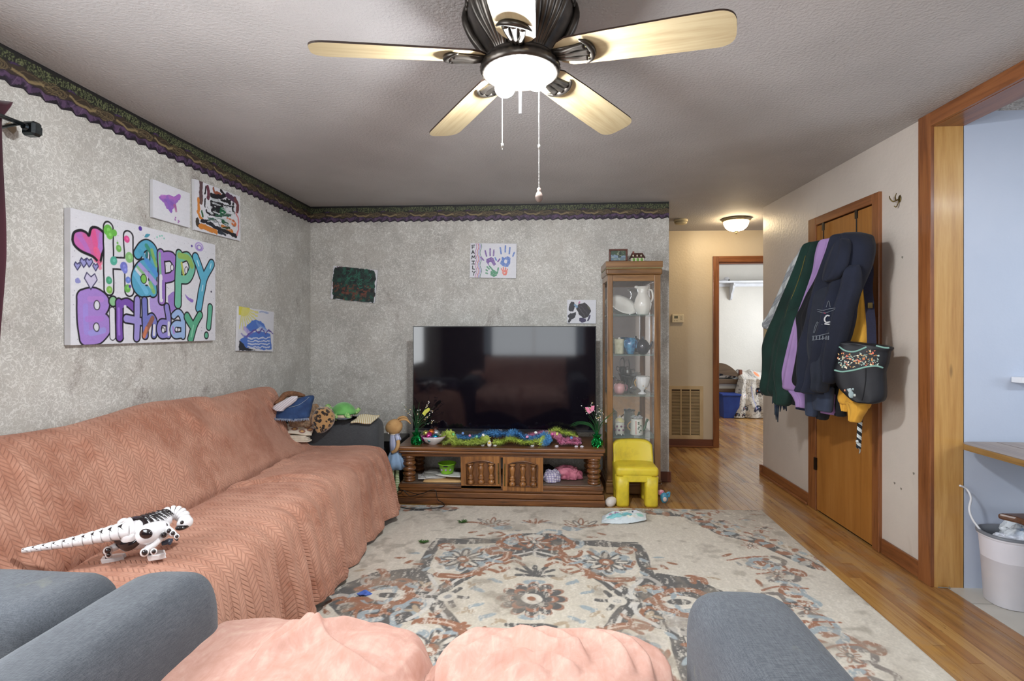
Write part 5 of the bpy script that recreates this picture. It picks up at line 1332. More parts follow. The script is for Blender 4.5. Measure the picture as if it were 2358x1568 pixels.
def p_dark(P, Z):
    P.warp(.006, 40); D = (38, 36, 46)
    P.poly([Z(*p) for p in ((2065, 600), (2085, 560), (2115, 565), (2120, 600), (2105, 640), (2085, 645), (2068, 635))], D)
    P.poly([Z(*p) for p in ((2130, 620), (2150, 580), (2200, 568), (2245, 610), (2255, 640), (2225, 690), (2190, 700), (2150, 660))], (42, 38, 44))
    P.poly([Z(*p) for p in ((2055, 680), (2080, 660), (2130, 650), (2120, 690), (2090, 710), (2075, 740), (2055, 730), (2070, 700))], D)
    P.poly([Z(*p) for p in ((2155, 695), (2210, 700), (2215, 725), (2180, 738), (2155, 725))], (58, 50, 84)); P.stroke([Z(2240, 680), Z(2228, 715)], .007, (56, 50, 80))
    P.stroke([Z(2120, 590), Z(2135, 605)], .010, (120, 150, 180)); P.stroke([Z(2150, 575), Z(2160, 560)], .005, (190, 120, 160)); P.stroke([Z(2225, 600), Z(2245, 625)], .005, (80, 80, 60))
    P.stroke([Z(2150, 610), Z(2200, 680)], .003, (70, 66, 74)); P.stroke([Z(2170, 600), Z(2220, 660)], .003, (66, 60, 70))
canvas('small white canvas with black and violet blobs above the right end of the television', 'paintings on the back wall', 'B', ((1306, 690), (1372, 691), (1373, 745), (1306, 745)), 130, 105, p_dark, ZB)
# ================================================================== SMALL THINGS ON AND AROUND THE STAND
from mathutils.bvhtree import BVHTree
def seen_on(obj, px, py, lift=0.0):
    """where the line of sight through a picture point meets a surface"""
    me = obj.data; bt = BVHTree.FromPolygons([v.co for v in me.vertices], [tuple(p.vertices) for p in me.polygons])
    r = Vector(ray(px, py)).normalized(); h = bt.ray_cast(Vector((0, 0, H)), r)
    return (h[0]+h[1]*lift, h[1]) if h[0] else (None, None)
def down_on(bt, x, y, z=1.5):
    h = bt.ray_cast(Vector((x, y, z)), Vector((0, 0, -1))); return h[0].z if h[0] else None
STZ = .436
# --- vases wrapped in green foil with wire grass and blossoms
m_foil = M('green_foil', (26, 150, 74), (10, 96, 44), scale=30, rough=.14, metal=.85, bump=.9, bscale=40, bdist=.02)
m_grass = M('wire_grass', (46, 100, 52), (30, 70, 40), rough=.4)
m_bud = M('pearl_bud', (214, 200, 160), (196, 160, 100), scale=60, rough=.35)
def foil_vase(x, y, label, lean, extra, seed):
    r_ = random.Random(seed)
    e = empty('vase', (x, y, STZ), label=label, cat='vase', group='green foil vases on the stand')
    V, F = lathe([(.036, 0), (.041, .014), (.040, .042), (.029, .058), (.022, .066), (.033, .090), (.024, .092)], 26, fn=lambda t, i: 1+.14*math.sin(t*7+i*1.7)+.08*math.sin(t*13+i*3))
    MB().add([(v[0], v[1], v[2]+.001) for v in V], F, M=Matrix.Translation((x, y, STZ))).build('foil_wrap', m_foil, e, smooth=False)
    V, F = lathe([(.014, .05), (.012, .12), (.016, .125), (.010, .12), (.012, .05)], 14)
    MB().add(V, F, M=Matrix.Translation((x, y, STZ))).build('glass_neck', M('green_glass', (30, 110, 60), rough=.1, alpha=.7), e, smooth=True)
    mb = MB(); mbb = MB(); mw = MB()
    for k in range(26):
        a = r_.uniform(0, 2*PI); sp = r_.uniform(.02, .16); hh = r_.uniform(.13, .30)
        dx = sp*math.cos(a)+lean*r_.uniform(0, 1.2); dy = sp*math.sin(a)*.5
        p = [(x, y, STZ+.06), (x+dx*.25, y+dy*.25, STZ+.06+hh*.5), (x+dx, y+dy, STZ+.06+hh*r_.uniform(.75, 1))]
        mb.add(*tube(p, [.0018, .0014, .0007], 4, 5))
        if k % 3 == 0:
            for q in range(5):
                t = r_.uniform(.5, 1); c = [p[1][i]*(1-t)+p[2][i]*t+r_.uniform(-.012, .012) for i in range(3)]
                (mbb if q % 2 else mw).add(*ellip(c, (.0045, .0045, .0045), 6, 4))
    if extra == 'arc':
        for k in range(7):
            mb.add(*tube([(x, y, STZ+.08), (x-.05, y-.01, STZ+.15+k*.004), (x-.12-k*.005, y-.01, STZ+.17+k*.003), (x-.18-k*.004, y-.02, STZ+.14+r_.uniform(0, .03))], [.0018, .0014, .001, .0006], 4, 6))
    mb.build('stems', m_grass, e)
    o = mbb.build('buds', m_bud, e, smooth=True); o['kind'] = 'stuff'; o = mw.build('blossoms', M('white_blossom', (222, 216, 214), rough=.5), e, smooth=True); o['kind'] = 'stuff'
    return e
v1 = foil_vase(-.985, 4.02, 'green foil wrapped bud vase with gold berry stems at the left end of the stand', .03, '', 2)
v2 = foil_vase(.405, 4.02, 'green foil wrapped bud vase with a pink butterfly at the right end of the stand', -.02, 'arc', 5)
def flat(name, pts, d, mat, parent, t=.003):
    V, F = slab([(p[0], p[1]) for p in pts], t); return V, F
def pick(px_pts, y, mat, parent, name, t=.004):
    P_ = [onY(a, b, y) for a, b in px_pts]; n = len(P_)
    V = [(p[0], y, p[2]) for p in P_]+[(p[0], y+t, p[2]) for p in P_]
    F = [tuple(range(n)), tuple(reversed(range(n, 2*n)))]+[(i, i+n, (i+1) % n+n, (i+1) % n) for i in range(n)]
    return MB().add(V, F).build(name, mat, parent)
pick([(1347, 938), (1353, 937), (1358, 941), (1362, 935), (1369, 934), (1368, 944), (1362, 950), (1356, 953), (1351, 947)], 3.99, M('pink_felt', (232, 140, 170), rough=.9), v2, 'butterfly')
pick([(972, 952), (978, 944), (986, 939), (990, 941), (989, 946), (982, 952), (978, 958)], 3.99, M('yellow_glitter', (206, 206, 84), rough=.5), v1, 'bird')
# --- bowl of eggs
bx, by = -.855, 4.03
m_china = M('white_china', (226, 222, 220), (214, 210, 208), rough=.18, coat=.3)
V, F = lathe([(.035, 0), (.04, .006), (.07, .022), (.092, .05), (.097, .062), (.092, .060), (.065, .028), (.03, .012), (.001, .01)], 36, cap=False)
bowl = MB().add([(v[0], v[1]*.8, v[2]) for v in V], F, M=Matrix.Translation((bx, by, STZ+.001))).build('bowl', m_china, None, smooth=True)
tag(bowl, 'white china bowl with a pink rim full of shiny eggs on the stand', 'bowl')
V, F = tube([(bx+.0955*math.cos(a), by+.0765*math.sin(a), STZ+.063) for a in np.linspace(0, 2*PI, 33)], .0022, 6)
MB().add(V, F).build('rim', M('pink_rim', (206, 130, 170), rough=.3), bowl, smooth=True)
def egg_mesh(r, n=18):
    V, F = ellip((0, 0, 0), (r, r, r*1.28), n, 12); return [(v[0]*(1-.12*v[2]/r), v[1]*(1-.12*v[2]/r), v[2]) for v in V], F
def metal_(c): return M('shiny_shell', c, c, rough=.14, metal=.75, coat=.5)
for k, (px, py, dy, c, lab) in enumerate([(976, 1009, -.03, (150, 20, 130), 'violet'), (988, 1002, -.03, (206, 60, 140), 'magenta pink'), (1001, 1007, -.035, (20, 120, 150), 'teal blue'), (980, 997, .0, (178, 176, 96), 'pale olive'), (994, 994, .03, (222, 120, 50), 'copper orange'),
                                    (1006, 997, .02, (200, 200, 206), 'silver'), (1003, 990, .05, (70, 36, 30), 'dark bronze'), (990, 1012, -.05, (120, 170, 180), 'light aqua')]):
    p = onY(px, py, by+dy*.8); V, F = egg_mesh(.0225)
    o = MB().add(V, F).build('egg', metal_(c), None, smooth=True, loc=p, rot=(k*.9+1.2, k*.5, 0))
    tag(o, f'shiny {lab} decorative egg in the white bowl on the stand', 'egg', 'eggs in the bowl')
# --- tinsel garlands
def tinsel(name, label, px_pts, y0, r, col, n=36, seed=0, grp='tinsel garlands on the stand'):
    r *= 1.6
    r_ = np.random.RandomState(seed)
    P_ = np.array([onY(a, b, y0+dy) for a, b, dy in px_pts]); P_[:, 2] = np.maximum(P_[:, 2], STZ+r*.72)
    S = spl(P_, 14); L = np.concatenate([[0], np.cumsum(np.linalg.norm(np.diff(S, axis=0), axis=1))])
    m = int(L[-1]/.0032); t = np.linspace(0, L[-1], m); C = np.stack([np.interp(t, L, S[:, i]) for i in range(3)], 1)
    T = np.gradient(C, axis=0); T /= np.linalg.norm(T, axis=1, keepdims=True)+1e-9
    V = []; F = []
    for i in range(m):
        for k in range(n//2):
            a = r_.randn(3); a -= T[i]*np.dot(a, T[i])*.6; a /= np.linalg.norm(a)+1e-9; q = np.cross(a, T[i]); q /= np.linalg.norm(q)+1e-9
            l = r*r_.uniform(.55, 1.15); w = .0021; b = C[i]; e = C[i]+a*l
            if e[2] < STZ+.001: e[2] = STZ+.001
            j = len(V); V += [tuple(b-q*w), tuple(b+q*w), tuple(e+q*w*.7), tuple(e-q*w*.7)]; F.append((j, j+1, j+2, j+3))
    c2 = tuple(int(v*.85) for v in col)
    o = link(name, mkmesh(name, V, np.array(F), smooth=False), M('tinsel', col, c2, scale=60, rough=.55))
    k = link('core_wire', mkmesh('core_wire', *tube(C[::4], .0035, 6)), M('tinsel_core', c2, rough=.6), o)
    return tag(o, label, 'garland', grp)
LIME, SKY, PNK = (222, 240, 120), (110, 180, 236), (250, 170, 206)
tinsel('garland', 'lime green tinsel garland heap beside the egg bowl', [(1010, 1018, -.02), (1018, 1008, 0), (1030, 998, .03), (1040, 1002, .0), (1046, 1018, -.06), (1062, 1020, -.06), (1085, 1016, -.05), (1108, 1014, -.05), (1122, 1010, 0)], 4.05, .021, LIME, seed=1)
tinsel('garland', 'blue tinsel garland across the middle of the stand under the television', [(1052, 1012, .02), (1075, 1010, .02), (1100, 1008, .05), (1122, 998, .08), (1150, 998, .05), (1170, 1000, .05), (1185, 996, .02), (1200, 1004, .0), (1214, 1014, -.02)], 4.05, .021, SKY, seed=2)
tinsel('garland', 'lime green tinsel garland in front of the blue one at the middle of the stand', [(1138, 1018, -.05), (1155, 1018, -.06), (1172, 1010, -.05), (1190, 1014, -.06), (1205, 1018, -.06), (1222, 1018, -.06), (1236, 1016, -.05)], 4.05, .020, LIME, seed=3)
tinsel('garland', 'blue tinsel garland beside the pink one right of the middle of the stand', [(1210, 1008, .05), (1225, 1012, 0), (1240, 1006, .03), (1255, 1000, .02), (1264, 1012, -.03), (1252, 1020, -.07)], 4.05, .019, SKY, seed=4)
tinsel('garland', 'pink tinsel garland strand nearest the right vase', [(1208, 1006, .06), (1232, 1000, .06), (1250, 998, .06), (1285, 1004, -.02), (1290, 1016, -.05), (1310, 1014, -.02), (1325, 1010, -.02), (1334, 1018, -.02)], 4.05, .018, PNK, seed=5)
tinsel('garland', 'lime green tinsel garland heaped up right of the television logo', [(1244, 1020, -.05), (1256, 1010, .0), (1270, 994, .04), (1284, 990, .04), (1296, 996, .03), (1310, 998, .03), (1326, 1004, .02)], 4.05, .021, LIME, seed=6)
tinsel('garland', 'pale yellow green tinsel strand along the front edge between egg bowl and chick', [(1022, 1022, -.08), (1045, 1012, -.07), (1075, 1022, -.08), (1100, 1020, -.08), (1116, 1018, -.08)], 4.06, .015, (214, 230, 130), seed=7)
tinsel('garland', 'blue tinsel strand lying over the left lime green one behind the chick', [(1048, 1006, .0), (1070, 1008, -.02), (1092, 1008, -.02), (1120, 1002, .02)], 4.05, .016, SKY, seed=8)
tinsel('garland', 'pink tinsel tuft at the far right end before the television leg', [(1296, 1012, -.05), (1312, 1018, -.06), (1330, 1020, -.06)], 4.06, .015, PNK, seed=9)
# small plastic eggs and blossoms between the tinsel
cols = [(226, 110, 170), (110, 150, 210), (214, 206, 120), (120, 190, 170), (220, 150, 190), (232, 232, 232), (120, 200, 120)]
nm = ['pink', 'blue', 'yellow', 'aqua', 'rose', 'white', 'green']
for k, (px, py, c, what) in enumerate([(1037, 1011, 0, 'between the left lime tinsel strands'), (1044, 1000, 6, 'above the left lime tinsel'), (1066, 998, 1, 'behind the left lime tinsel'), (1082, 1003, 4, 'behind the blue tinsel start'), (1113, 1002, 5, 'left of the chick'), (1098, 1006, 3, 'left of the chick in the lime tinsel'),
                               (1214, 1006, 4, 'where blue and pink tinsel meet'), (1234, 996, 5, 'on top of the pink tinsel'), (1272, 1000, 0, 'on the right lime tinsel heap'), (1283, 999, 2, 'on the right lime tinsel heap'), (1316, 1008, 1, 'near the right end of the tinsel'), (1306, 1016, 2, 'in front of the pink tinsel end'), (1290, 1018, 0, 'under the pink tinsel'), (1229, 1021, 4, 'in front of the middle lime tinsel')]):
    p = list(onY(px, py, 4.015)); p[2] = max(p[2], STZ+.014); V, F = egg_mesh(.0105, 12)
    o = MB().add(V, F).build('plastic_egg', M('pastel_plastic', cols[c], cols[c], rough=.3), None, smooth=True, loc=p, rot=(1.2+k, k*.7, k))
    tag(o, f'small {nm[c]} plastic egg {what}', 'egg', 'small plastic eggs in the tinsel')
for k, (px, py, what) in enumerate([(1112, 1020, 'left of the chick'), (1226, 1004, 'on the blue tinsel'), (1282, 1022, 'at the front under the lime heap'), (1327, 1020, 'at the right end of the pink tinsel'), (1340, 1018, 'beside the television leg'), (1140, 1022, 'right of the chick')]):
    p = onY(px, py, 3.99); mb = MB()
    for q in range(5): a = q*2*PI/5+k; mb.add(*ellip((p[0]+.008*math.cos(a), p[1]+.005*math.sin(a), STZ+.005+.003*math.sin(a)), (.008, .005, .003), 8, 5))
    o = mb.build('fabric_flower', M('white_petal', (224, 220, 226), rough=.7), None, smooth=True)
    tag(o, f'small white fabric flower {what} on the stand', 'flower', 'white fabric flowers on the stand')
# --- chick egg
p = onY(1127, 1026, 3.965); cx, cy = p[0], 3.965
V, F = lathe([(.010, 0), (.0155, .006), (.0165, .018), (.0140, .032), (.0085, .042), (.001, .046)], 18)
ck = MB().add(V, F, M=Matrix.Translation((cx, cy, STZ+.001))).build('chick_figurine', M('egg_white', (226, 222, 216), rough=.3), None, smooth=True)
tag(ck, 'small white egg figurine with a yellow chick face at the front of the stand', 'figurine')
MB().add(*ellip((cx, cy-.006, STZ+.028), (.0115, .0115, .011), 14, 8)).build('chick_head', M('chick_yellow', (232, 206, 80), rough=.5), ck, smooth=True)
MB().add(*lathe([(.0035, 0), (.0001, .007)], 8), M=Matrix.Translation((cx, cy-.016, STZ+.027)) @ Matrix.Rotation(PI/2, 4, 'X')).build('beak', M('beak_orange', (226, 130, 50), rough=.5), ck)

# --- inside the stand: papers, envelope, green basket, cloths
SHZ = .158
def sheet(name, cx, cy, w, d, rz, z, mat, parent=None, t=.0012, curl=.003):
    def fn(u, v):
        a = (u-.5)*w; b = (v-.5)*d; return np.stack([cx+a*math.cos(rz)-b*math.sin(rz), cy+a*math.sin(rz)+b*math.cos(rz), z+curl*(np.sin(u*3+rz)*.5+.5)*(u-.5)**2*4+t], 1)
    V, F, uv = grid(fn, 8, 6); o = link(name, mkmesh(name, V, F), mat, parent); md = o.modifiers.new('t', 'SOLIDIFY'); md.thickness = t; md.offset = -1; return o
m_env = M('manila', (204, 168, 116), (192, 154, 104), rough=.8)
tag(sheet('envelope', -.77, 4.055, .30, .20, .03, SHZ+.001, m_env, t=.010, curl=.0), 'tan padded envelope lying under papers on the lower shelf of the stand', 'envelope')
rp2 = random.Random(8)
for k, (x, y, rz, wd, c, lab) in enumerate([(-.88, 4.08, .25, .21, (206, 204, 200), 'lowest white sheet fanned out at the left'), (-.86, 4.10, .05, .20, (196, 196, 194), 'grey white sheet above the lowest at the left'), (-.84, 4.09, .42, .20, (212, 210, 206), 'white sheet fanned in the middle of the pile'),
                                   (-.83, 4.13, .18, .24, (150, 148, 140), 'grey printed magazine in the paper pile'), (-.82, 4.16, -.1, .22, (168, 166, 160), 'folded newspaper at the back of the pile'), (-.72, 4.07, -.28, .21, (222, 220, 216), 'top white sheet under the green basket')]):
    o = sheet('paper', x, y, wd, .15, rz, SHZ+.012+k*.0045, M('paper', c, tuple(v-14 for v in c), scale=30, rough=.8), curl=.006, t=.003)
    tag(o, lab+' on the stand shelf', 'paper', 'papers on the stand shelf')
gx, gy, gz = -.757, 4.085, SHZ+.042
V, F = lathe([(.048, 0), (.068, .078), (.0715, .078), (.0715, .072), (.070, .072), (.0665, .074), (.047, .003), (.001, .003)], 36, cap=False)
gb = MB().add(V, F, M=Matrix.Translation((gx, gy, gz))).build('basket', M('lime_plastic', (136, 196, 48), (126, 186, 40), rough=.4), None, smooth=True); tag(gb, 'lime green plastic basket on the papers inside the stand', 'basket')
mb = MB().add(*lathe([(.0485, 0), (.001, -.001)], 36, cap=False), M=Matrix.Translation((gx, gy, gz))); mb.build('bottom', M('lime_plastic2', (120, 180, 40), rough=.4), gb)
MB().box((gx-.017, gy-.0705, gz+.060), (gx+.017, gy-.064, gz+.068)).build('handle_slot', m_black, gb, bevel=.002)
MB().box((gx-.017, gy+.064, gz+.060), (gx+.017, gy+.0705, gz+.068)).build('handle_slot', m_black, gb, bevel=.002)
for k in range(3):
    a = -PI/2+(-.6+.6*k); mb = MB()
    for q in range(5): b = q*2*PI/5; mb.add(*ellip((gx+.0585*math.cos(a)+.005*math.cos(b), gy+.0585*math.sin(a), gz+.035+.005*math.sin(b)), (.004, .002, .004), 6, 4))
    mb.build('printed_flower', M('lilac_print', (176, 150, 190), rough=.5), gb, smooth=True)
def heap(name, c, r, mat, label, cat='cloth', group=None, seed=0, n=36, rough=.25, e=.8, parent=None, flatb=True, freq=3):
    """crumpled cloth: a lump with sharp random folds"""
    V, F = ellip((0, 0, 0), (1, 1, 1), n*2, n, e); V = np.array(V)
    a = np.arctan2(V[:, 1], V[:, 0]); k = fbm(V[:, 0]*freq+seed, V[:, 1]*freq+V[:, 2]*2, 3, seed); kk = 1-np.abs(fbm(V[:, 0]*freq*1.4+seed, V[:, 1]*freq*1.4+V[:, 2], 2, seed+2))*2
    V = V*(1+rough*k+rough*.35*kk)[:, None]*np.array(r)
    if flatb: V[:, 2] = np.maximum(V[:, 2], -r[2]*.55)
    V = V+np.array(c); o = link(name, mkmesh(name, V, F), mat, parent)
    if label: tag(o, label, cat, group)
    return o
def plaid(name, base, c1, c2, s=.02, ax='Object'):
    t = NT(name); v = t.sep(t.coord(ax)); a = t.math('FRACT', t.math('DIVIDE', t.math('ADD', v[0], t.math('MULTIPLY', v[1], .4)), s)); b = t.math('FRACT', t.math('DIVIDE', t.math('ADD', v[2], t.math('MULTIPLY', v[1], .6)), s))
    m = t.mix(t.math('MULTIPLY', t.math('GREATER_THAN', a, .55), .6), lin(base), lin(c1)); m = t.mix(t.math('MULTIPLY', t.math('GREATER_THAN', b, .55), .6), m, lin(c1)); m = t.mix(t.math('MULTIPLY', t.math('GREATER_THAN', t.math('MULTIPLY', a, b), .8), .8), m, lin(c2))
    t.col(m); t.b.inputs['Roughness'].default_value = .9; return t.m
p = onY(1271, 1106, 4.03); heap('cloth', (p[0], 4.05, SHZ+.030), (.062, .06, .05), plaid('plaid_cotton', (206, 200, 206), (120, 110, 160), (190, 150, 110)), 'crumpled blue and tan plaid cloth on the right of the stand shelf', seed=3)
p = onY(1308, 1098, 4.1); heap('cloth', (p[0], 4.12, SHZ+.036), (.095, .06, .055), M('pink_cotton', (202, 126, 142), (160, 84, 104), scale=20, rough=.9), 'crumpled pink cloth at the right of the stand shelf', seed=6, rough=.35)
p = onY(1252, 1092, 4.2); heap('cloth', (p[0]+.02, 4.24, SHZ+.03), (.06, .05, .04), M('dark_cotton', (44, 38, 42), rough=.9), 'dark patterned cloth behind the plaid one on the stand shelf', seed=9)
# cables
def cable(pts, r, label, mat=m_black, cat='cable', name='cable'):
    o = MB().add(*tube(pts, r, 6, 8)).build(name, mat, None, smooth=True); return tag(o, label, cat)
f = lambda a, b, z: onZ(a, b, z)
cable([onY(902, 1115, 3.93), onY(918, 1138, 3.905), onZ(930, 1130, .16), onY(965, 1138, 3.895), onY(1000, 1128, 3.895), onY(1008, 1150, 3.885), f(1022, 1160, .012), f(1015, 1168, .012), f(960, 1172, .012), f(925, 1168, .012), f(912, 1160, .012), onY(908, 1140, 3.92), onY(925, 1128, 3.89), onY(945, 1142, 3.89), onY(975, 1135, 3.89)], .0028, 'thin black cable looped over the front of the stand base at its left end')
cable([(-1.13, 4.40, .05), (-1.05, 4.45, .25), (-.98, 4.5, .42), (-.9, 4.5, .5)], .003, 'black power cable behind the left end of the stand')
cable([(.42, 4.45, .36), (.36, 4.49, .16), (.30, 4.52, .03), (.2, 4.55, .006)], .003, 'black power cable behind the right end of the stand')
# --- black box behind the doll
bb = tag(box('subwoofer', (-1.47, 4.18, .008), (-1.165, 4.52, .42), m_black, None, bevel=.008), 'black speaker box standing on the floor behind the far arm of the sofa', 'speaker')
box('mesh_grille', (-1.45, 4.174, .32), (-1.18, 4.179, .405), M('grille', (36, 36, 38), rough=.8, bump=.5, bscale=500), bb, bevel=.001)

# --- bunny doll
def build_doll():
    D = 3.98; X = lambda a, b, dy=0: onY(a, b, D+dy)
    e = empty('bunny_doll', X(912, 1150)[:2]+(0,), label='tan cloth bunny doll in a blue dress standing left of the stand', cat='doll')
    e.location[2] = 0
    m_t = M('tan_cloth', (190, 150, 100), (176, 134, 86), scale=20, rough=.95, bump=.2, bscale=300); 
    m_st = NT('striped_sock'); z = m_st.sep(m_st.coord())[2]; s_ = m_st.math('FRACT', m_st.math('DIVIDE', z, .0125)); m_st.col(m_st.mix(m_st.math('GREATER_THAN', s_, .55), lin((206, 208, 178)), lin((120, 150, 84)))); m_st.b.inputs['Roughness'].default_value = .95; m_st = m_st.m
    c = X(909, 983); mb = MB(); V, F = ellip((0, 0, 0), (.060, .054, .060), 24, 16)
    V = [(v[0]*(1+.10*v[2]/.05)-.010*max(0, -v[0]/.05)*(1-v[2]/.05), v[1], v[2]) for v in V]; mb.add([(v[0]+c[0], v[1]+D, v[2]+c[2]) for v in V], F)
    nz = X(900, 992); mb.add(*ellip((nz[0], D-.004, nz[2]), (.022, .026, .022), 14, 10))
    head = mb.build('head', m_t, e, smooth=True)
    q = X(902, 976); MB().add(*ellip((q[0], D-.043, q[2]), (.0035, .003, .0045), 8, 6)).build('eye', m_black, head, smooth=True)
    q = X(898, 995); MB().add(*ellip((q[0]-.004, D-.026, q[2]), (.006, .005, .012), 8, 6)).build('whiskers', M('white_floss', (224, 214, 206), rough=.9), head, smooth=True)
    for a, b, dy in (([(914, 974), (924, 966), (936, 966), (946, 976)], .020, .0), ([(910, 972), (920, 962), (931, 960), (940, 965)], .018, .03)):
        MB().add(*tube([X(*k, dy) for k in a], [.010, b, b*.9, .005], 10, 5, flat=.5)).build('ear', m_t, head, smooth=True)
    # dress: bodice and skirt
    m_b = NT('striped_bodice'); x_ = m_b.sep(m_b.coord())[0]; s_ = m_b.math('FRACT', m_b.math('DIVIDE', x_, .012)); m_b.col(m_b.mix(m_b.math('GREATER_THAN', s_, .6), lin((196, 200, 218)), lin((140, 150, 190)))); m_b.b.inputs['Roughness'].default_value = .9; m_b = m_b.m
    c = X(909, 1020); tz = X(909, 998)[2]; wz = X(909, 1042)[2]; kz = X(909, 1078)[2]
    V, F = lathe([(.022, tz), (.036, tz-.012), (.040, (tz+wz)/2), (.038, wz)], 20); MB().add([(v[0]+c[0], v[1]*.8+D, v[2]) for v in V], F).build('bodice', m_b, e, smooth=True)
    V, F = lathe([(.040, wz+.004), (.052, wz-.03), (.066, (wz+kz)/2), (.080, kz), (.076, kz+.002), (.04, wz)], 40, fn=lambda t, i: 1+(.10*math.sin(7*t+1) if i in (1, 2, 3, 4) else 0), cap=False)
    MB().add([(v[0]+c[0]+.002, v[1]*.8+D, v[2]) for v in V], F).build('skirt', M('denim_blue_cloth', (150, 176, 204), (128, 154, 186), scale=12, rough=.9), e, smooth=True)
    MB().add(*tube([X(914, 1005, -.02), X(917, 1022, -.045), X(912, 1036, -.05), X(903, 1042, -.045)], [.018, .015, .014, .011], 10, 5)).build('arm', m_t, e, smooth=True)
    MB().add(*tube([X(914, 1002, -.015), X(918, 1013, -.045)], [.020, .021], 12, 4)).build('sleeve', m_b, e, smooth=True)
    for dx, dy in ((-.014, -.01), (.018, .012)):
        xx = c[0]+dx; lg = MB().add(*tube([(xx, D+dy, kz+.02), (xx-.002, D+dy, kz-.06), (xx+.002, D+dy, .105), (xx, D+dy, .06)], [.017, .015, .020, .016], 12, 4)).build('leg', m_st, e, smooth=True)
        MB().add(*tube([(xx, D+dy, .075), (xx-.006, D+dy-.006, .035), (xx-.022, D+dy-.03, .022)], [.016, .020, .016], 12, 4)).build('foot', m_t, lg, smooth=True)
    MB().add(*tube([(c[0]+.032*math.cos(a), D+.026*math.sin(a), tz-.003) for a in np.linspace(0, 2*PI, 17)], .006, 6)).build('collar', M('lace', (220, 210, 196), rough=.9), e, smooth=True)
build_doll()

# ================================================================== CURIO CABINET CONTENTS AND TOP
m_porc = M('porcelain', (226, 224, 216), (216, 213, 204), scale=12, rough=.2, coat=.4)
def atc(px, z, y=4.42): return (onY(px, 800, y)[0], y, z)
def vessel(name, label, cat, px, z, prof, mat, y=4.42, n=28, fn=None, sx=1, group=None, sc=1):
    x, y, z = atc(px, z, y); V, F = lathe([(r*sc, q*sc) for r, q in prof], n, fn=fn)
    return tag(MB().add([(v[0]*sx, v[1], v[2]) for v in V], F, M=Matrix.Translation((x, y, z+.0005))).build(name, mat, None, smooth=True), label, cat, group), (x, y, z)
S0, S1, S2, S3 = SH
# top shelf: scalloped pitcher and leaning oval platter
o, (x, y, z) = vessel('pitcher', 'white scalloped china pitcher with curled handle on the top cabinet shelf', 'pitcher', 1480, S0, [(.045, 0), (.05, .01), (.066, .05), (.072, .09), (.060, .135), (.042, .17), (.040, .20), (.052, .235), (.048, .235), (.036, .20)], m_porc, fn=lambda t, i: 1+.03*math.cos(9*t)+(.10*math.cos(2*t) if i >= 7 else 0))
MB().add(*tube([(x+.045, y, z+.21), (x+.075, y, z+.20), (x+.082, y, z+.14), (x+.062, y, z+.10)], [.008, .008, .008, .006], 8, 5)).build('handle', m_porc, o, smooth=True)
MB().add(*ellip((x-.052, y, z+.232), (.018, .014, .012), 10, 6)).build('spout', m_porc, o, smooth=True)
x, y, z = atc(1432, S0, 4.46); V, F = lathe([(.001, .0), (.06, .003), (.10, .012), (.125, .024), (.127, .028), (.09, .016), (.001, .008)], 36, cap=False)
tag(MB().add([(v[0], v[1]*.62, v[2]) for v in V], F, M=Matrix.Translation((x+.005, y+.02, z+.078)) @ Matrix.Rotation(math.radians(24), 4, 'Y') @ Matrix.Rotation(math.radians(62), 4, 'X')).build('platter', m_porc, None, smooth=True), 'white oval platter leaning behind the pitcher on the top cabinet shelf', 'platter')
# second shelf
o, (x, y, z) = vessel('jar', 'cream speckled pottery jar at the left of the second cabinet shelf', 'jar', 1426, S1, [(.034, 0), (.037, .01), (.036, .06), (.040, .115), (.036, .125), (.030, .122)], M('cream_pottery', (206, 204, 176), (184, 182, 150), scale=40, rough=.5, bump=.5, bscale=80), fn=lambda t, i: 1+.02*math.sin(8*t+i))
MB().add(*ellip((x, y, z+.13), (.012, .012, .010), 10, 6)).build('lid_knob', m_porc, o, smooth=True)
o, (x, y, z) = vessel('vase', 'blue drip-glazed ribbed vase in the middle of the second cabinet shelf', 'vase', 1452, S1, [(.028, 0), (.032, .02), (.044, .06), (.046, .09), (.040, .135), (.036, .132)], M('blue_glaze', (70, 140, 176), (40, 84, 130), scale=30, rough=.2, coat=.5), fn=lambda t, i: 1+.06*math.cos(8*t))
for s in (-1, 1): MB().add(*tube([(x+s*.035, y-.01, z+.12), (x+s*.052, y-.01, z+.10), (x+s*.044, y-.01, z+.05)], .005, 6, 4)).build('handle', bpy.data.materials['blue_glaze'], o, smooth=True)
m_bt = M('black_glaze', (38, 38, 48), (28, 28, 36), rough=.15, coat=.6)
o, (x, y, z) = vessel('teapot', 'glossy black teapot at the right of the second cabinet shelf', 'teapot', 1480, S1, [(.03, 0), (.046, .02), (.056, .055), (.050, .09), (.030, .115), (.026, .12), (.012, .126), (.010, .135), (.012, .142), (.001, .146)], m_bt)
MB().add(*tube([(x+.04, y, z+.04), (x+.065, y, z+.07), (x+.08, y, z+.105)], [.016, .011, .008], 10, 4)).build('spout', m_bt, o, smooth=True)
MB().add(*tube([(x-.04, y, z+.10), (x-.058, y, z+.115), (x-.066, y, z+.08), (x-.046, y, z+.04)], .005, 8, 4)).build('handle', m_bt, o, smooth=True)
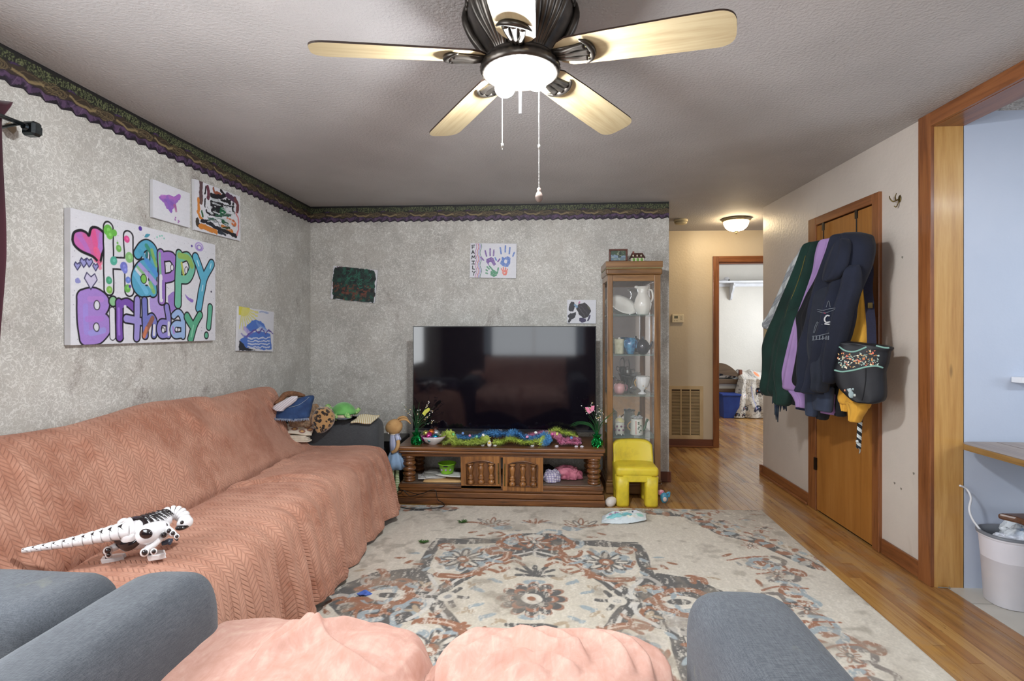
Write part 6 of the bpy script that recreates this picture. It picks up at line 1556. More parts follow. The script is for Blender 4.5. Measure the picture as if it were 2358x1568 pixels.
# third shelf
m_silv = M('tarnished_silver', (104, 104, 100), (64, 64, 62), scale=30, rough=.25, metal=.9)
o, (x, y, z) = vessel('compote', 'tarnished silver footed compote in the centre of the third cabinet shelf', 'compote', 1448, S2, [(.036, 0), (.034, .006), (.010, .02), (.012, .05), (.030, .10), (.042, .135), (.062, .140), (.058, .145), (.036, .135), (.001, .11)], m_silv, y=4.44, fn=lambda t, i: 1+(.05*math.cos(12*t) if i in (6, 7) else 0))
o, (x, y, z) = vessel('sugar_bowl', 'tarnished silver two-handled sugar bowl standing in the silver compote', 'bowl', 1446, S2+.146, [(.02, 0), (.032, .012), (.034, .035), (.028, .05), (.030, .056), (.024, .05)], m_silv, y=4.44)
for s in (-1, 1): MB().add(*tube([(x+s*.028, y, z+.05), (x+s*.052, y, z+.055), (x+s*.052, y, z+.025), (x+s*.03, y, z+.015)], .0035, 6, 4)).build('handle', m_silv, o, smooth=True)
MB().add(*tube([(x-.024, y+.01, z+.05), (x-.024, y+.01, z+.11), (x-.0, y+.01, z+.135), (x+.012, y+.01, z+.11), (x+.016, y+.01, z+.05)], [.003, .003, .005, .006, .005], 6, 5)).build('bail_handle', m_silv, o, smooth=True)
m_pk = M('pink_glaze', (206, 156, 156), (190, 140, 140), rough=.2, coat=.4)
o, (x, y, z) = vessel('pot', 'round pink glazed pot with a dark crab-claw handle at the left of the third shelf', 'pot', 1426, S2, [(.026, 0), (.042, .02), (.048, .05), (.040, .08), (.024, .09)], m_pk, y=4.38)
MB().add(*tube([(x+.036, y, z+.075), (x+.062, y, z+.07), (x+.06, y, z+.035), (x+.046, y, z+.03)], .0055, 8, 4)).build('handle', M('plum_glaze', (130, 84, 92), rough=.3), o, smooth=True)
mb = MB(); [mb.add(*tube([(x, y, z+.085), (x+.02*math.cos(a), y+.02*math.sin(a), z+.105), (x+.038*math.cos(a), y+.038*math.sin(a), z+.085)], [.006, .006, .003], 6, 4)) for a in (PI, 4, 5.2, 0, 1.5)]
mb.build('lid', M('bronze_glaze', (92, 74, 60), rough=.3), o, smooth=True)
o, (x, y, z) = vessel('shell_pitcher', 'white shell-shaped pitcher with painted flowers at the right of the third shelf', 'pitcher', 1479, S2, [(.032, 0), (.034, .006), (.012, .022), (.014, .032), (.044, .06), (.054, .10), (.056, .14), (.046, .15), (.03, .12)], M('pearl_china', (222, 222, 220), (204, 206, 206), scale=20, rough=.15, coat=.5), y=4.38, fn=lambda t, i: 1+.05*math.cos(10*t)+(.12*math.cos(t-.6) if i >= 5 else 0))
m_gold = M('gold_brown', (170, 136, 84), rough=.4)
MB().add(*tube([(x-.045, y, z+.125), (x-.062, y, z+.10), (x-.052, y, z+.065)], .006, 8, 4)).build('handle', m_gold, o, smooth=True)
for i in range(5): MB().add(*ellip((x+.01+.012*math.cos(i*1.3), y-.043+.004*(i % 2), z+.055+.009*i), (.006, .003, .005), 8, 5)).build('painted_flower', m_gold, o, smooth=True)
# fourth shelf
m_ft = M('floral_china', (214, 214, 204), (200, 202, 190), rough=.3)
o, (x, y, z) = vessel('canister', 'white canister with painted flowers and a yellow lid on the fourth shelf', 'jar', 1427, S3, [(.032, .008), (.036, .014), (.037, .10), (.034, .106)], m_ft, y=4.38)
MB().add(*lathe([(.038, .106), (.040, .112), (.034, .130), (.015, .145), (.006, .150), (.008, .158), (.001, .162)], 24, cap=False), M=Matrix.Translation((x, y, z))).build('lid', M('pale_yellow_glaze', (206, 200, 138), (190, 184, 190), scale=30, rough=.3), o, smooth=True)
for k in range(6):
    a = PI+.4+k*.46; MB().add(*ellip((x+.0375*math.cos(a), y+.0375*math.sin(a), z+.045+.03*(k % 2)), (.009, .004, .009), 8, 5)).build('painted_flower', M('plum_paint', (120, 70, 104), rough=.5), o, smooth=True)
for k in range(10):
    a = 2*PI*k/10; MB().add(*ellip((x+.033*math.cos(a), y+.033*math.sin(a), z+.007), (.006, .006, .0065), 6, 5)).build('ball_foot', m_ft, o, smooth=True) if k % 2 == 0 else None
o, (x, y, z) = vessel('watering_can', 'white china watering can with green ivy and petals round its rim on the fourth shelf', 'pitcher', 1466, S3, [(.050, 0), (.052, .006), (.050, .06), (.046, .13), (.044, .132), (.040, .125)], m_ft, y=4.40)
m_ivy = M('ivy_green', (70, 104, 74), (52, 84, 60), rough=.5)
MB().add(*tube([(x+.046, y, z+.03), (x+.068, y, z+.06), (x+.078, y, z+.10), (x+.092, y, z+.13)], [.010, .009, .008, .012], 8, 4)).build('spout', m_ivy, o, smooth=True)
MB().add(*tube([(x-.042, y, z+.11), (x-.066, y, z+.09), (x-.072, y, z+.06), (x-.046, y, z+.03)], .006, 8, 4)).build('handle', m_gold, o, smooth=True)
for k in range(9):
    a = k*2*PI/9; MB().add(*ellip((x+.038*math.cos(a), y+.038*math.sin(a), z+.142+.006*(k % 2)), (.015, .010, .009), 8, 6)).build('petal', M('lilac_petal', (170, 168, 176), (140, 150, 140), scale=40, rough=.5), o, smooth=True)
for k in range(7):
    MB().add(*ellip((x+.014+.012*math.sin(k*2), y-.048, z+.03+.013*k), (.008, .004, .006), 8, 5)).build('painted_leaf', m_ivy, o, smooth=True)
MB().box((x-.018, y-.052, z+.01), (x-.010, y-.044, z+.12)).build('painted_stripe', M('rose_paint', (206, 160, 150), rough=.5), o)
MB().add(*lathe([(.012, 0), (.034, .012), (.044, .05), (.04, .10), (.02, .13), (.001, .13)], 20)).V
# books/frames behind on third-fourth shelf seen dimly
# top of the cabinet: picture frame and cottage
CT = 1.873
fr = empty('picture_frame', (.61, 4.36, CT), label='small dark wood framed landscape picture standing on the curio cabinet', cat='picture frame')
a = onY(1402, 598, 4.34); b = onY(1445, 598, 4.34); x0, x1 = a[0], b[0]; zt = CT+.112
m_fw = wood('cherry_frame', (92, 50, 36), (66, 34, 26), 0, 2)
for u, v_, w, t in ((x0, CT+.001, x1, CT+.016), (x0, zt-.015, x1, zt), (x0, CT+.016, x0+.016, zt-.015), (x1-.016, CT+.016, x1, zt-.015)): box('frame_side', (u, 4.33, v_), (w, 4.352, t), m_fw, fr, bevel=.003)
P = Paint(0, 1, 0, 1, 60, 60, (120, 140, 160)); n = fbm(P.X*6, P.Y*6, 3); P.put((P.Y+.2*n > .55)*1.0, (60, 78, 60)); P.put(((P.X-.6)**2 < .01)*(P.Y > .3), (40, 52, 44)); P.put((P.Y+.1*n < .3)*1.0, (96, 116, 128)); P.put((n > .3)*1.0, (150, 160, 130), .6)
V = np.stack([x0+.015+(x1-x0-.03)*P.X.ravel(), np.full(P.X.size, 4.340), CT+.015+(zt-CT-.03)*P.Y.ravel()], 1); i = (np.arange(59)[:, None]*60+np.arange(59)[None]).ravel()
link('printed_picture', mkmesh('printed_picture', V, np.stack([i, i+1, i+61, i+60], 1), col=P.C.reshape(-1, 3)), m_art, fr)
co = empty('cottage_figurine', (.74, 4.33, CT), label='small ceramic cottage with a brown roof beside the frame on the curio cabinet', cat='figurine')
xa = onY(1452, 598, 4.32)[0]; xb = onY(1484, 598, 4.32)[0]
box('walls', (xa+.004, 4.31, CT+.001), (xb-.004, 4.36, CT+.036), M('cottage_wall', (206, 200, 176), rough=.5), co, bevel=.003)
V = [(xa-.006, 4.302, CT+.034), (xb+.006, 4.302, CT+.034), (xb+.006, 4.368, CT+.034), (xa-.006, 4.368, CT+.034), (xa+.012, 4.335, CT+.078), (xb-.012, 4.335, CT+.078)]
MB().add(V, [(0, 3, 2, 1), (0, 1, 5, 4), (2, 3, 4, 5), (0, 4, 3), (1, 2, 5)]).build('roof', M('cottage_roof', (84, 56, 48), (64, 42, 38), scale=60, rough=.5), co, bevel=.002)
box('chimney', (xa+.018, 4.33, CT+.06), (xa+.032, 4.345, CT+.09), M('brick_red', (130, 70, 60), rough=.6), co, bevel=.002)
for k in range(3):
    xx = xa+.024+k*(xb-xa-.048)/2
    MB().add(*ellip((xx, 4.309, CT+.018), (.010, .004, .016), 10, 6)).build('window', M('shutter_green', (110, 160, 70), rough=.5), co, smooth=True)
    MB().add(*ellip((xx-.004, 4.3125, CT+.052), (.006, .006, .009), 10, 6)).build('dormer', M('cream_dormer', (220, 214, 190), rough=.5), co, smooth=True)

# ================================================================== FLOOR BITS
p = onZ(1404, 1166, .0)
V, F = egg_mesh(.036, 24); tag(MB().add(V, F).build('toy_egg', M('white_egg', (220, 212, 204), rough=.45), None, smooth=True, loc=(p[0]+.01, 3.965, .0365), rot=(0, 1.15, .5)), 'large plain white egg on the floor between stand and yellow chair', 'egg')
rb = empty('rattle_toy', (.905, 4.03, 0), label='blue and pink round toy with a face badge on the floor beside the yellow chair', cat='toy')
m_tb = M('toy_blue', (70, 140, 168), rough=.35)
xx, yy = onZ(1528, 1160, 0)[0], 4.03
MB().add(*ellip((xx, yy, .052), (.030, .026, .040), 20, 14)).build('body', m_tb, rb, smooth=True)
MB().add(*ellip((xx-.02, yy+.02, .085), (.028, .02, .022), 16, 10)).build('pink_cap', M('toy_pink', (196, 96, 120), (224, 180, 190), scale=60, rough=.4), rb, smooth=True)
MB().add(*tube([(xx+.018, yy-.005, .085), (xx+.038, yy-.005, .095), (xx+.034, yy-.005, .06)], .008, 8, 4)).build('handle', m_tb, rb, smooth=True)
MB().add(*ellip((xx, yy-.024, .048), (.015, .006, .018), 14, 8)).build('badge', M('badge_white', (214, 190, 180), rough=.5), rb, smooth=True)
# crumpled packet with printed characters-like shapes left plain
p0 = onZ(1437, 1195, .01)
def pk(u, v):
    a = (u-.5)*2; b = (v-.5)*2; th = .042*(1-np.abs(a)**3)*(1-np.abs(b)**2.5)
    x = p0[0]+.155*a+.01*b; y = p0[1]+.098*b*(1-.35*a*a)+.02*a
    return np.stack([x, y, .012+th*(1+.5*fbm(a*3, b*3, 3))+.012*np.clip(a, 0, 1)+.004*np.abs(vnoise(a*9, b*9))], 1)
V, F, uv = grid(pk, 90, 60)
P = Paint(0, 1, 0, 1, 90, 60, (206, 216, 220)); P.warp(.02, 6)
for k, (a, b, rx, ry, c) in enumerate(((.3, .3, .2, .14, (130, 196, 200)), (.75, .6, .14, .16, (204, 210, 214)), (.5, .75, .2, .12, (226, 228, 226)), (.15, .7, .1, .1, (150, 200, 206)), (.55, .35, .12, .14, (110, 180, 190)), (.32, .55, .05, .07, (150, 110, 160)), (.85, .35, .09, .12, (150, 200, 190)), (.65, .2, .09, .06, (226, 226, 214)), (.2, .45, .04, .04, (190, 140, 170)), (.8, .75, .03, .04, (70, 80, 150)), (.7, .55, .02, .03, (60, 70, 90)))): P.ell(a, b, rx, ry, c)
tag(link('foil_packet', mkmesh('foil_packet', V, F, col=P.C.reshape(-1, 3)), vcol_mat('printed_foil', .3, coat=.4)), 'crumpled white and aqua printed wipes packet lying on the rug', 'packet').modifiers.new('t', 'SOLIDIFY').thickness = .003
m_par = M('artificial_green', (56, 92, 36), (36, 66, 24), rough=.7)
for k, (px, py, lab) in enumerate(((1065, 1203, 'small green plastic sprig on the rug in front of the left stand door'), (975, 1249, 'small green plastic sprig on the rug nearer the sofa'))):
    c = onZ(px, py, .012); mb = MB(); r_ = random.Random(k)
    for i in range(26):
        a = r_.uniform(0, 2*PI); l = r_.uniform(.01, .034)
        mb.add(*tube([(c[0]+r_.uniform(-.01, .01), c[1]+r_.uniform(-.008, .008), .013), (c[0]+l*math.cos(a)*1.2, c[1]+l*math.sin(a)*.8, .014+r_.uniform(0, .016))], [.0035, .0015], 5))
    tag(mb.build('plastic_sprig', m_par, None), lab, 'sprig', 'green sprigs on the rug')
c = onZ(838, 1367, .012); 
V, F = slab([(c[0]+.034*math.cos(a)*(1+.3*math.sin(3*a)), c[1]+.022*math.sin(a)) for a in np.linspace(0, 2*PI, 14)[:-1]], .004)
tag(MB().add([(v[0], v[1], v[2]+.011+.006*math.sin(v[0]*90)) for v in V], F).build('wrapper', M('blue_foil', (84, 120, 200), (60, 90, 170), scale=60, rough=.4), None), 'small blue crumpled wrapper on the rug beside the sofa', 'wrapper')
# ================================================================== ROBOT DINOSAUR ON THE SOFA
sofa_bl = bpy.data.objects['throw_blanket']
BTS = BVHTree.FromPolygons([v.co for v in sofa_bl.data.vertices], [tuple(p.vertices) for p in sofa_bl.data.polygons])
def build_dino():
    m_w = M('robot_white', (232, 230, 230), (220, 218, 220), rough=.25, coat=.5); m_b = M('robot_black', (34, 26, 28), (26, 20, 22), rough=.15, coat=.8)
    e = empty('robot_dinosaur', onD(300, 1285, 1.84), label='white and black striped robot dinosaur toy crouching on the coral blanket', cat='toy')
    D = lambda px, py, d: np.array(onD(px, py, d))
    # tail: eleven tapering shells with small black wedge marks on top
    T = spl([D(52, 1268, 1.70), D(110, 1258, 1.72), D(170, 1247, 1.75), D(230, 1234, 1.78), D(282, 1222, 1.80), D(302, 1219, 1.81)], 8)
    L = np.concatenate([[0], np.cumsum(np.linalg.norm(np.diff(T, axis=0), axis=1))]); tot = L[-1]; n = 11
    at = lambda q: np.array([np.interp(q*tot, L, T[:, i]) for i in range(3)]); rr = lambda q: .0085+.023*q**1.25
    for k in range(n):
        a, b = k/n, (k+1)/n
        s_ = MB().add(*tube([at(a), at(a+.2/n), at(b-.004)], [rr(a)*.92, rr(a)*1.0, rr(b)*1.06], 14, 3)).build('tail_segment', m_w, e, smooth=True)
        c = at((a+b)/2+.2/n); r = rr((a+b)/2); side = np.array((.35, -.55, .75)); side /= np.linalg.norm(side)
        d_ = at(b)-at(a); d_ /= np.linalg.norm(d_); w_ = np.cross(d_, side); w_ /= np.linalg.norm(w_)
        up = np.cross(w_, d_); p = c+up*r*1.03
        V = [tuple(p-d_*.001+w_*(.006+r*.42)), tuple(p-d_*.001-w_*(.006+r*.42)), tuple(p-up*.0-d_*(.014+.35*r)), tuple(p-up*.004)]
        V = [tuple(np.array(v)-up*abs(np.dot(np.array(v)-p, w_))*.35) for v in V]; V[3] = tuple(np.array(V[3])-up*.004)
        MB().add(V, [(0, 2, 1), (0, 1, 3), (1, 2, 3), (2, 0, 3)]).build('wedge_mark', m_b, s_)
    # body: white shell with black hip saddle and black belly
    c0, c1 = D(290, 1232, 1.82), D(385, 1200, 1.92)
    body = MB().add(*tube([D(286, 1222, 1.81), D(303, 1226, 1.82), D(325, 1226, 1.85), D(350, 1214, 1.88), D(372, 1198, 1.91), D(388, 1190, 1.93)], [.026, .047, .056, .052, .038, .026], 28, 6)).build('body', m_w, e, smooth=True)
    MB().add(*tube([D(291, 1223, 1.805), D(297, 1225, 1.815), D(308, 1228, 1.83)], [.043, .0545, .0600], 28, 4)).build('saddle', m_b, body, smooth=True)
    MB().add(*tube([D(289, 1220, 1.80), D(298, 1218, 1.81)], [.034, .040], 20, 3)).build('tail_collar', m_w, e, smooth=True)
    AX = [D(303, 1226, 1.82), D(325, 1226, 1.85), D(350, 1214, 1.88), D(372, 1198, 1.91), D(388, 1190, 1.93)]; AR = [.047, .056, .052, .038, .026]
    SA = spl([tuple(p)+(r,) for p, r in zip(AX, AR)], 8)
    for k in range(9):                                     # stripes across the back
        f_ = (.24+.70*k/8)*(len(SA)-1); i0 = int(f_); fr_ = f_-i0; c4 = SA[i0]*(1-fr_)+SA[min(i0+1, len(SA)-1)]*fr_
        c, r = c4[:3], c4[3]; tdir = SA[min(i0+1, len(SA)-1)][:3]-SA[max(i0-1, 0)][:3]; tdir /= np.linalg.norm(tdir)
        side = np.cross(tdir, (0, 0, 1)); side /= np.linalg.norm(side); up = np.cross(side, tdir)
        a = [c+(r*1.002)*(math.cos(th)*up+math.sin(th)*side)+tdir*.010*abs(th) for th in np.linspace(-1.25, 1.25, 13)]
        MB().add(*tube(a, [.0006+.0042*math.sin(PI*i/12) for i in range(13)], 6)).build('stripe', m_b, body, smooth=True)
    # neck and head
    N_ = spl([D(378, 1192, 1.92), D(392, 1182, 1.94), D(408, 1181, 1.95), D(420, 1188, 1.95), D(426, 1200, 1.94)], 6)
    Ln = np.linspace(0, 1, len(N_)); atn = lambda q: np.array([np.interp(q, Ln, N_[:, i]) for i in range(3)])
    for k in range(7):
        a, b = k/7, (k+1)/7
        MB().add(*tube([atn(a), atn((a+b)/2), atn(b-.02)], [.027-.007*a, .029-.007*a, .027-.008*b], 14, 3)).build('neck_ring', m_w, e, smooth=True)
        if k: MB().add(*tube([atn(a-.03), atn(a+.01)], [.0235-.007*a]*2, 14)).build('neck_joint', m_b, e, smooth=True)
    h_ = MB().add(*ellip(D(426, 1204, 1.93), (.022, .03, .020), 18, 12, .8)).build('head', m_w, e, smooth=True)
    MB().add(*ellip(D(421, 1212, 1.915), (.019, .028, .010), 14, 8, .8)).build('jaw', m_b, h_, smooth=True)
    MB().add(*ellip(D(419, 1203, 1.905), (.007, .006, .007), 10, 8)).build('eye', m_b, h_, smooth=True)
    # shoulders and hips
    hip = MB().add(*tube([D(331, 1236, 1.80), D(343, 1228, 1.80), D(366, 1216, 1.83), D(380, 1208, 1.86)], [.030, .036, .027, .016], 18, 5, flat=.95)).build('hip_shell', m_w, e, smooth=True)
    MB().add(*ellip(D(336, 1229, 1.762), (.023, .008, .017), 18, 10)).build('hip_cap', m_b, hip, smooth=True)
    MB().add(*tube([D(272, 1213, 1.88), D(285, 1209, 1.89), D(300, 1206, 1.90)], [.018, .026, .018], 14, 4)).build('far_hip', m_w, e, smooth=True)
    def joint(px, py, d, r, par=e):
        j = MB().add(*ellip(D(px, py, d), (r, r*.8, r), 14, 10)).build('joint_ring', m_w, par, smooth=True)
        MB().add(*ellip(D(px, py, d-.012), (r*.66, r*.5, r*.66), 12, 8)).build('joint_cap', m_b, j, smooth=True)
    joint(379, 1211, 1.85, .017); joint(377, 1232, 1.82, .015)
    # near arm with three-fingered claw
    a_ = MB().add(*tube([D(380, 1213, 1.85), D(390, 1222, 1.83), D(399, 1228, 1.82), D(407, 1234, 1.81)], [.012, .012, .010, .006], 10, 4)).build('arm', m_w, e, smooth=True)
    joint(389, 1222, 1.82, .012, a_); joint(398, 1228, 1.81, .011, a_); joint(407, 1235, 1.80, .009, a_)
    for q in (-4, 0, 4): MB().add(*tube([D(402, 1232+q*.4, 1.81), D(407+q*.5, 1238+q, 1.80), D(403+q*.5, 1242+q*.6, 1.80)], [.004, .0035, .002], 6, 3)).build('finger', m_b, a_, smooth=True)
    # legs: thigh, shank, foot plate
    for (kp, s0, s1, f0, f1, d) in (((375, 1235), (330, 1272), (325, 1272), (350, 1276), (384, 1260), 1.80), ((285, 1250), (245, 1268), (240, 1264), (246, 1284), (292, 1276), 1.82)):
        lg = MB().add(*tube([D(*kp, d+.02), D((kp[0]+s0[0])/2, (kp[1]+s0[1])/2, d), D(*s0, d-.01)], [.013, .016, .012], 12, 4, flat=.8)).build('leg', m_w, e, smooth=True)
        joint(s0[0]+3, s0[1], d-.02, .015, lg)
        MB().add(*tube([D(s0[0], s0[1], d-.01), D((s0[0]+f0[0])/2+4, (s0[1]+f0[1])/2+3, d), D(f0[0], f0[1]-3, d)], [.012, .010, .012], 12, 4)).build('shank', m_b, lg, smooth=True)
        joint(f0[0]+4, f0[1]-6, d-.02, .011, lg)
        A, B = D(f0[0]-8, f0[1]+9, d), D(f1[0], f1[1]+4, d+.03)
        z = min(A[2], B[2]); v = B-A; v[2] = 0; ln = np.linalg.norm(v); v /= ln; w = np.array((-v[1], v[0], 0))
        pts = [A-w*.018, A+w*.018, A+v*ln*.6+w*.024, A+v*ln+w*.016, A+v*ln*.9-w*.004, A+v*ln-w*.02, A+v*ln*.6-w*.024]
        n_ = len(pts); V = [(p[0], p[1], z-.006) for p in pts]+[(p[0]-v[0]*.006, p[1]-v[1]*.006, z+.014) for p in pts]
        MB().add(V, [tuple(reversed(range(n_))), tuple(range(n_, 2*n_))]+[(i, (i+1) % n_, (i+1) % n_+n_, i+n_) for i in range(n_)]).build('foot', m_w, lg, bevel=.003)
    MB().add(*tube([D(372, 1252, 1.83), D(384, 1248, 1.84), D(392, 1243, 1.85), D(388, 1254, 1.84)], [.010, .014, .010, .006], 10, 4, flat=.6)).build('toe_guard', M('slate_blue', (58, 64, 78), rough=.4), e, smooth=True)
build_dino()
# clear plastic wrapper on the blanket
pw_, nw_ = seen_on(sofa_bl, 34, 1124, .004)
if pw_:
    a = nw_.orthogonal().normalized(); b = nw_.cross(a)
    # lay the long side up-right along the back
    lx = Vector((.15, .95, .25)); lx = (lx-nw_*lx.dot(nw_)).normalized(); ly = nw_.cross(lx)
    def wr(u, v):
        A = (u-.5)*.085*(1-.25*np.abs(v-.5)*2); B = (v-.5)*.06
        h = .008+.007*np.abs(vnoise(u*6, v*6))
        return np.array(pw_)[None]+A[:, None]*np.array(lx)+B[:, None]*np.array(ly)+h[:, None]*np.array(nw_)
    V, F, uv = grid(wr, 24, 18)
    t = NT('clear_wrapper'); t.b.inputs['Base Color'].default_value = (.8, .76, .72, 1); t.b.inputs['Roughness'].default_value = .12; t.b.inputs['Alpha'].default_value = .42; t.bump(t.noise(t.coord(), 60, 3), .6, .01)
    tag(link('plastic_wrapper', mkmesh('plastic_wrapper', V, F), t.m), 'crinkled clear plastic wrapper on the coral blanket at the left picture edge', 'wrapper').modifiers.new('t', 'SOLIDIFY').thickness = .002

# ================================================================== LAUNDRY AND PLUSH ON THE FAR ARM
def rows_loft(name, rows, d, thick, mat, parent=None, label=None, cat=None, group=None, n=32, fold=.06, nf=9, seed=0, e=.75, k=6, dfn=None, zmin=None, lat=None, sub=0):
    """solid lump traced by rows (y, x_left, x_right) in the picture at distance d; cross sections are closed ovals of the given thickness"""
    R_ = spl([(r[0], r[1], r[2]) for r in rows], k); V = []; F = []
    lat = np.array(lat if lat is not None else (_c, _s, 0.)); dep = np.array((-lat[1], lat[0], 0.)); m = len(R_)
    for i, (y, xl, xr) in enumerate(R_):
        xm = (xl+xr)/2; dd = dfn(xm) if dfn else d
        c = np.array(onD(xm, y, dd)); hw = abs(xr-xl)/2*dd/FPX/max(.3, abs(lat @ np.array((_c, _s, 0))-(xm-1179)/FPX*(lat @ np.array((-_s, _c, 0)))))
        en = min(1, min(i, m-1-i)/(m*.10)+.25); en = math.sin(en*PI/2)
        th = (thick[0]+(thick[1]-thick[0])*i/(m-1) if hasattr(thick, '__len__') else thick)*en
        for j in range(n):
            a = 2*PI*j/n; ca, sa = math.cos(a), math.sin(a)
            cx = math.copysign(abs(ca)**e, ca); sx = math.copysign(abs(sa)**e, sa)
            w_ = math.sin(cx*nf+seed+.9*math.sin(i/m*4+seed)); q = 1+fold*3*w_*abs(sa)
            p = c+lat*cx*hw+dep*sx*th*q
            if zmin is not None and p[2] < zmin: p[2] = zmin
            V.append(tuple(p))
    for i in range(m-1):
        for j in range(n): a = i*n+j; b = i*n+(j+1) % n; F.append((a, a+n, b+n, b))
    F.append(tuple(range(n))); F.append(tuple(reversed(range((m-1)*n, m*n))))
    uv = [(j/n, i/(m-1)) for i in range(m) for j in range(n)]
    o = link(name, mkmesh(name, V, F, uv=uv), mat, parent)
    if label: tag(o, label, cat, group)
    return o
Q = lambda x, y: (600+x/4.611, 860+y/4.611)
def QR(rows): return [(860+y/4.611, 600+a/4.611, 600+b/4.611) for y, a, b in rows]
AZ = .684
m_denim = M('denim', (52, 80, 124), (36, 58, 98), scale=16, rough=.9, bump=.4, bscale=400)
m_knit = M('knit_brown', (140, 98, 70), (110, 74, 52), scale=90, rough=.95, bump=.8, bscale=160, bdist=.006)
m_tank = NT('ribbed_white'); a_ = m_tank.coord('Object', (1, 1, 1), (0, .7, 0)); x_ = m_tank.sep(a_)[2]; s_ = m_tank.math('SINE', m_tank.math('MULTIPLY', x_, 500)); m_tank.col(m_tank.ramp(s_, [(.0, lin((190, 184, 190))), (.7, lin((224, 220, 224)))])); m_tank.b.inputs['Roughness'].default_value = .9; m_tank = m_tank.m
m_tan = M('tan_fleece', (160, 134, 108), (120, 98, 78), scale=60, rough=.95, bump=.8, bscale=120, bdist=.006)
# tan fuzzy throw at the bottom of the pile
rows_loft('folded_throw', QR([(330, 540, 570), (380, 480, 600), (440, 330, 600), (500, 290, 600), (535, 310, 580), (565, 350, 530)]), 3.75, .03, m_tan, label='tan fuzzy throw crumpled under the denim jeans on the far sofa arm', cat='throw', seed=3)
# folded baby blanket stack with printed lions
Lb = empty('folded_blanket', (-1.62, 3.72, AZ), label='folded cream blanket printed with small lion faces hanging over the far arm', cat='blanket')
m_cream = M('cream_print', (216, 206, 188), (204, 190, 172), scale=30, rough=.9)
cA = onY(455, 0, 3.745); xa, xb = onY(660, 1000, 3.74)[0], onY(728, 1000, 3.74)[0]
for k in range(4):
    z = onY(700, 1010, 3.72)[2]+.011*k
    o = MB().add(*ellip(((xa+xb)/2-.008*k, 3.655+.004*k, z), ((xb-xa)/2-.006*(k % 2), .035, .0065), 40, 10, .35)).build('fold', m_cream, Lb, smooth=True)
zt = onY(700, 1010, 3.72)[2]+.05
V, F, uv = grid(lambda u, v: np.stack([xa+.0+(xb-xa+.01)*u, 3.635+.06*v, zt+.0+.06*v+.006*np.sin(u*5)], 1), 70, 40)
P = Paint(0, 1, 0, 1, 70, 40, (218, 208, 190))
for k, (x, y) in enumerate(((.15, .3), (.42, .45), (.68, .3), (.9, .55), (.3, .8), (.78, .8))):
    P.ell(x, y, .075, .13, (150, 108, 96), ring=.03); P.ell(x, y, .05, .09, (214, 176, 110)); P.ell(x-.1, y+.2, .02, .05, (206, 196, 120))
link('top_fold', mkmesh('top_fold', V, F, col=P.C.reshape(-1, 3)), m_art, Lb).modifiers.new('t', 'SOLIDIFY').thickness = .008
# jeans, tank top, knit strap garment
je = rows_loft('folded_jeans', QR([(235, 500, 550), (270, 380, 560), (320, 290, 545), (380, 190, 535), (430, 150, 520), (465, 160, 510), (490, 240, 470)]), 3.69, .055, m_denim, label='folded blue denim shorts with frayed hem on top of the laundry pile', cat='jeans', seed=5, fold=.03)
mb = MB()
for i in range(60):
    t = i/59; p = np.array(onD(*Q(150+360*t, 468+12*math.sin(t*PI)+(8 if i % 2 else 0)), 3.635)); mb.add(*tube([p, p+np.array((random.uniform(-.004, .004), -.002, -.012-.006*random.random()))], [.0022, .0008], 4))
o = mb.build('frayed_hem', M('fray', (150, 164, 186), rough=1), je); o['kind'] = 'stuff'
MB().add(*tube([onD(*Q(300, 362), 3.632), onD(*Q(400, 335), 3.63), onD(*Q(470, 290), 3.635), onD(*Q(515, 250), 3.64)], .0018, 5, 5)).build('stitching', M('thread', (150, 160, 170), rough=1), je)
rows_loft('folded_jeans', QR([(440, 150, 260), (480, 155, 300), (520, 180, 270), (540, 200, 250)]), 3.90, .05, M('dark_denim', (44, 56, 84), (60, 74, 104), scale=40, rough=.95), label='dark denim garment bunched under the blue shorts', cat='jeans', seed=9)
rows_loft('tank_top', QR([(240, 330, 390), (280, 250, 385), (330, 160, 330), (370, 130, 270), (400, 180, 240)]), 3.62, .022, m_tank, label='white ribbed tank top folded over the denim shorts', cat='shirt', seed=2, fold=.02)
kn = MB().add(*tube([onD(*Q(150, 315), 3.62), onD(*Q(215, 275), 3.64), onD(*Q(262, 228), 3.70), onD(*Q(320, 218), 3.74), onD(*Q(400, 225), 3.80), onD(*Q(468, 236), 3.80)], [.010, .022, .026, .026, .024, .010], 12, 5, flat=.8)).build('knit_scarf', m_knit, None, smooth=True)
tag(kn, 'rusty brown knitted scarf lying on the very top of the laundry pile', 'scarf')
rows_loft('plush_toy', QR([(330, 545, 575), (370, 540, 605), (430, 530, 610), (470, 530, 580)]), 3.93, .06, M('tan_plush', (186, 148, 112), (166, 128, 94), scale=30, rough=.95), label='tan plush toy lump between the denim shorts and the leopard hat', cat='plush toy', seed=7)
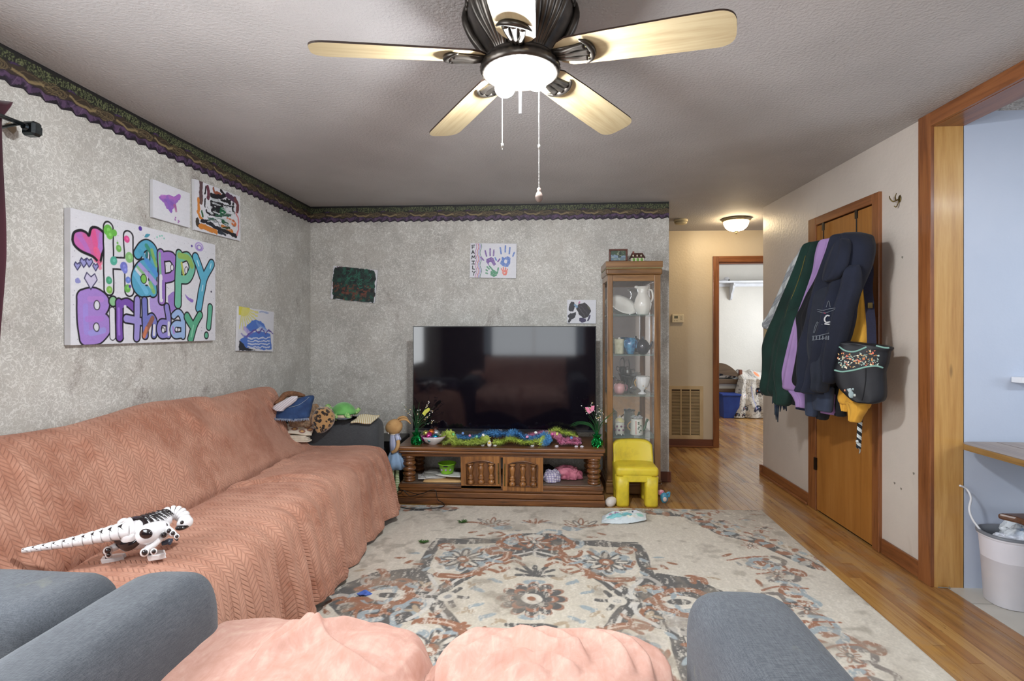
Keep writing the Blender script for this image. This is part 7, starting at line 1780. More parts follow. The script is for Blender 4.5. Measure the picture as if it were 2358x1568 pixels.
# leopard hat
def leopard():
    t = NT('leopard_plush'); v = t.coord(); vo = t.new('ShaderNodeTexVoronoi'); vo.inputs['Scale'].default_value = 40; vo.inputs['Randomness'].default_value = .9
    n = t.new('ShaderNodeTexNoise'); n.inputs['Scale'].default_value = 40; t.L(v, n.inputs['Vector'])
    mx = t.new('ShaderNodeVectorMath', operation='MULTIPLY_ADD'); t.L(n.outputs['Color'], mx.inputs[0]); mx.inputs[1].default_value = (.02,)*3; t.L(v, mx.inputs[2]); t.L(mx.outputs[0], vo.inputs['Vector'])
    c = t.mix(t.ramp(vo.outputs['Distance'], [(.44, 1.0), (.5, 0.0)]), lin((166, 128, 82)), lin((26, 20, 18)))
    c = t.mix(t.ramp(vo.outputs['Distance'], [(.16, .8), (.22, 0.0)]), c, lin((120, 84, 50)))
    t.col(c); t.b.inputs['Roughness'].default_value = .95; t.b.inputs['Sheen Weight'].default_value = .4; return t.m
rows_loft('plush_hat', QR([(355, 620, 700), (400, 580, 760), (450, 552, 785), (500, 545, 785), (550, 560, 765), (590, 590, 730), (625, 620, 680)]), 3.72, .06, leopard(), label='round leopard print plush hat hanging over the front of the far arm', cat='hat', seed=1, fold=.0, e=.9)
# turtle
tt = empty('turtle_plush', onD(*Q(870, 460), 3.86), label='green plush turtle sitting on the folded shirts on the far arm', cat='plush toy')
m_sh = M('turtle_shell', (104, 170, 90), (86, 150, 74), scale=20, rough=.9, sheen=.4); m_ts = M('turtle_skin', (176, 196, 132), (110, 168, 92), scale=70, rough=.9, lo=.45, hi=.55); m_tb2 = M('turtle_belly', (206, 186, 160), rough=.95)
c = np.array(onD(*Q(880, 405), 3.86)); 
V, F = ellip((0, 0, 0), (.095, .075, .070), 30, 16); V = [(v[0]*(1-.25*max(0, v[2])/.07*abs(v[0])/.09), v[1], max(v[2], -.012)) for v in V]
MB().add(V, F, M=Matrix.Translation(c)).build('shell', m_sh, tt, smooth=True)
MB().add(*tube([c+np.array((.092*math.cos(a), .073*math.sin(a), -.010)) for a in np.linspace(0, 2*PI, 33)], .004, 6)).build('shell_piping', M('piping_green', (66, 130, 60), rough=.9), tt, smooth=True)
MB().add(*ellip(c+np.array((0, -.01, -.025)), (.072, .062, .026), 22, 12)).build('belly', m_tb2, tt, smooth=True)
MB().add(*ellip(np.array(onD(*Q(715, 352), 3.9)), (.022, .024, .020), 16, 10)).build('head', m_ts, tt, smooth=True)
for pts in (((800, 420), (800, 455), (790, 495)), ((900, 430), (930, 455), (940, 485)), ((990, 420), (1025, 400), (1050, 370)), ((760, 390), (735, 370), (715, 350))):
    dd = 3.80 if pts[0][1] >= 420 and pts[0][0] < 950 else 3.87
    MB().add(*tube([onD(*Q(*p), dd) for p in pts], [.018, .017, .013], 12, 5)).build('flipper', m_ts, tt, smooth=True)
rows_loft('folded_shirt', QR([(470, 820, 960), (495, 790, 1000), (525, 775, 1010), (545, 770, 1020)]), 3.80, .07, M('grey_jersey', (128, 130, 142), (104, 106, 118), scale=20, rough=.9), label='folded grey shirt with a pink print under the turtle', cat='shirt', seed=4, zmin=AZ)
V, F, uv = grid(lambda u, v: np.array(onD(*Q(955, 515), 3.76))[None]+u[:, None]*np.array((.145, .0, -.0))+v[:, None]*np.array((.035, .10, .038))+np.stack([0*u, 0*u, .004*np.sin(u*6)], 1), 40, 20)
st = NT('striped_cream'); sx = st.sep(st.coord('Object', (1, 1, 1), (0, 0, -.4)))[0]; s_ = st.math('FRACT', st.math('DIVIDE', sx, .014)); st.col(st.mix(st.math('GREATER_THAN', s_, .72), lin((208, 200, 178)), lin((176, 152, 84)))); st.b.inputs['Roughness'].default_value = .9
o = link('folded_shirt', mkmesh('folded_shirt', V, F), st.m); o.modifiers.new('t', 'SOLIDIFY').thickness = .012; tag(o, 'cream shirt with ochre stripes folded at the right end of the pile under the turtle', 'shirt')

# ================================================================== CURTAIN
def cfn(u, v):
    z = 1.02+1.175*v; hd = np.clip((z-2.12)/.07, 0, 1)
    y = .95+(.905+.035*hd-.03*np.clip((1.6-z), 0, 1))*u
    x = -2.035+.022*np.sin(u*44+.6*np.sin(v*3))+.010*hd*np.sin(u*120)-.006*np.sin(v*9)
    return np.stack([x, y, z], 1)
V, F, uv = grid(cfn, 200, 60)
cu = link('curtain', mkmesh('curtain', V, F), M('maroon_velvet', (74, 26, 40), (52, 16, 28), scale=6, rough=.8, sheen=.3, stretch=(1, 1, .2)))
cu.modifiers.new('t', 'SOLIDIFY').thickness = .004
tag(cu, 'dark maroon curtain hanging at the left picture edge', 'curtain')
rd = empty('curtain_rod', onD(40, 285, 1.96), label='pewter curtain rod with faceted square finial and wall bracket at the far left', cat='curtain rod')
m_rod = M('gunmetal', (96, 104, 106), (60, 66, 70), scale=20, rough=.25, metal=.9)
e0, e1 = np.array(onX(15, 272, -2.01)), np.array(onX(50, 285, -2.01))
MB().add(*tube([(e0[0], e0[1]-.5, e0[2]+.0), tuple(e0), tuple(e1)], .0085, 12)).build('pole', m_rod, rd, smooth=True)
c = e1+np.array((0, .035, -.006))
MB().box((-.028, -.016, -.028), (.028, .026, .028)).build('finial', m_rod, rd, bevel=.009, seg=1, loc=None).location = (0, 0, 0)
fo = bpy.data.objects['finial']; fo.matrix_parent_inverse = wm(rd).inverted(); fo.location = c; fo.rotation_euler = (0, .0, 0)
MB().box((-.015, .026, -.015), (.015, .034, .015)).add(*lathe([(.011, -.03), (.014, -.02), (.008, -.016)], 12), M=Matrix.Rotation(-PI/2, 4, 'X')).build('finial_tip', m_rod, rd).location = c
MB().add(*tube([(e0[0], e0[1]+.045, e0[2]-.004), (XL+.012, e0[1]+.045, e0[2]-.018)], .006, 8)).add(*ellip((XL+.006, e0[1]+.045, e0[2]-.018), (.006, .016, .028), 12, 8)).build('bracket', m_rod, rd)
# torn bare spot of wallpaper beside the bracket
V = [(XL+.0015, *onX(a, b, XL)[1:]) for a, b in ((8, 288), (22, 280), (38, 292), (37, 302), (30, 308), (20, 300))]
tag(MB().add(V, [tuple(range(6))]).build('bare_plaster_patch', M('bare_plaster', (150, 138, 120), rough=.9), None), kind='structure')

# ================================================================== HALL
m_nick = M('antique_nickel', (150, 138, 110), (120, 108, 84), rough=.4, metal=.6)
hl = empty('hall_light', (1.93, 5.39, ZC), label='domed flush ceiling light with glowing white glass in the hallway', cat='ceiling light')
T = Matrix.Translation((1.93, 5.39, 0))
MB().add(*lathe([(.06, 2.439), (.135, 2.438), (.142, 2.428), (.130, 2.412), (.122, 2.408)], 36), M=T).build('base_ring', m_nick, hl, smooth=True)
gl = NT('glowing_glass'); gl.b.inputs['Base Color'].default_value = (.9, .86, .78, 1); gl.b.inputs['Emission Color'].default_value = (1, .76, .44, 1); gl.b.inputs['Emission Strength'].default_value = 24.0
MB().add(*lathe([(.120, 2.412), (.116, 2.385), (.100, 2.350), (.070, 2.325), (.03, 2.314), (.001, 2.313)], 36, cap=False), M=T).build('glass_bowl', gl.m, hl, smooth=True)
MB().add(*lathe([(.001, 2.285), (.008, 2.290), (.011, 2.298), (.006, 2.304), (.018, 2.310), (.016, 2.318)], 16), M=T).build('finial', m_nick, hl, smooth=True)
sd = empty('smoke_detector', (1.39, 5.41, ZC), label='round cream smoke detector on the hallway ceiling', cat='smoke detector')
m_cr = M('cream_plastic', (206, 190, 150), (196, 180, 140), rough=.5)
MB().add(*lathe([(.066, 2.439), (.068, 2.425), (.064, 2.418), (.060, 2.416), (.062, 2.405), (.052, 2.396), (.03, 2.394), (.001, 2.394)], 32, cap=False), M=Matrix.Translation((1.39, 5.41, 0))).build('cover', m_cr, sd, smooth=True)
MB().add(*lathe([(.064, 2.415), (.0645, 2.411)], 32), M=Matrix.Translation((1.39, 5.41, 0))).build('vent_band', M('vent_dark', (110, 98, 76), rough=.8), sd)
th = empty('thermostat', (1.507, YH, 1.40), label='cream wall thermostat with a small grey display on the hallway wall', cat='thermostat')
box('case', (1.445, YH-.028, 1.405), (1.575, YH-.001, 1.500), M('ivory_plastic', (226, 214, 186), rough=.45), th, bevel=.006, seg=3)
box('display', (1.468, YH-.030, 1.452), (1.508, YH-.0275, 1.480), M('lcd', (110, 112, 96), rough=.3), th)
for k, (x, z) in enumerate(((1.545, 1.47), (1.545, 1.445), (1.475, 1.428), (1.500, 1.428))): MB().add(*ellip((x, YH-.029, z), (.007, .003, .007), 10, 6)).build('button', M('button_grey', (190, 180, 154), rough=.5), th, smooth=True)
vg = empty('return_air_vent', (1.60, YH, .09), label='beige louvred return air vent low on the hallway wall', cat='vent')
m_vent = M('vent_beige', (204, 180, 140), (192, 168, 128), rough=.5)
vx0, vx1, vz0, vz1 = 1.405, 1.795, .092, .690
for a, b in (((vx0, vz0), (vx1, vz0+.04)), ((vx0, vz1-.04), (vx1, vz1)), ((vx0, vz0+.04), (vx0+.04, vz1-.04)), ((vx1-.04, vz0+.04), (vx1, vz1-.04))): box('frame_side', (a[0], YH-.012, a[1]), (b[0], YH-.001, b[1]), m_vent, vg, bevel=.002)
for k in (1, 2): x = vx0+.04+(vx1-vx0-.08)*k/3; box('mullion', (x-.006, YH-.011, vz0+.04), (x+.006, YH-.001, vz1-.04), m_vent, vg)
box('dark_duct', (vx0+.04, YH-.0015, vz0+.04), (vx1-.04, YH-.0005, vz1-.04), M('duct_dark', (52, 34, 28), rough=.9), vg)
for c_ in range(3):
    xa_ = vx0+.042+(vx1-vx0-.08)*c_/3+(.004 if c_ else 0); xb_ = vx0+.038+(vx1-vx0-.08)*(c_+1)/3-(.004 if c_ < 2 else 0)
    for r_ in range(38):
        z = vz0+.046+r_*.01335
        MB().add([(xa_, YH-.010, z), (xb_, YH-.010, z), (xb_, YH-.004, z+.002), (xa_, YH-.004, z+.002), (xa_, YH-.0095, z-.005), (xb_, YH-.0095, z-.005), (xb_, YH-.0035, z-.003), (xa_, YH-.0035, z-.003)], [(0, 1, 2, 3), (7, 6, 5, 4), (0, 4, 5, 1)]).build('slat', m_vent, vg)
# hook on the wall right of the closet door
hk = empty('wall_hook', (XR, 3.078, 2.05), label='small brass antler-shaped hook on the wall right of the closet door', cat='hook')
y0_, z0_ = 3.078, 2.06
MB().add(*ellip((XR-.004, y0_, z0_), (.004, .012, .02), 12, 8)).build('plate', m_brass, hk, smooth=True)
for s in (-1, 1): MB().add(*tube([(XR-.006, y0_, z0_), (XR-.03, y0_+s*.012, z0_-.012), (XR-.042, y0_+s*.022, z0_+.006), (XR-.04, y0_+s*.03, z0_+.024)], [.0035, .0035, .003, .0022], 6, 4)).build('prong', m_brass, hk, smooth=True)
MB().add(*tube([(XR-.006, y0_, z0_-.01), (XR-.022, y0_, z0_-.045), (XR-.034, y0_, z0_-.04)], .003, 6, 4)).build('prong', m_brass, hk, smooth=True)

# ================================================================== BEDROOM
zs = onY(1700, 652, 9.0)[2]
shf = empty('wall_shelf', (3.2, 9.09, zs), label='white painted wall shelf with a scrolled bracket in the bedroom', cat='shelf')
box('board', (2.6, 8.86, zs), (4.3, 9.098, zs+.03), m_white, shf, bevel=.003)
box('cleat', (2.6, 9.07, zs-.05), (4.3, 9.098, zs-.001), m_white, shf)
bx_ = onY(1689, 670, 8.95)[0]; out = [(0, 0), (-.20, 0), (-.20, -.03), (-.165, -.05), (-.16, -.09), (-.13, -.13), (-.085, -.17), (-.07, -.22), (-.05, -.26), (0, -.28)]
V = [(bx_+s, 9.095+a, zs-.001+b) for s in (-.014, .014) for a, b in out]; n_ = len(out)
MB().add(V, [tuple(range(n_)), tuple(reversed(range(n_, 2*n_)))]+[(i, i+n_, (i+1) % n_+n_, (i+1) % n_) for i in range(n_)]).build('bracket', m_white, shf)
pu = empty('plush_toy', onD(1668, 648, 8.9), label='small white plush toy sitting on the bedroom wall shelf', cat='plush toy')
c = np.array(onD(1672, 641, 8.92)); m_pl = M('white_plush', (222, 220, 222), rough=.95)
c[2] = zs+.075
MB().add(*ellip(c, (.055, .05, .048), 16, 12)).build('head', m_pl, pu, smooth=True); MB().add(*ellip(c+np.array((-.04, 0, -.035)), (.085, .05, .038), 16, 12)).build('body', m_pl, pu, smooth=True); MB().add(*ellip(c+np.array((.035, -.04, -.015)), (.013, .01, .014), 8, 6)).build('nose', m_black, pu, smooth=True)
# bed: arched wooden end with rails, bin, patterned comforter
bd = empty('bed', (2.95, 8.35, 0), label='dark wood child bed with an arched slatted end in the bedroom', cat='bed')
m_bedw = wood('bed_wood', (96, 76, 58), (72, 54, 42), 0, 1, rough=.5); m_bedr = wood('bed_post', (110, 62, 44), (84, 46, 34), 2, 1, rough=.4)
DB = 8.30; X0 = onY(1630, 880, DB)[0]; X1 = onY(1703, 880, DB)[0]; X2 = onY(1709, 880, DB)[0]
zf = lambda y: onY(1680, y, DB)[2]
n_ = 16; top = [(X0+(X1-X0)*i/n_, zf(866)+(zf(836)-zf(866))*math.sin(PI*(.18+.82*i/n_))**.8) for i in range(n_+1)]
lo = [(x, z) for x, z in ((X1, zf(868)), (X0, zf(856)))]
o2 = top+lo; V = [(a, DB+s, b) for s in (0, .03) for a, b in o2]; k_ = len(o2)
MB().add(V, [tuple(range(k_)), tuple(reversed(range(k_, 2*k_)))]+[(i, i+k_, (i+1) % k_+k_, (i+1) % k_) for i in range(k_)]).build('arched_rail', m_bedw, bd)
for ya, yb in ((873, 884), (895, 912)): box('end_rail', (X0, DB, zf(yb)), (X1, DB+.03, zf(ya)), m_bedw, bd, bevel=.004)
box('post', (X1-.01, DB-.02, .005), (X2, DB+.04, zf(851)), m_bedr, bd, bevel=.01)
box('post', (X0-.05, DB-.02, .005), (X0, DB+.04, zf(860)), m_bedr, bd, bevel=.01)
box('mattress', (X0+.1, DB+.06, .30), (X1+.0, 9.05, .56), m_white, bd, bevel=.05, seg=3)
box('side_rail', (X0, DB+.04, .22), (X0+.03, 9.05, .38), m_bedw, bd)
m_ban = M('bed_linen', (206, 204, 206), (58, 64, 84), scale=22, rough=.9, lo=.46, hi=.54)
tag(box('pillow_row', (X0+.05, DB+.04, .57), (X1-.02, DB+.30, .68), m_ban, None, bevel=.04, seg=3), 'navy and white patterned bedding seen through the slats of the bed end', 'bedding')
bn = empty('storage_bin', (onY(1680, 930, 8.15)[0], 8.15, 0), label='blue plastic storage bin under the bed end', cat='bin')
m_bl = M('blue_plastic', (42, 72, 152), (34, 60, 134), rough=.35)
xa, xb = onY(1660, 920, 8.12)[0], onY(1699, 920, 8.12)[0]; zt = onY(1680, 906, 8.1)[2]
V = [(xa+.02, 8.04, .003), (xb-.02, 8.04, .003), (xb-.02, 8.24, .003), (xa+.02, 8.24, .003), (xa, 8.02, zt-.03), (xb, 8.02, zt-.03), (xb, 8.26, zt-.03), (xa, 8.26, zt-.03)]
MB().add(V, [(0, 3, 2, 1), (0, 1, 5, 4), (1, 2, 6, 5), (2, 3, 7, 6), (3, 0, 4, 7)]).build('tub', m_bl, bn)
box('lid', (xa-.015, 8.005, zt-.03), (xb+.015, 8.275, zt), m_bl, bn, bevel=.006)
def comforter():
    nu, nv = 150, 130; P = Paint(0, 1, 0, 1, nu, nv, (188, 182, 174)); P.warp(.012, 7)
    n = fbm(P.X*40, P.Y*40, 2); P.put(np.clip((n-.18)*6, 0, 1), (110, 106, 108), .7)
    for x, y, s, c in ((.66, .62, .11, (34, 34, 44)), (.25, .5, .09, (220, 216, 212)), (.60, .22, .09, (36, 38, 60)), (.85, .35, .1, (40, 40, 56)), (.3, .22, .07, (70, 70, 78)), (.12, .08, .05, (28, 28, 34)), (.9, .8, .08, (200, 196, 200)), (.28, .06, .05, (28, 28, 34))):
        P.ell(x, y, s, s*.6, c); P.ell(x-s*.7, y-s*.5, s*.35, s*.5, c); P.ell(x+s*.7, y-s*.5, s*.35, s*.5, c)
        for k, cc in enumerate(((208, 112, 70), (90, 130, 190), (206, 202, 200))): P.ell(x+(-.4+.4*k)*s, y+.1*s*(k-1), s*.16, s*.16, cc)
    P.ell(.7, .93, .06, .03, (214, 130, 90)); P.stroke([(.42, .7), (.5, .4), (.56, .2)], .012, (150, 154, 190)); P.poly([(.05, .32), (.12, .26), (.1, .2)], (230, 226, 216))
    D0 = 7.95
    XA, XB = onY(1688, 900, D0)[0], onY(1790, 900, D0)[0]; zt_ = onY(1720, 862, D0)[2]
    U, W = P.X, P.Y
    pinch = np.clip(W, 0, 1)
    X = XA+.18*pinch*(1-U)**2*1.2+(XB-XA)*U; Z = .012+(zt_-.02)*W; Y = D0+.10+.10*W-.06*np.abs(np.sin(U*9+1.2*W))*(1-W)**.5-.03*fbm(U*5, W*4, 3)
    t_ = np.clip((W-.88)/.12, 0, 1); Y = Y+t_*.35; Z = Z-.0*t_+.03*np.sin(t_*2)-.02*np.cos(U*14)*t_
    left = np.clip((.10-U)/.10, 0, 1); Y += left**1.5*.14
    V = np.stack([X, Y, Z], -1).reshape(-1, 3); i = (np.arange(nv-1)[:, None]*nu+np.arange(nu-1)[None]).ravel()
    o = link('comforter', mkmesh('comforter', V, np.stack([i, i+1, i+1+nu, i+nu], 1), col=P.C.reshape(-1, 3)), vcol_mat('printed_comforter', .9))
    o.modifiers.new('t', 'SOLIDIFY').thickness = .02
    tag(o, 'pale grey comforter with game controller print hanging to the bedroom floor', 'comforter')
    c = empty('bed', (XA+.5, 8.5, 0), label='low bed hidden under the game controller comforter in the bedroom', cat='bed')
    box('mattress', (XA+.25, D0+.32, .25), (XB+.2, 9.05, zt_-.06), m_white, c, bevel=.04); box('base', (XA+.3, D0+.36, .004), (XB+.2, 9.05, .24), m_bedw, c)
comforter()
# dirt smudges on the bedroom wall are in its material
# ================================================================== COATS ON THE CLOSET DOOR
K = lambda x, y: (1740+x/2.703, 500+y/2.703)
def KR(rows): return [(500+y/2.703, 1740+a/2.703, 1740+b/2.703) for y, a, b in rows]
# clothes hang along a line that leaves the door towards the hallway
LA, LB = np.array((1.905, 3.12)), np.array((1.60, 4.02)); LD = (LB-LA)/np.linalg.norm(LB-LA); LN = np.array((-abs(LD[1]), LD[0])); LN /= np.linalg.norm(LN)
def dline(off):
    """distance of the hanging plane (moved off towards the room) on the line of sight of picture column px"""
    def f(px):
        r = ray(px, 800); A = LA+LN*off
        # solve t*(rx,ry) = A + s*LD
        M_ = np.array([[r[0], -LD[0]], [r[1], -LD[1]]]); t, s_ = np.linalg.solve(M_, A); return t
    return f
LAT = (-LD[0], -LD[1], 0.)
def coat(name, rows, off, th, mat, label=None, cat=None, parent=None, seed=0, fold=.06, nf=7, grp=None, e=.8, n=44):
    return rows_loft(name, KR(rows), 3.3, th, mat, parent, label, cat, grp, n=n, fold=fold, nf=nf, seed=seed, e=e, dfn=dline(off), lat=LAT)
def plaid2():
    t = NT('grey_plaid'); v = t.sep(t.coord('Object', (1, 1, 1), (0, 0, 0))); a = t.math('FRACT', t.math('DIVIDE', t.math('ADD', v[2], t.math('MULTIPLY', v[1], .55)), .115)); b = t.math('FRACT', t.math('DIVIDE', t.math('SUBTRACT', v[1], t.math('MULTIPLY', v[2], .25)), .10))
    m = t.mix(t.math('MULTIPLY', t.math('GREATER_THAN', a, .5), .65), lin((190, 194, 194)), lin((104, 108, 116)))
    m = t.mix(t.math('MULTIPLY', t.math('GREATER_THAN', b, .62), .5), m, lin((120, 124, 130))); m = t.mix(t.math('MULTIPLY', t.math('GREATER_THAN', t.math('FRACT', t.math('MULTIPLY', a, 6)), .8), .25), m, lin((210, 212, 210)))
    t.col(m); t.b.inputs['Roughness'].default_value = .95; t.bump(t.noise(t.coord(), 200, 2), .3, .003); return t.m
m_green = M('forest_fleece', (18, 50, 42), (12, 36, 30), scale=5, rough=.92, sheen=.04, bump=.25, bscale=200)
m_lilac = M('lilac_fleece', (158, 128, 176), (140, 112, 160), scale=5, rough=.92, sheen=.04, bump=.25, bscale=200)
m_navy = M('navy_fleece', (24, 29, 46), (17, 21, 35), scale=5, rough=.92, sheen=.04, bump=.25, bscale=200)
m_blk = M('black_fleece', (17, 17, 24), (12, 12, 17), scale=5, rough=.92, sheen=.04)
m_slate = M('slate_fleece', (48, 56, 74), (38, 44, 60), scale=6, rough=.92, sheen=.04)
m_mus = M('mustard_fleece', (212, 158, 58), (194, 142, 48), scale=5, rough=.9, sheen=.04, bump=.2, bscale=200)
m_wire = M('hook_wire', (60, 56, 52), rough=.4, metal=.8)
# over-the-door hooks
for i, (px, yt, yb, lab) in enumerate(((1896, 512, 556, 'thin metal over-door hook above the green jacket'), (1972, 482, 545, 'thin metal over-door hook above the navy hoodie'))):
    t_, b_ = np.array(onX(px, yt, XR-.018)), np.array(onX(px, yb, XR-.018))
    h = MB().add(*tube([(XR+.02, t_[1], 2.085), (XR-.018, t_[1], 2.085), (XR-.018, t_[1], 2.05), tuple(b_), (b_[0]-.03, b_[1], b_[2]-.05), (b_[0]-.055, b_[1], b_[2]-.02)], .0035, 6)).build('door_hook', m_wire, None, smooth=True)
    tag(h, lab, 'hook'); box('bracket', (XR-.022, t_[1]-.012, 2.03), (XR-.0165, t_[1]+.012, 2.085), m_wire, h)
coat('plaid_shirt', [(175, 322, 345), (220, 288, 345), (300, 225, 330), (400, 185, 300), (500, 140, 262), (600, 95, 200), (660, 62, 135), (700, 76, 105)], -.05, .055, plaid2(), 'grey and white plaid flannel shirt hanging leftmost on the closet door', 'shirt', seed=2, fold=.04)
g = coat('jacket', [(150, 372, 440), (180, 335, 440), (250, 302, 430), (340, 262, 410), (430, 225, 372), (520, 184, 340), (620, 140, 318), (700, 100, 300), (800, 66, 275), (900, 70, 245), (980, 72, 215), (1050, 60, 200), (1115, 58, 180)], .04, .085, m_green, 'dark green zip jacket hanging left of the lilac hoodie on the closet door', 'jacket', seed=5, fold=.07, nf=6)
coat('sleeve', [(560, 200, 325), (700, 150, 315), (850, 120, 270), (980, 105, 235), (1060, 120, 225), (1100, 128, 222), (1140, 130, 212), (1172, 140, 198)], .08, .055, m_green, parent=g, seed=1, fold=.08, nf=5)
MB().add(*tube([onD(*K(x, y), dline(.135)(K(x, y)[0])) for x, y in ((310, 240), (280, 350), (245, 450), (205, 550), (175, 650))], .0022, 5, 5)).build('zipper', M('brass_zip', (120, 110, 50), rough=.5, metal=.5), g, smooth=True)
l = coat('hoodie', [(133, 440, 500), (155, 412, 510), (230, 392, 490), (320, 382, 460), (400, 362, 415), (480, 335, 385), (560, 305, 360), (640, 272, 340), (700, 254, 330), (780, 230, 320), (880, 205, 300), (980, 178, 290), (1050, 166, 280), (1080, 166, 278)], .075, .06, m_lilac, 'lilac hoodie hanging between the green jacket and the navy hoodies', 'hoodie', seed=8, fold=.05)
coat('cuff', [(1075, 200, 300), (1110, 240, 310), (1150, 262, 320), (1186, 266, 322)], .07, .045, m_lilac, parent=l, seed=3)
k1 = coat('hoodie', [(110, 560, 600), (140, 505, 620), (220, 470, 600), (300, 440, 560), (400, 395, 500), (480, 350, 450), (560, 310, 430), (620, 280, 410), (700, 290, 400), (800, 295, 390), (900, 280, 380), (1000, 262, 360), (1060, 258, 350)], .10, .07, m_blk, 'black hoodie partly hidden behind the navy hoodie with the sketched print', 'hoodie', seed=6, fold=.06)
k2 = coat('hoodie', [(100, 560, 640), (125, 520, 672), (200, 470, 700), (300, 425, 690), (380, 400, 660), (480, 380, 620), (560, 360, 600), (640, 345, 590), (720, 325, 570), (800, 300, 545), (880, 300, 520), (960, 305, 480), (1030, 318, 450), (1080, 300, 428), (1095, 305, 424)], .17, .105, m_navy, 'large navy hoodie with a pale sketched print hanging in front of the other coats', 'hoodie', seed=11, fold=.07, nf=7)
coat('hood', [(135, 530, 565), (170, 492, 580), (240, 455, 578), (320, 430, 560), (380, 424, 520), (400, 440, 480)], .285, .035, m_navy, parent=k2, seed=4, fold=.05)
coat('sleeve', [(300, 565, 640), (440, 540, 640), (560, 500, 600), (700, 460, 570), (820, 430, 535), (920, 425, 500), (1000, 445, 490), (1035, 445, 475)], .235, .05, m_navy, parent=k2, seed=7, fold=.08, nf=5)
coat('sleeve', [(420, 385, 520), (600, 350, 480), (760, 330, 450), (900, 350, 445), (1000, 368, 440), (1030, 372, 436), (1090, 372, 428)], .225, .055, M('navy_washed', (34, 38, 50), (26, 30, 40), scale=6, rough=.95, sheen=.04), parent=k2, seed=9, fold=.06, nf=5)
# sketched print: C and J like marks, blades and towers in pale thread
bt_k = None
def on_obj(objs, px, py, lift=.004):
    best = None; r = Vector(ray(px, py)).normalized()
    for o in objs:
        bt = _BT.setdefault(o.name, BVHTree.FromPolygons([v.co for v in o.data.vertices], [tuple(p.vertices) for p in o.data.polygons]))
        h = bt.ray_cast(Vector((0, 0, H)), r)
        if h[0] and (best is None or h[3] < best[1]): best = (h[0]-r*lift, h[3])
    return np.array(best[0]) if best else None
_BT = {}
kids = [k2]+list(k2.children)
m_pr = M('print_grey', (110, 116, 124), rough=.9); m_prw = M('print_white', (208, 208, 210), rough=.9); m_prr = M('print_pink', (170, 70, 90), rough=.9)
def print_line(pts, r, mat, name='print_line'):
    S = spl([K(*p) for p in pts], 4) if len(pts) > 2 else np.array([K(*p) for p in pts]); W = [on_obj(kids, *q) for q in S]; W = [w for w in W if w is not None]
    if len(W) > 1: MB().add(*tube(W, r, 5)).build(name, mat, k2)
print_line([(460, 615), (445, 612), (432, 626), (430, 642), (440, 655), (462, 652)], .0042, m_prw, 'printed_letter')
print_line([(430, 664), (462, 668)], .0040, m_prw, 'printed_letter')
print_line([(382, 574), (420, 580), (460, 570), (495, 566)], .0018, m_pr); print_line([(385, 586), (430, 596), (470, 584), (494, 574)], .0018, m_pr)
print_line([(440, 560), (455, 520), (464, 560)], .0018, m_pr); print_line([(425, 595), (436, 600)], .0028, m_prr); print_line([(360, 720), (370, 680), (384, 650)], .0018, m_pr); print_line([(366, 720), (378, 684), (388, 655)], .0016, m_pr)
print_line([(352, 742), (400, 736), (455, 722)], .0022, m_pr); print_line([(352, 766), (400, 760), (455, 746)], .0022, m_pr); print_line([(385, 655), (415, 668)], .0016, m_pr)
for x in (358, 378, 398, 418, 438, 452): print_line([(x, 764), (x+2, 738)], .0034, m_pr)
# hems and cuffs of more garments under the pile
for k, (rows, off, mat, lab) in enumerate((
    ([(1100, 225, 290), (1140, 222, 290), (1170, 235, 280)], .03, m_blk, 'black hem hanging below the lilac cuff'),
    ([(1140, 252, 300), (1200, 250, 325)], .05, M('navy_jersey', (30, 36, 66), (24, 28, 52), rough=.9), 'navy hem at the left of the hanging bundle'),
    ([(1060, 315, 400), (1150, 320, 385), (1200, 322, 378), (1240, 328, 372)], .09, m_slate, 'slate blue sleeve end hanging under the navy hoodie'),
    ([(1050, 370, 480), (1150, 365, 475), (1208, 372, 468)], .14, m_slate, 'faded blue grey hem in the middle of the hanging bundle'),
    ([(1090, 415, 515), (1180, 410, 508), (1226, 412, 500)], .08, M('mauve_fleece', (140, 104, 150), (120, 88, 132), rough=.92), 'mauve cuff hanging under the middle of the bundle'),
    ([(1180, 385, 455), (1230, 386, 450), (1260, 398, 436)], .04, m_blk, 'black cuff hanging lowest in the middle of the bundle'),
    ([(1050, 480, 560), (1150, 490, 552), (1215, 505, 552), (1240, 512, 548)], .06, m_blk, 'black cuff hanging beside the mustard hoodie'))):
    coat('garment', rows, off, .035, mat, lab, 'clothes', seed=k, n=24)
coat('garment', [(900, 258, 310), (1000, 255, 315), (1090, 268, 310)], .085, .03, M('grey_heather', (96, 102, 112), (70, 74, 84), scale=90, rough=.95), 'grey heather sleeve between the black and navy hoodies', 'clothes', seed=4, n=24)
y_ = coat('hoodie', [(325, 640, 664), (400, 622, 690), (500, 606, 704), (600, 592, 705), (700, 570, 706), (780, 556, 704), (900, 550, 700), (1050, 545, 700), (1130, 530, 704), (1180, 545, 700)], .06, .06, m_mus, 'mustard yellow hoodie hanging behind the patterned shoulder bag', 'hoodie', seed=13, fold=.06, nf=6)
coat('cuff', [(1150, 560, 690), (1190, 580, 686), (1215, 586, 672), (1245, 592, 652), (1276, 594, 640)], .10, .035, m_mus, parent=y_, seed=2)
coat('cuff', [(1130, 528, 590), (1180, 540, 590), (1210, 552, 586)], .07, .03, m_mus, parent=y_, seed=5)
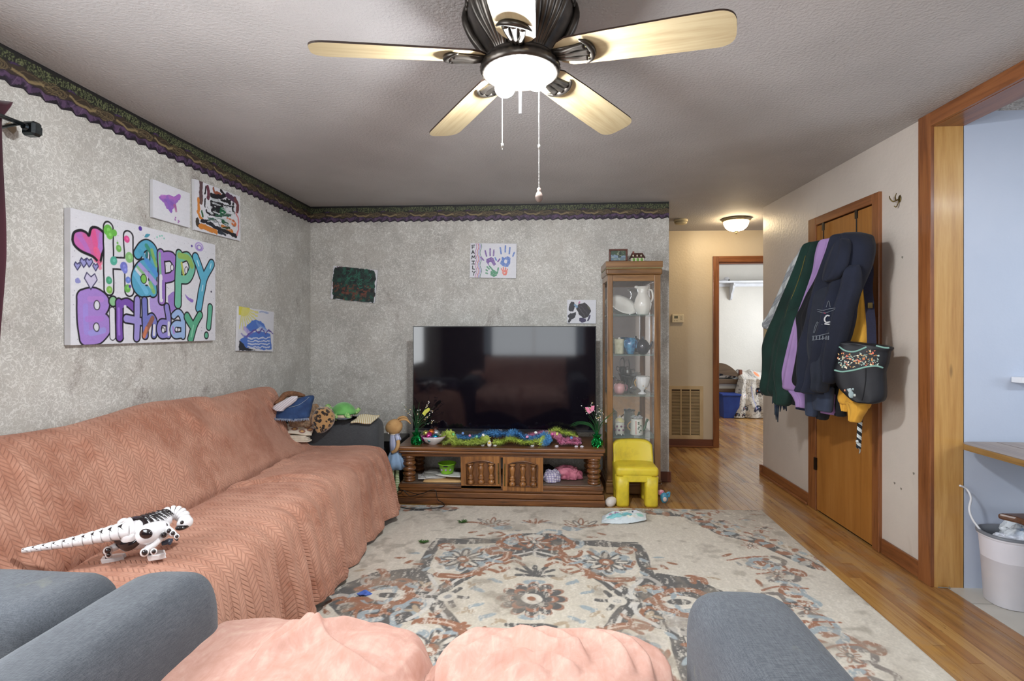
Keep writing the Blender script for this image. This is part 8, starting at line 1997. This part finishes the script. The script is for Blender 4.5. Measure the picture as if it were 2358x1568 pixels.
# fringed scarf ends below the green jacket
m_fr = M('navy_fringe', (28, 32, 58), (44, 60, 66), scale=120, rough=.95)
fs = MB(); rr_ = random.Random(2)
for x, y0, x1, y1 in ((120, 1090, 120, 1230), (126, 1095, 138, 1275), (134, 1100, 128, 1260), (146, 1110, 140, 1240), (155, 1120, 152, 1210), (112, 1095, 104, 1160), (172, 1160, 176, 1200), (184, 1155, 192, 1206), (192, 1150, 186, 1190)):
    fs.add(*tube([onD(*K(x, y0), dline(.04)(K(x, 0)[0])), onD(*K((x+x1)/2+rr_.uniform(-4, 4), (y0+y1)/2), dline(.05)(K(x, 0)[0])), onD(*K(x1, y1), dline(.04)(K(x, 0)[0]))], [.007, .008, .003], 6, 5))
o = fs.build('fringed_scarf', m_fr, None, smooth=True); tag(o, 'dark fringed scarf ends hanging out below the green jacket', 'scarf', kind='thing')

# --- shoulder bag
bag = empty('shoulder_bag', onD(*K(660, 800), 2.95), label='black shoulder bag with mint trim and printed band hanging from the door', cat='bag')
m_bag = M('black_nylon', (16, 18, 26), (11, 12, 18), scale=8, rough=.55, bump=.2, bscale=400); m_mint = M('mint_trim', (128, 168, 156), rough=.7)
BD = lambda off: (lambda px: dline(off)(px))
BA = np.array(onD(*K(500, 900), 2.98)); 
def bag_line(off):
    A = np.array((1.66, 3.12)); B = np.array((1.885, 2.90)); D_ = (B-A)/np.linalg.norm(B-A); Nn = np.array((-D_[1], D_[0])); Nn = Nn if Nn[1] < 0 else -Nn
    def f(px):
        r = ray(px, 800); t, s_ = np.linalg.solve(np.array([[r[0], -D_[0]], [r[1], -D_[1]]]), A+Nn*off); return t
    f.lat = (D_[0], D_[1], 0.); return f
bl = bag_line(0)
body = rows_loft('bag_body', KR([(770, 520, 560), (800, 516, 832), (840, 515, 832), (900, 502, 822), (950, 487, 805), (1000, 493, 806), (1060, 512, 810), (1110, 560, 808), (1140, 598, 790), (1158, 640, 740)]), 3, .065, m_bag, bag, n=60, fold=.02, nf=5, e=.6, dfn=bl, lat=bl.lat)
kids = [body]; _BT.clear()
def strip(pts, r, mat, name, flat=.35):
    S = spl([K(*p) for p in pts], 5); W = [on_obj([body], *q, lift=.001) for q in S]; W = [w for w in W if w is not None]
    if len(W) > 2: MB().add(*tube(W, r, 8)).build(name, mat, body, smooth=True)
strip([(520, 806), (560, 832), (620, 836), (690, 808)], .0045, m_mint, 'trim'); strip([(750, 800), (800, 812), (830, 814)], .0045, m_mint, 'trim'); strip([(492, 952), (540, 962), (620, 950), (690, 932), (750, 926), (792, 938)], .005, m_mint, 'trim'); strip([(772, 904), (818, 908)], .0035, m_mint, 'trim')
strip([(686, 942), (684, 1020), (672, 1100), (662, 1140)], .0025, M('seam_black', (8, 8, 12), rough=.8), 'seam')
# printed band: many small leaves, toadstools and blooms as flat patches
rng = random.Random(21); pc = [(226, 214, 190), (196, 132, 76), (150, 176, 160), (206, 110, 90), (170, 190, 180), (214, 176, 120), (120, 146, 140)]
pm = [M('print_%s' % n_, c, c, rough=.8) for n_, c in zip(('cream', 'ochre', 'sage', 'coral', 'mint', 'sand', 'teal'), pc)]
patches = {i: MB() for i in range(7)}
for i in range(150):
    x = rng.uniform(512, 770); y = rng.uniform(835-(x-690)*.2 if x > 690 else 845, 940-(x-500)*.05)
    if x > 740 and y < 815: continue
    w = on_obj([body], *K(x, y), lift=-.002)
    if w is None: continue
    a = rng.uniform(0, PI); s_ = rng.uniform(.004, .009); L_ = np.array(bl.lat); U_ = np.array((0, 0, 1.)); 
    dx = (math.cos(a)*L_+math.sin(a)*U_)*s_; dy = (-math.sin(a)*L_+math.cos(a)*U_)*s_*rng.uniform(.3, .6); nn = np.array((bl.lat[1], -bl.lat[0], 0)); nn = nn if nn[1] < 0 else -nn
    V = [w-dx+nn*.003, w-dx*.3+dy+nn*.003, w+dx+nn*.003, w-dx*.3-dy+nn*.003, w-nn*.004]
    patches[i % 7].add(V, [(0, 1, 2, 3), (1, 0, 4), (2, 1, 4), (3, 2, 4), (0, 3, 4)])
for i, mb in patches.items():
    if mb.V: o = mb.build('printed_motif', pm[i], body); o['kind'] = 'stuff'
# embroidered koala-like animal with leaves
for (x, y, s_, c) in ((598, 1105, .020, (150, 166, 168)), (590, 1080, .015, (162, 176, 178)), (576, 1074, .007, (150, 166, 168)), (607, 1070, .007, (150, 166, 168)), (592, 1083, .0045, (214, 190, 180)), (560, 1110, .008, (120, 150, 130)), (545, 1095, .007, (140, 166, 140)), (556, 1078, .006, (206, 140, 110)), (618, 1108, .008, (190, 196, 190))):
    w = on_obj([body], *K(x, y), lift=0)
    if w is not None: MB().add(*ellip(w, (s_*.9, s_*.35+.001, s_), 12, 8)).build('embroidery', M('embroidery_thread', c, c, rough=.9), body, smooth=True)
def band(pts, w, name, mat, off=0, th=.004, par=bag):
    """flat strap through picture points (x, y, distance)"""
    S = spl(pts, 6); W = np.array([onD(*K(x, y), d) for x, y, d in S]); V = []; F = []
    for i in range(len(W)):
        t = W[min(i+1, len(W)-1)]-W[max(i-1, 0)]; t /= np.linalg.norm(t); v = W[i]-np.array((0, 0, H)); v /= np.linalg.norm(v); s_ = np.cross(t, v); s_ /= np.linalg.norm(s_); q = np.cross(s_, t)
        for a, b in ((-1, -1), (1, -1), (1, 1), (-1, 1)): V.append(tuple(W[i]+s_*w/2*a+q*th/2*b))
    for i in range(len(W)-1):
        for j in range(4): F.append((i*4+j, i*4+(j+1) % 4, i*4+4+(j+1) % 4, i*4+4+j))
    F += [(3, 2, 1, 0), tuple(range(len(V)-4, len(V)))]
    return MB().add(V, F).build(name, mat, par)
m_strap = M('strap_webbing', (24, 24, 50), (18, 18, 38), scale=100, rough=.8)
band([(665, 120, 3.02), (690, 220, 3.00), (705, 330, 2.98), (700, 440, 2.97), (708, 540, 2.96), (718, 660, 2.94), (722, 760, 2.92), (722, 858, 2.90)], .044, 'strap', m_strap)
band([(660, 130, 3.02), (648, 260, 3.00), (620, 420, 2.98), (595, 560, 2.99), (565, 700, 3.02), (545, 790, 3.05)], .036, 'strap', m_strap)
box('buckle', (-.012, -.004, -.016), (.012, .004, .016), m_brass, bag, bevel=.002).location = (0, 0, 0)
bk = bpy.data.objects['buckle']; bk.matrix_parent_inverse = wm(bag).inverted(); bk.location = onD(*K(712, 550), 2.935)
MB().add(*tube([onD(*K(622, 446), 2.955), onD(*K(622, 456), 2.955)], .008, 6)).build('strap_label', m_prw, bag)
# braided key lanyard below the mustard hoodie
lan = empty('braided_lanyard', onD(*K(650, 1255), 3.05), label='black and white braided lanyard hanging below the mustard hoodie', cat='lanyard')
m_lw = M('lanyard_white', (200, 206, 206), rough=.9); m_lb = M('lanyard_black', (28, 34, 40), rough=.9)
for s, mt in ((0, m_lw), (PI, m_lb), (PI/2, m_lw), (3*PI/2, m_lb)):
    P_ = []
    for i in range(40):
        q = i/39; c = np.array(onD(*K(650-9*q, 1252+185*q), 3.03)); a = q*26+s; P_.append(c+np.array((math.cos(a)*.009, math.sin(a)*.006, 0)))
    MB().add(*tube(P_, .0052, 6)).build('braid_strand', mt, lan, smooth=True)
MB().add(*tube([onD(*K(641, 1435), 3.03), onD(*K(650, 1450), 3.03), onD(*K(645, 1472), 3.03)], [.004, .005, .003], 6, 3)).build('clasp', M('steel_clasp', (180, 180, 176), rough=.35, metal=.9), lan, smooth=True)
MB().add(*ellip(onD(*K(632, 1395), 3.02), (.008, .008, .008), 10, 8)).build('bead', m_lw, lan, smooth=True)

# ================================================================== KITCHEN
# light switch plate half hidden by the plaid shirt
sw = empty('light_switch', onX(1768, 768, XR), label='cream light switch plate peeking out beside the plaid sleeve', cat='light switch')
p = onX(1764, 760, XR-.004); box('plate', (XR-.006, p[1]-.035, p[2]-.11), (XR-.0005, p[1]+.035, p[2]+.01), m_cr, sw, bevel=.002)
# table
tb = empty('kitchen_table', (2.6, 2.4, 0), label='wood laminate kitchen table with a rounded corner beyond the opening', cat='table')
tz = .757
m_lam = wood('laminate_top', (150, 130, 112), (118, 98, 82), 1, .5, rough=.35, c3=(164, 144, 126)); m_lame = wood('table_edge', (146, 112, 66), (116, 84, 46), 1, 1, rough=.4)
x0, x1, y0, y1, r_ = 2.085, 2.95, 1.55, 2.79, .07
out = []
for cx, cy, a0 in ((x1-r_, y1-r_, 0), (x0+r_, y1-r_, PI/2), (x0+r_, y0+r_, PI), (x1-r_, y0+r_, 3*PI/2)):
    for k in range(7): a = a0+k*PI/12; out.append((cx+r_*math.cos(a), cy+r_*math.sin(a)))
V, F = slab(out, .028); MB().add([(a, b, c+tz-.032) for a, b, c in V], F).build('table_edge', m_lame, tb, bevel=.002)
V, F = slab([( (a-2.5)*.997+2.5, (b-2.2)*.997+2.2) for a, b in out], .003); MB().add([(a, b, c+tz-.004) for a, b, c in V], F).build('table_top', m_lam, tb)
for k in range(4): box('plank_line', (x0+.19*(k+1), y0+.01, tz-.0012), (x0+.19*(k+1)+.003, y1-.01, tz-.0006), M('line_dark', (96, 78, 64), rough=.6), tb)
for x, y in ((x1-.12, y1-.12), (x1-.12, y0+.1)): box('leg', (x, y, .002), (x+.05, y+.05, tz-.03), m_lame, tb)
for y in (y0+.1,): box('leg', (x0+.35, y, .002), (x0+.40, y+.05, tz-.03), m_lame, tb)
# chair tucked under it
kc = empty('kitchen_chair', (2.38, 2.45, 0), label='dark brown wooden chair tucked under the kitchen table beside the bin', cat='chair')
m_kc = wood('chair_brown', (92, 60, 42), (64, 40, 28), 0, 1, rough=.35)
cx, cy = onZ(2300, 1182, .45)[:2]
V, F = slab([(cx+.0, cy+.01), (cx+.04, cy-.05), (cx+.05, cy-.38), (cx+.42, cy-.40), (cx+.44, cy-.02), (cx+.40, cy+.03)], .03); MB().add([(a, b, c+.42) for a, b, c in V], F).build('seat', m_kc, kc, bevel=.01)
for x, y in ((cx+.30, cy-.05), (cx+.10, cy-.30), (cx+.36, cy-.34)): MB().add(*tube([(x, y, .43), (x, y, .01)], [.018, .014], 10)).build('leg', m_kc, kc, smooth=True)
MB().add(*tube([(cx+.23, cy-.0, .44), (cx+.25, cy+.02, .62), (cx+.26, cy+.03, .70)], [.016, .015, .014], 10)).build('back_post', wood('chair_post', (146, 96, 60), (110, 70, 42), 2, 1), kc, smooth=True)
# oval white bin with grey rim and liner
bn_c = np.array((2.275, 2.675)); m_bin = M('bin_white', (218, 216, 222), (206, 204, 212), scale=4, rough=.35)
bn = empty('waste_bin', (bn_c[0], bn_c[1], 0), label='white oval plastic waste bin with a grey rim against the blue kitchen wall', cat='bin')
el = lambda s, z, sx=.142, sy=.108: [(bn_c[0]+sx*s*math.copysign(abs(math.cos(2*PI*k/40))**.8, math.cos(2*PI*k/40)), bn_c[1]+sy*s*math.copysign(abs(math.sin(2*PI*k/40))**.8, math.sin(2*PI*k/40)), z) for k in range(40)]
def rings(R_, name, mat, par, cap=True):
    V = [p for r in R_ for p in r]; n = 40; F = [(i*n+j, i*n+(j+1) % n, (i+1)*n+(j+1) % n, (i+1)*n+j) for i in range(len(R_)-1) for j in range(n)]
    if cap: F.append(tuple(reversed(range(n))))
    return MB().add(V, F).build(name, mat, par, smooth=True)
rings([el(.80, .002), el(.84, .006), el(.97, .315), el(1.02, .322), el(1.03, .332), el(1.0, .334), el(.985, .32), el(.82, .02)], 'bin_body', m_bin, bn)
rings([el(1.05, .331), el(1.06, .340), el(1.02, .345), el(.93, .342), el(.90, .30), el(.88, .24)], 'rim', M('bin_grey', (112, 116, 124), rough=.45), bn, cap=False)
box('rim_tab', (bn_c[0]+.0, bn_c[1]-.118, .320), (bn_c[0]+.06, bn_c[1]-.108, .338), M('tab_grey', (84, 86, 94), rough=.45), bn, bevel=.003)
tp = NT('clear_bag'); tp.b.inputs['Base Color'].default_value = (.85, .9, .95, 1); tp.b.inputs['Alpha'].default_value = .5; tp.b.inputs['Roughness'].default_value = .15; tp.bump(tp.noise(tp.coord(), 40, 3), .7, .01)
heap('plastic_bag', (bn_c[0]+.035, bn_c[1], .33), (.075, .06, .055), tp.m, 'crinkled clear plastic bag sticking out of the white bin', 'bag', seed=3, rough=.5, freq=4)
heap('tissue', (bn_c[0]-.0, bn_c[1]-.03, .305), (.10, .06, .03), M('tissue_white', (216, 220, 230), (196, 202, 216), scale=30, rough=.9), 'crumpled white tissue inside the white bin', 'tissue', seed=8, rough=.5, freq=4)
heap('wrapper', (bn_c[0]+.02, bn_c[1]-.02, .35), (.025, .02, .02), M('blue_wrapper', (150, 178, 214), rough=.6), 'light blue scrap on top of the rubbish in the white bin', 'wrapper', seed=5, rough=.4)
cable([onD(2210, 1118, 2.66), onD(2226, 1126, 2.66), onD(2236, 1146, 2.64), onD(2232, 1172, 2.62), onD(2240, 1196, 2.60), onD(2262, 1226, 2.57)], .0052, 'white cable dropping into the white bin beside the kitchen wall', M('cable_white', (214, 216, 222), rough=.5))
p = onY(2345, 872, YJ-.03)
tag(box('wall_ledge', (p[0]-.01, YJ-.06, p[2]-.02), (p[0]+.6, YJ-.001, p[2]+.008), m_white, None, bevel=.002), 'small white ledge on the blue kitchen wall at the right picture edge', 'shelf')
# paint chips by the jamb
tag(MB().add(*tube([onZ(2165, 1347, .006), onZ(2185, 1350, .006), onZ(2188, 1354, .006), onZ(2160, 1352, .006)], .0025, 4)).build('splinter', M('splinter_grey', (130, 126, 116), rough=.9), None), 'small splinter of wood on the tile by the pine jamb', 'splinter')
# crayon marks and dents on right wall
for k, (px, py) in enumerate(((2104, 1090), (2060, 1112), (2075, 1125), (2078, 592))):
    a = onX(px, py, XR-.0006); tag(MB().add([(XR-.0008, a[1]+.008*math.cos(q), a[2]+.007*math.sin(q)*(1+.4*math.sin(3*q))) for q in np.linspace(0, 2*PI, 9)[:-1]], [tuple(range(8))]).build('wall_scuff', M('scuff_grey', (128, 120, 110), rough=.9), None), kind='structure')
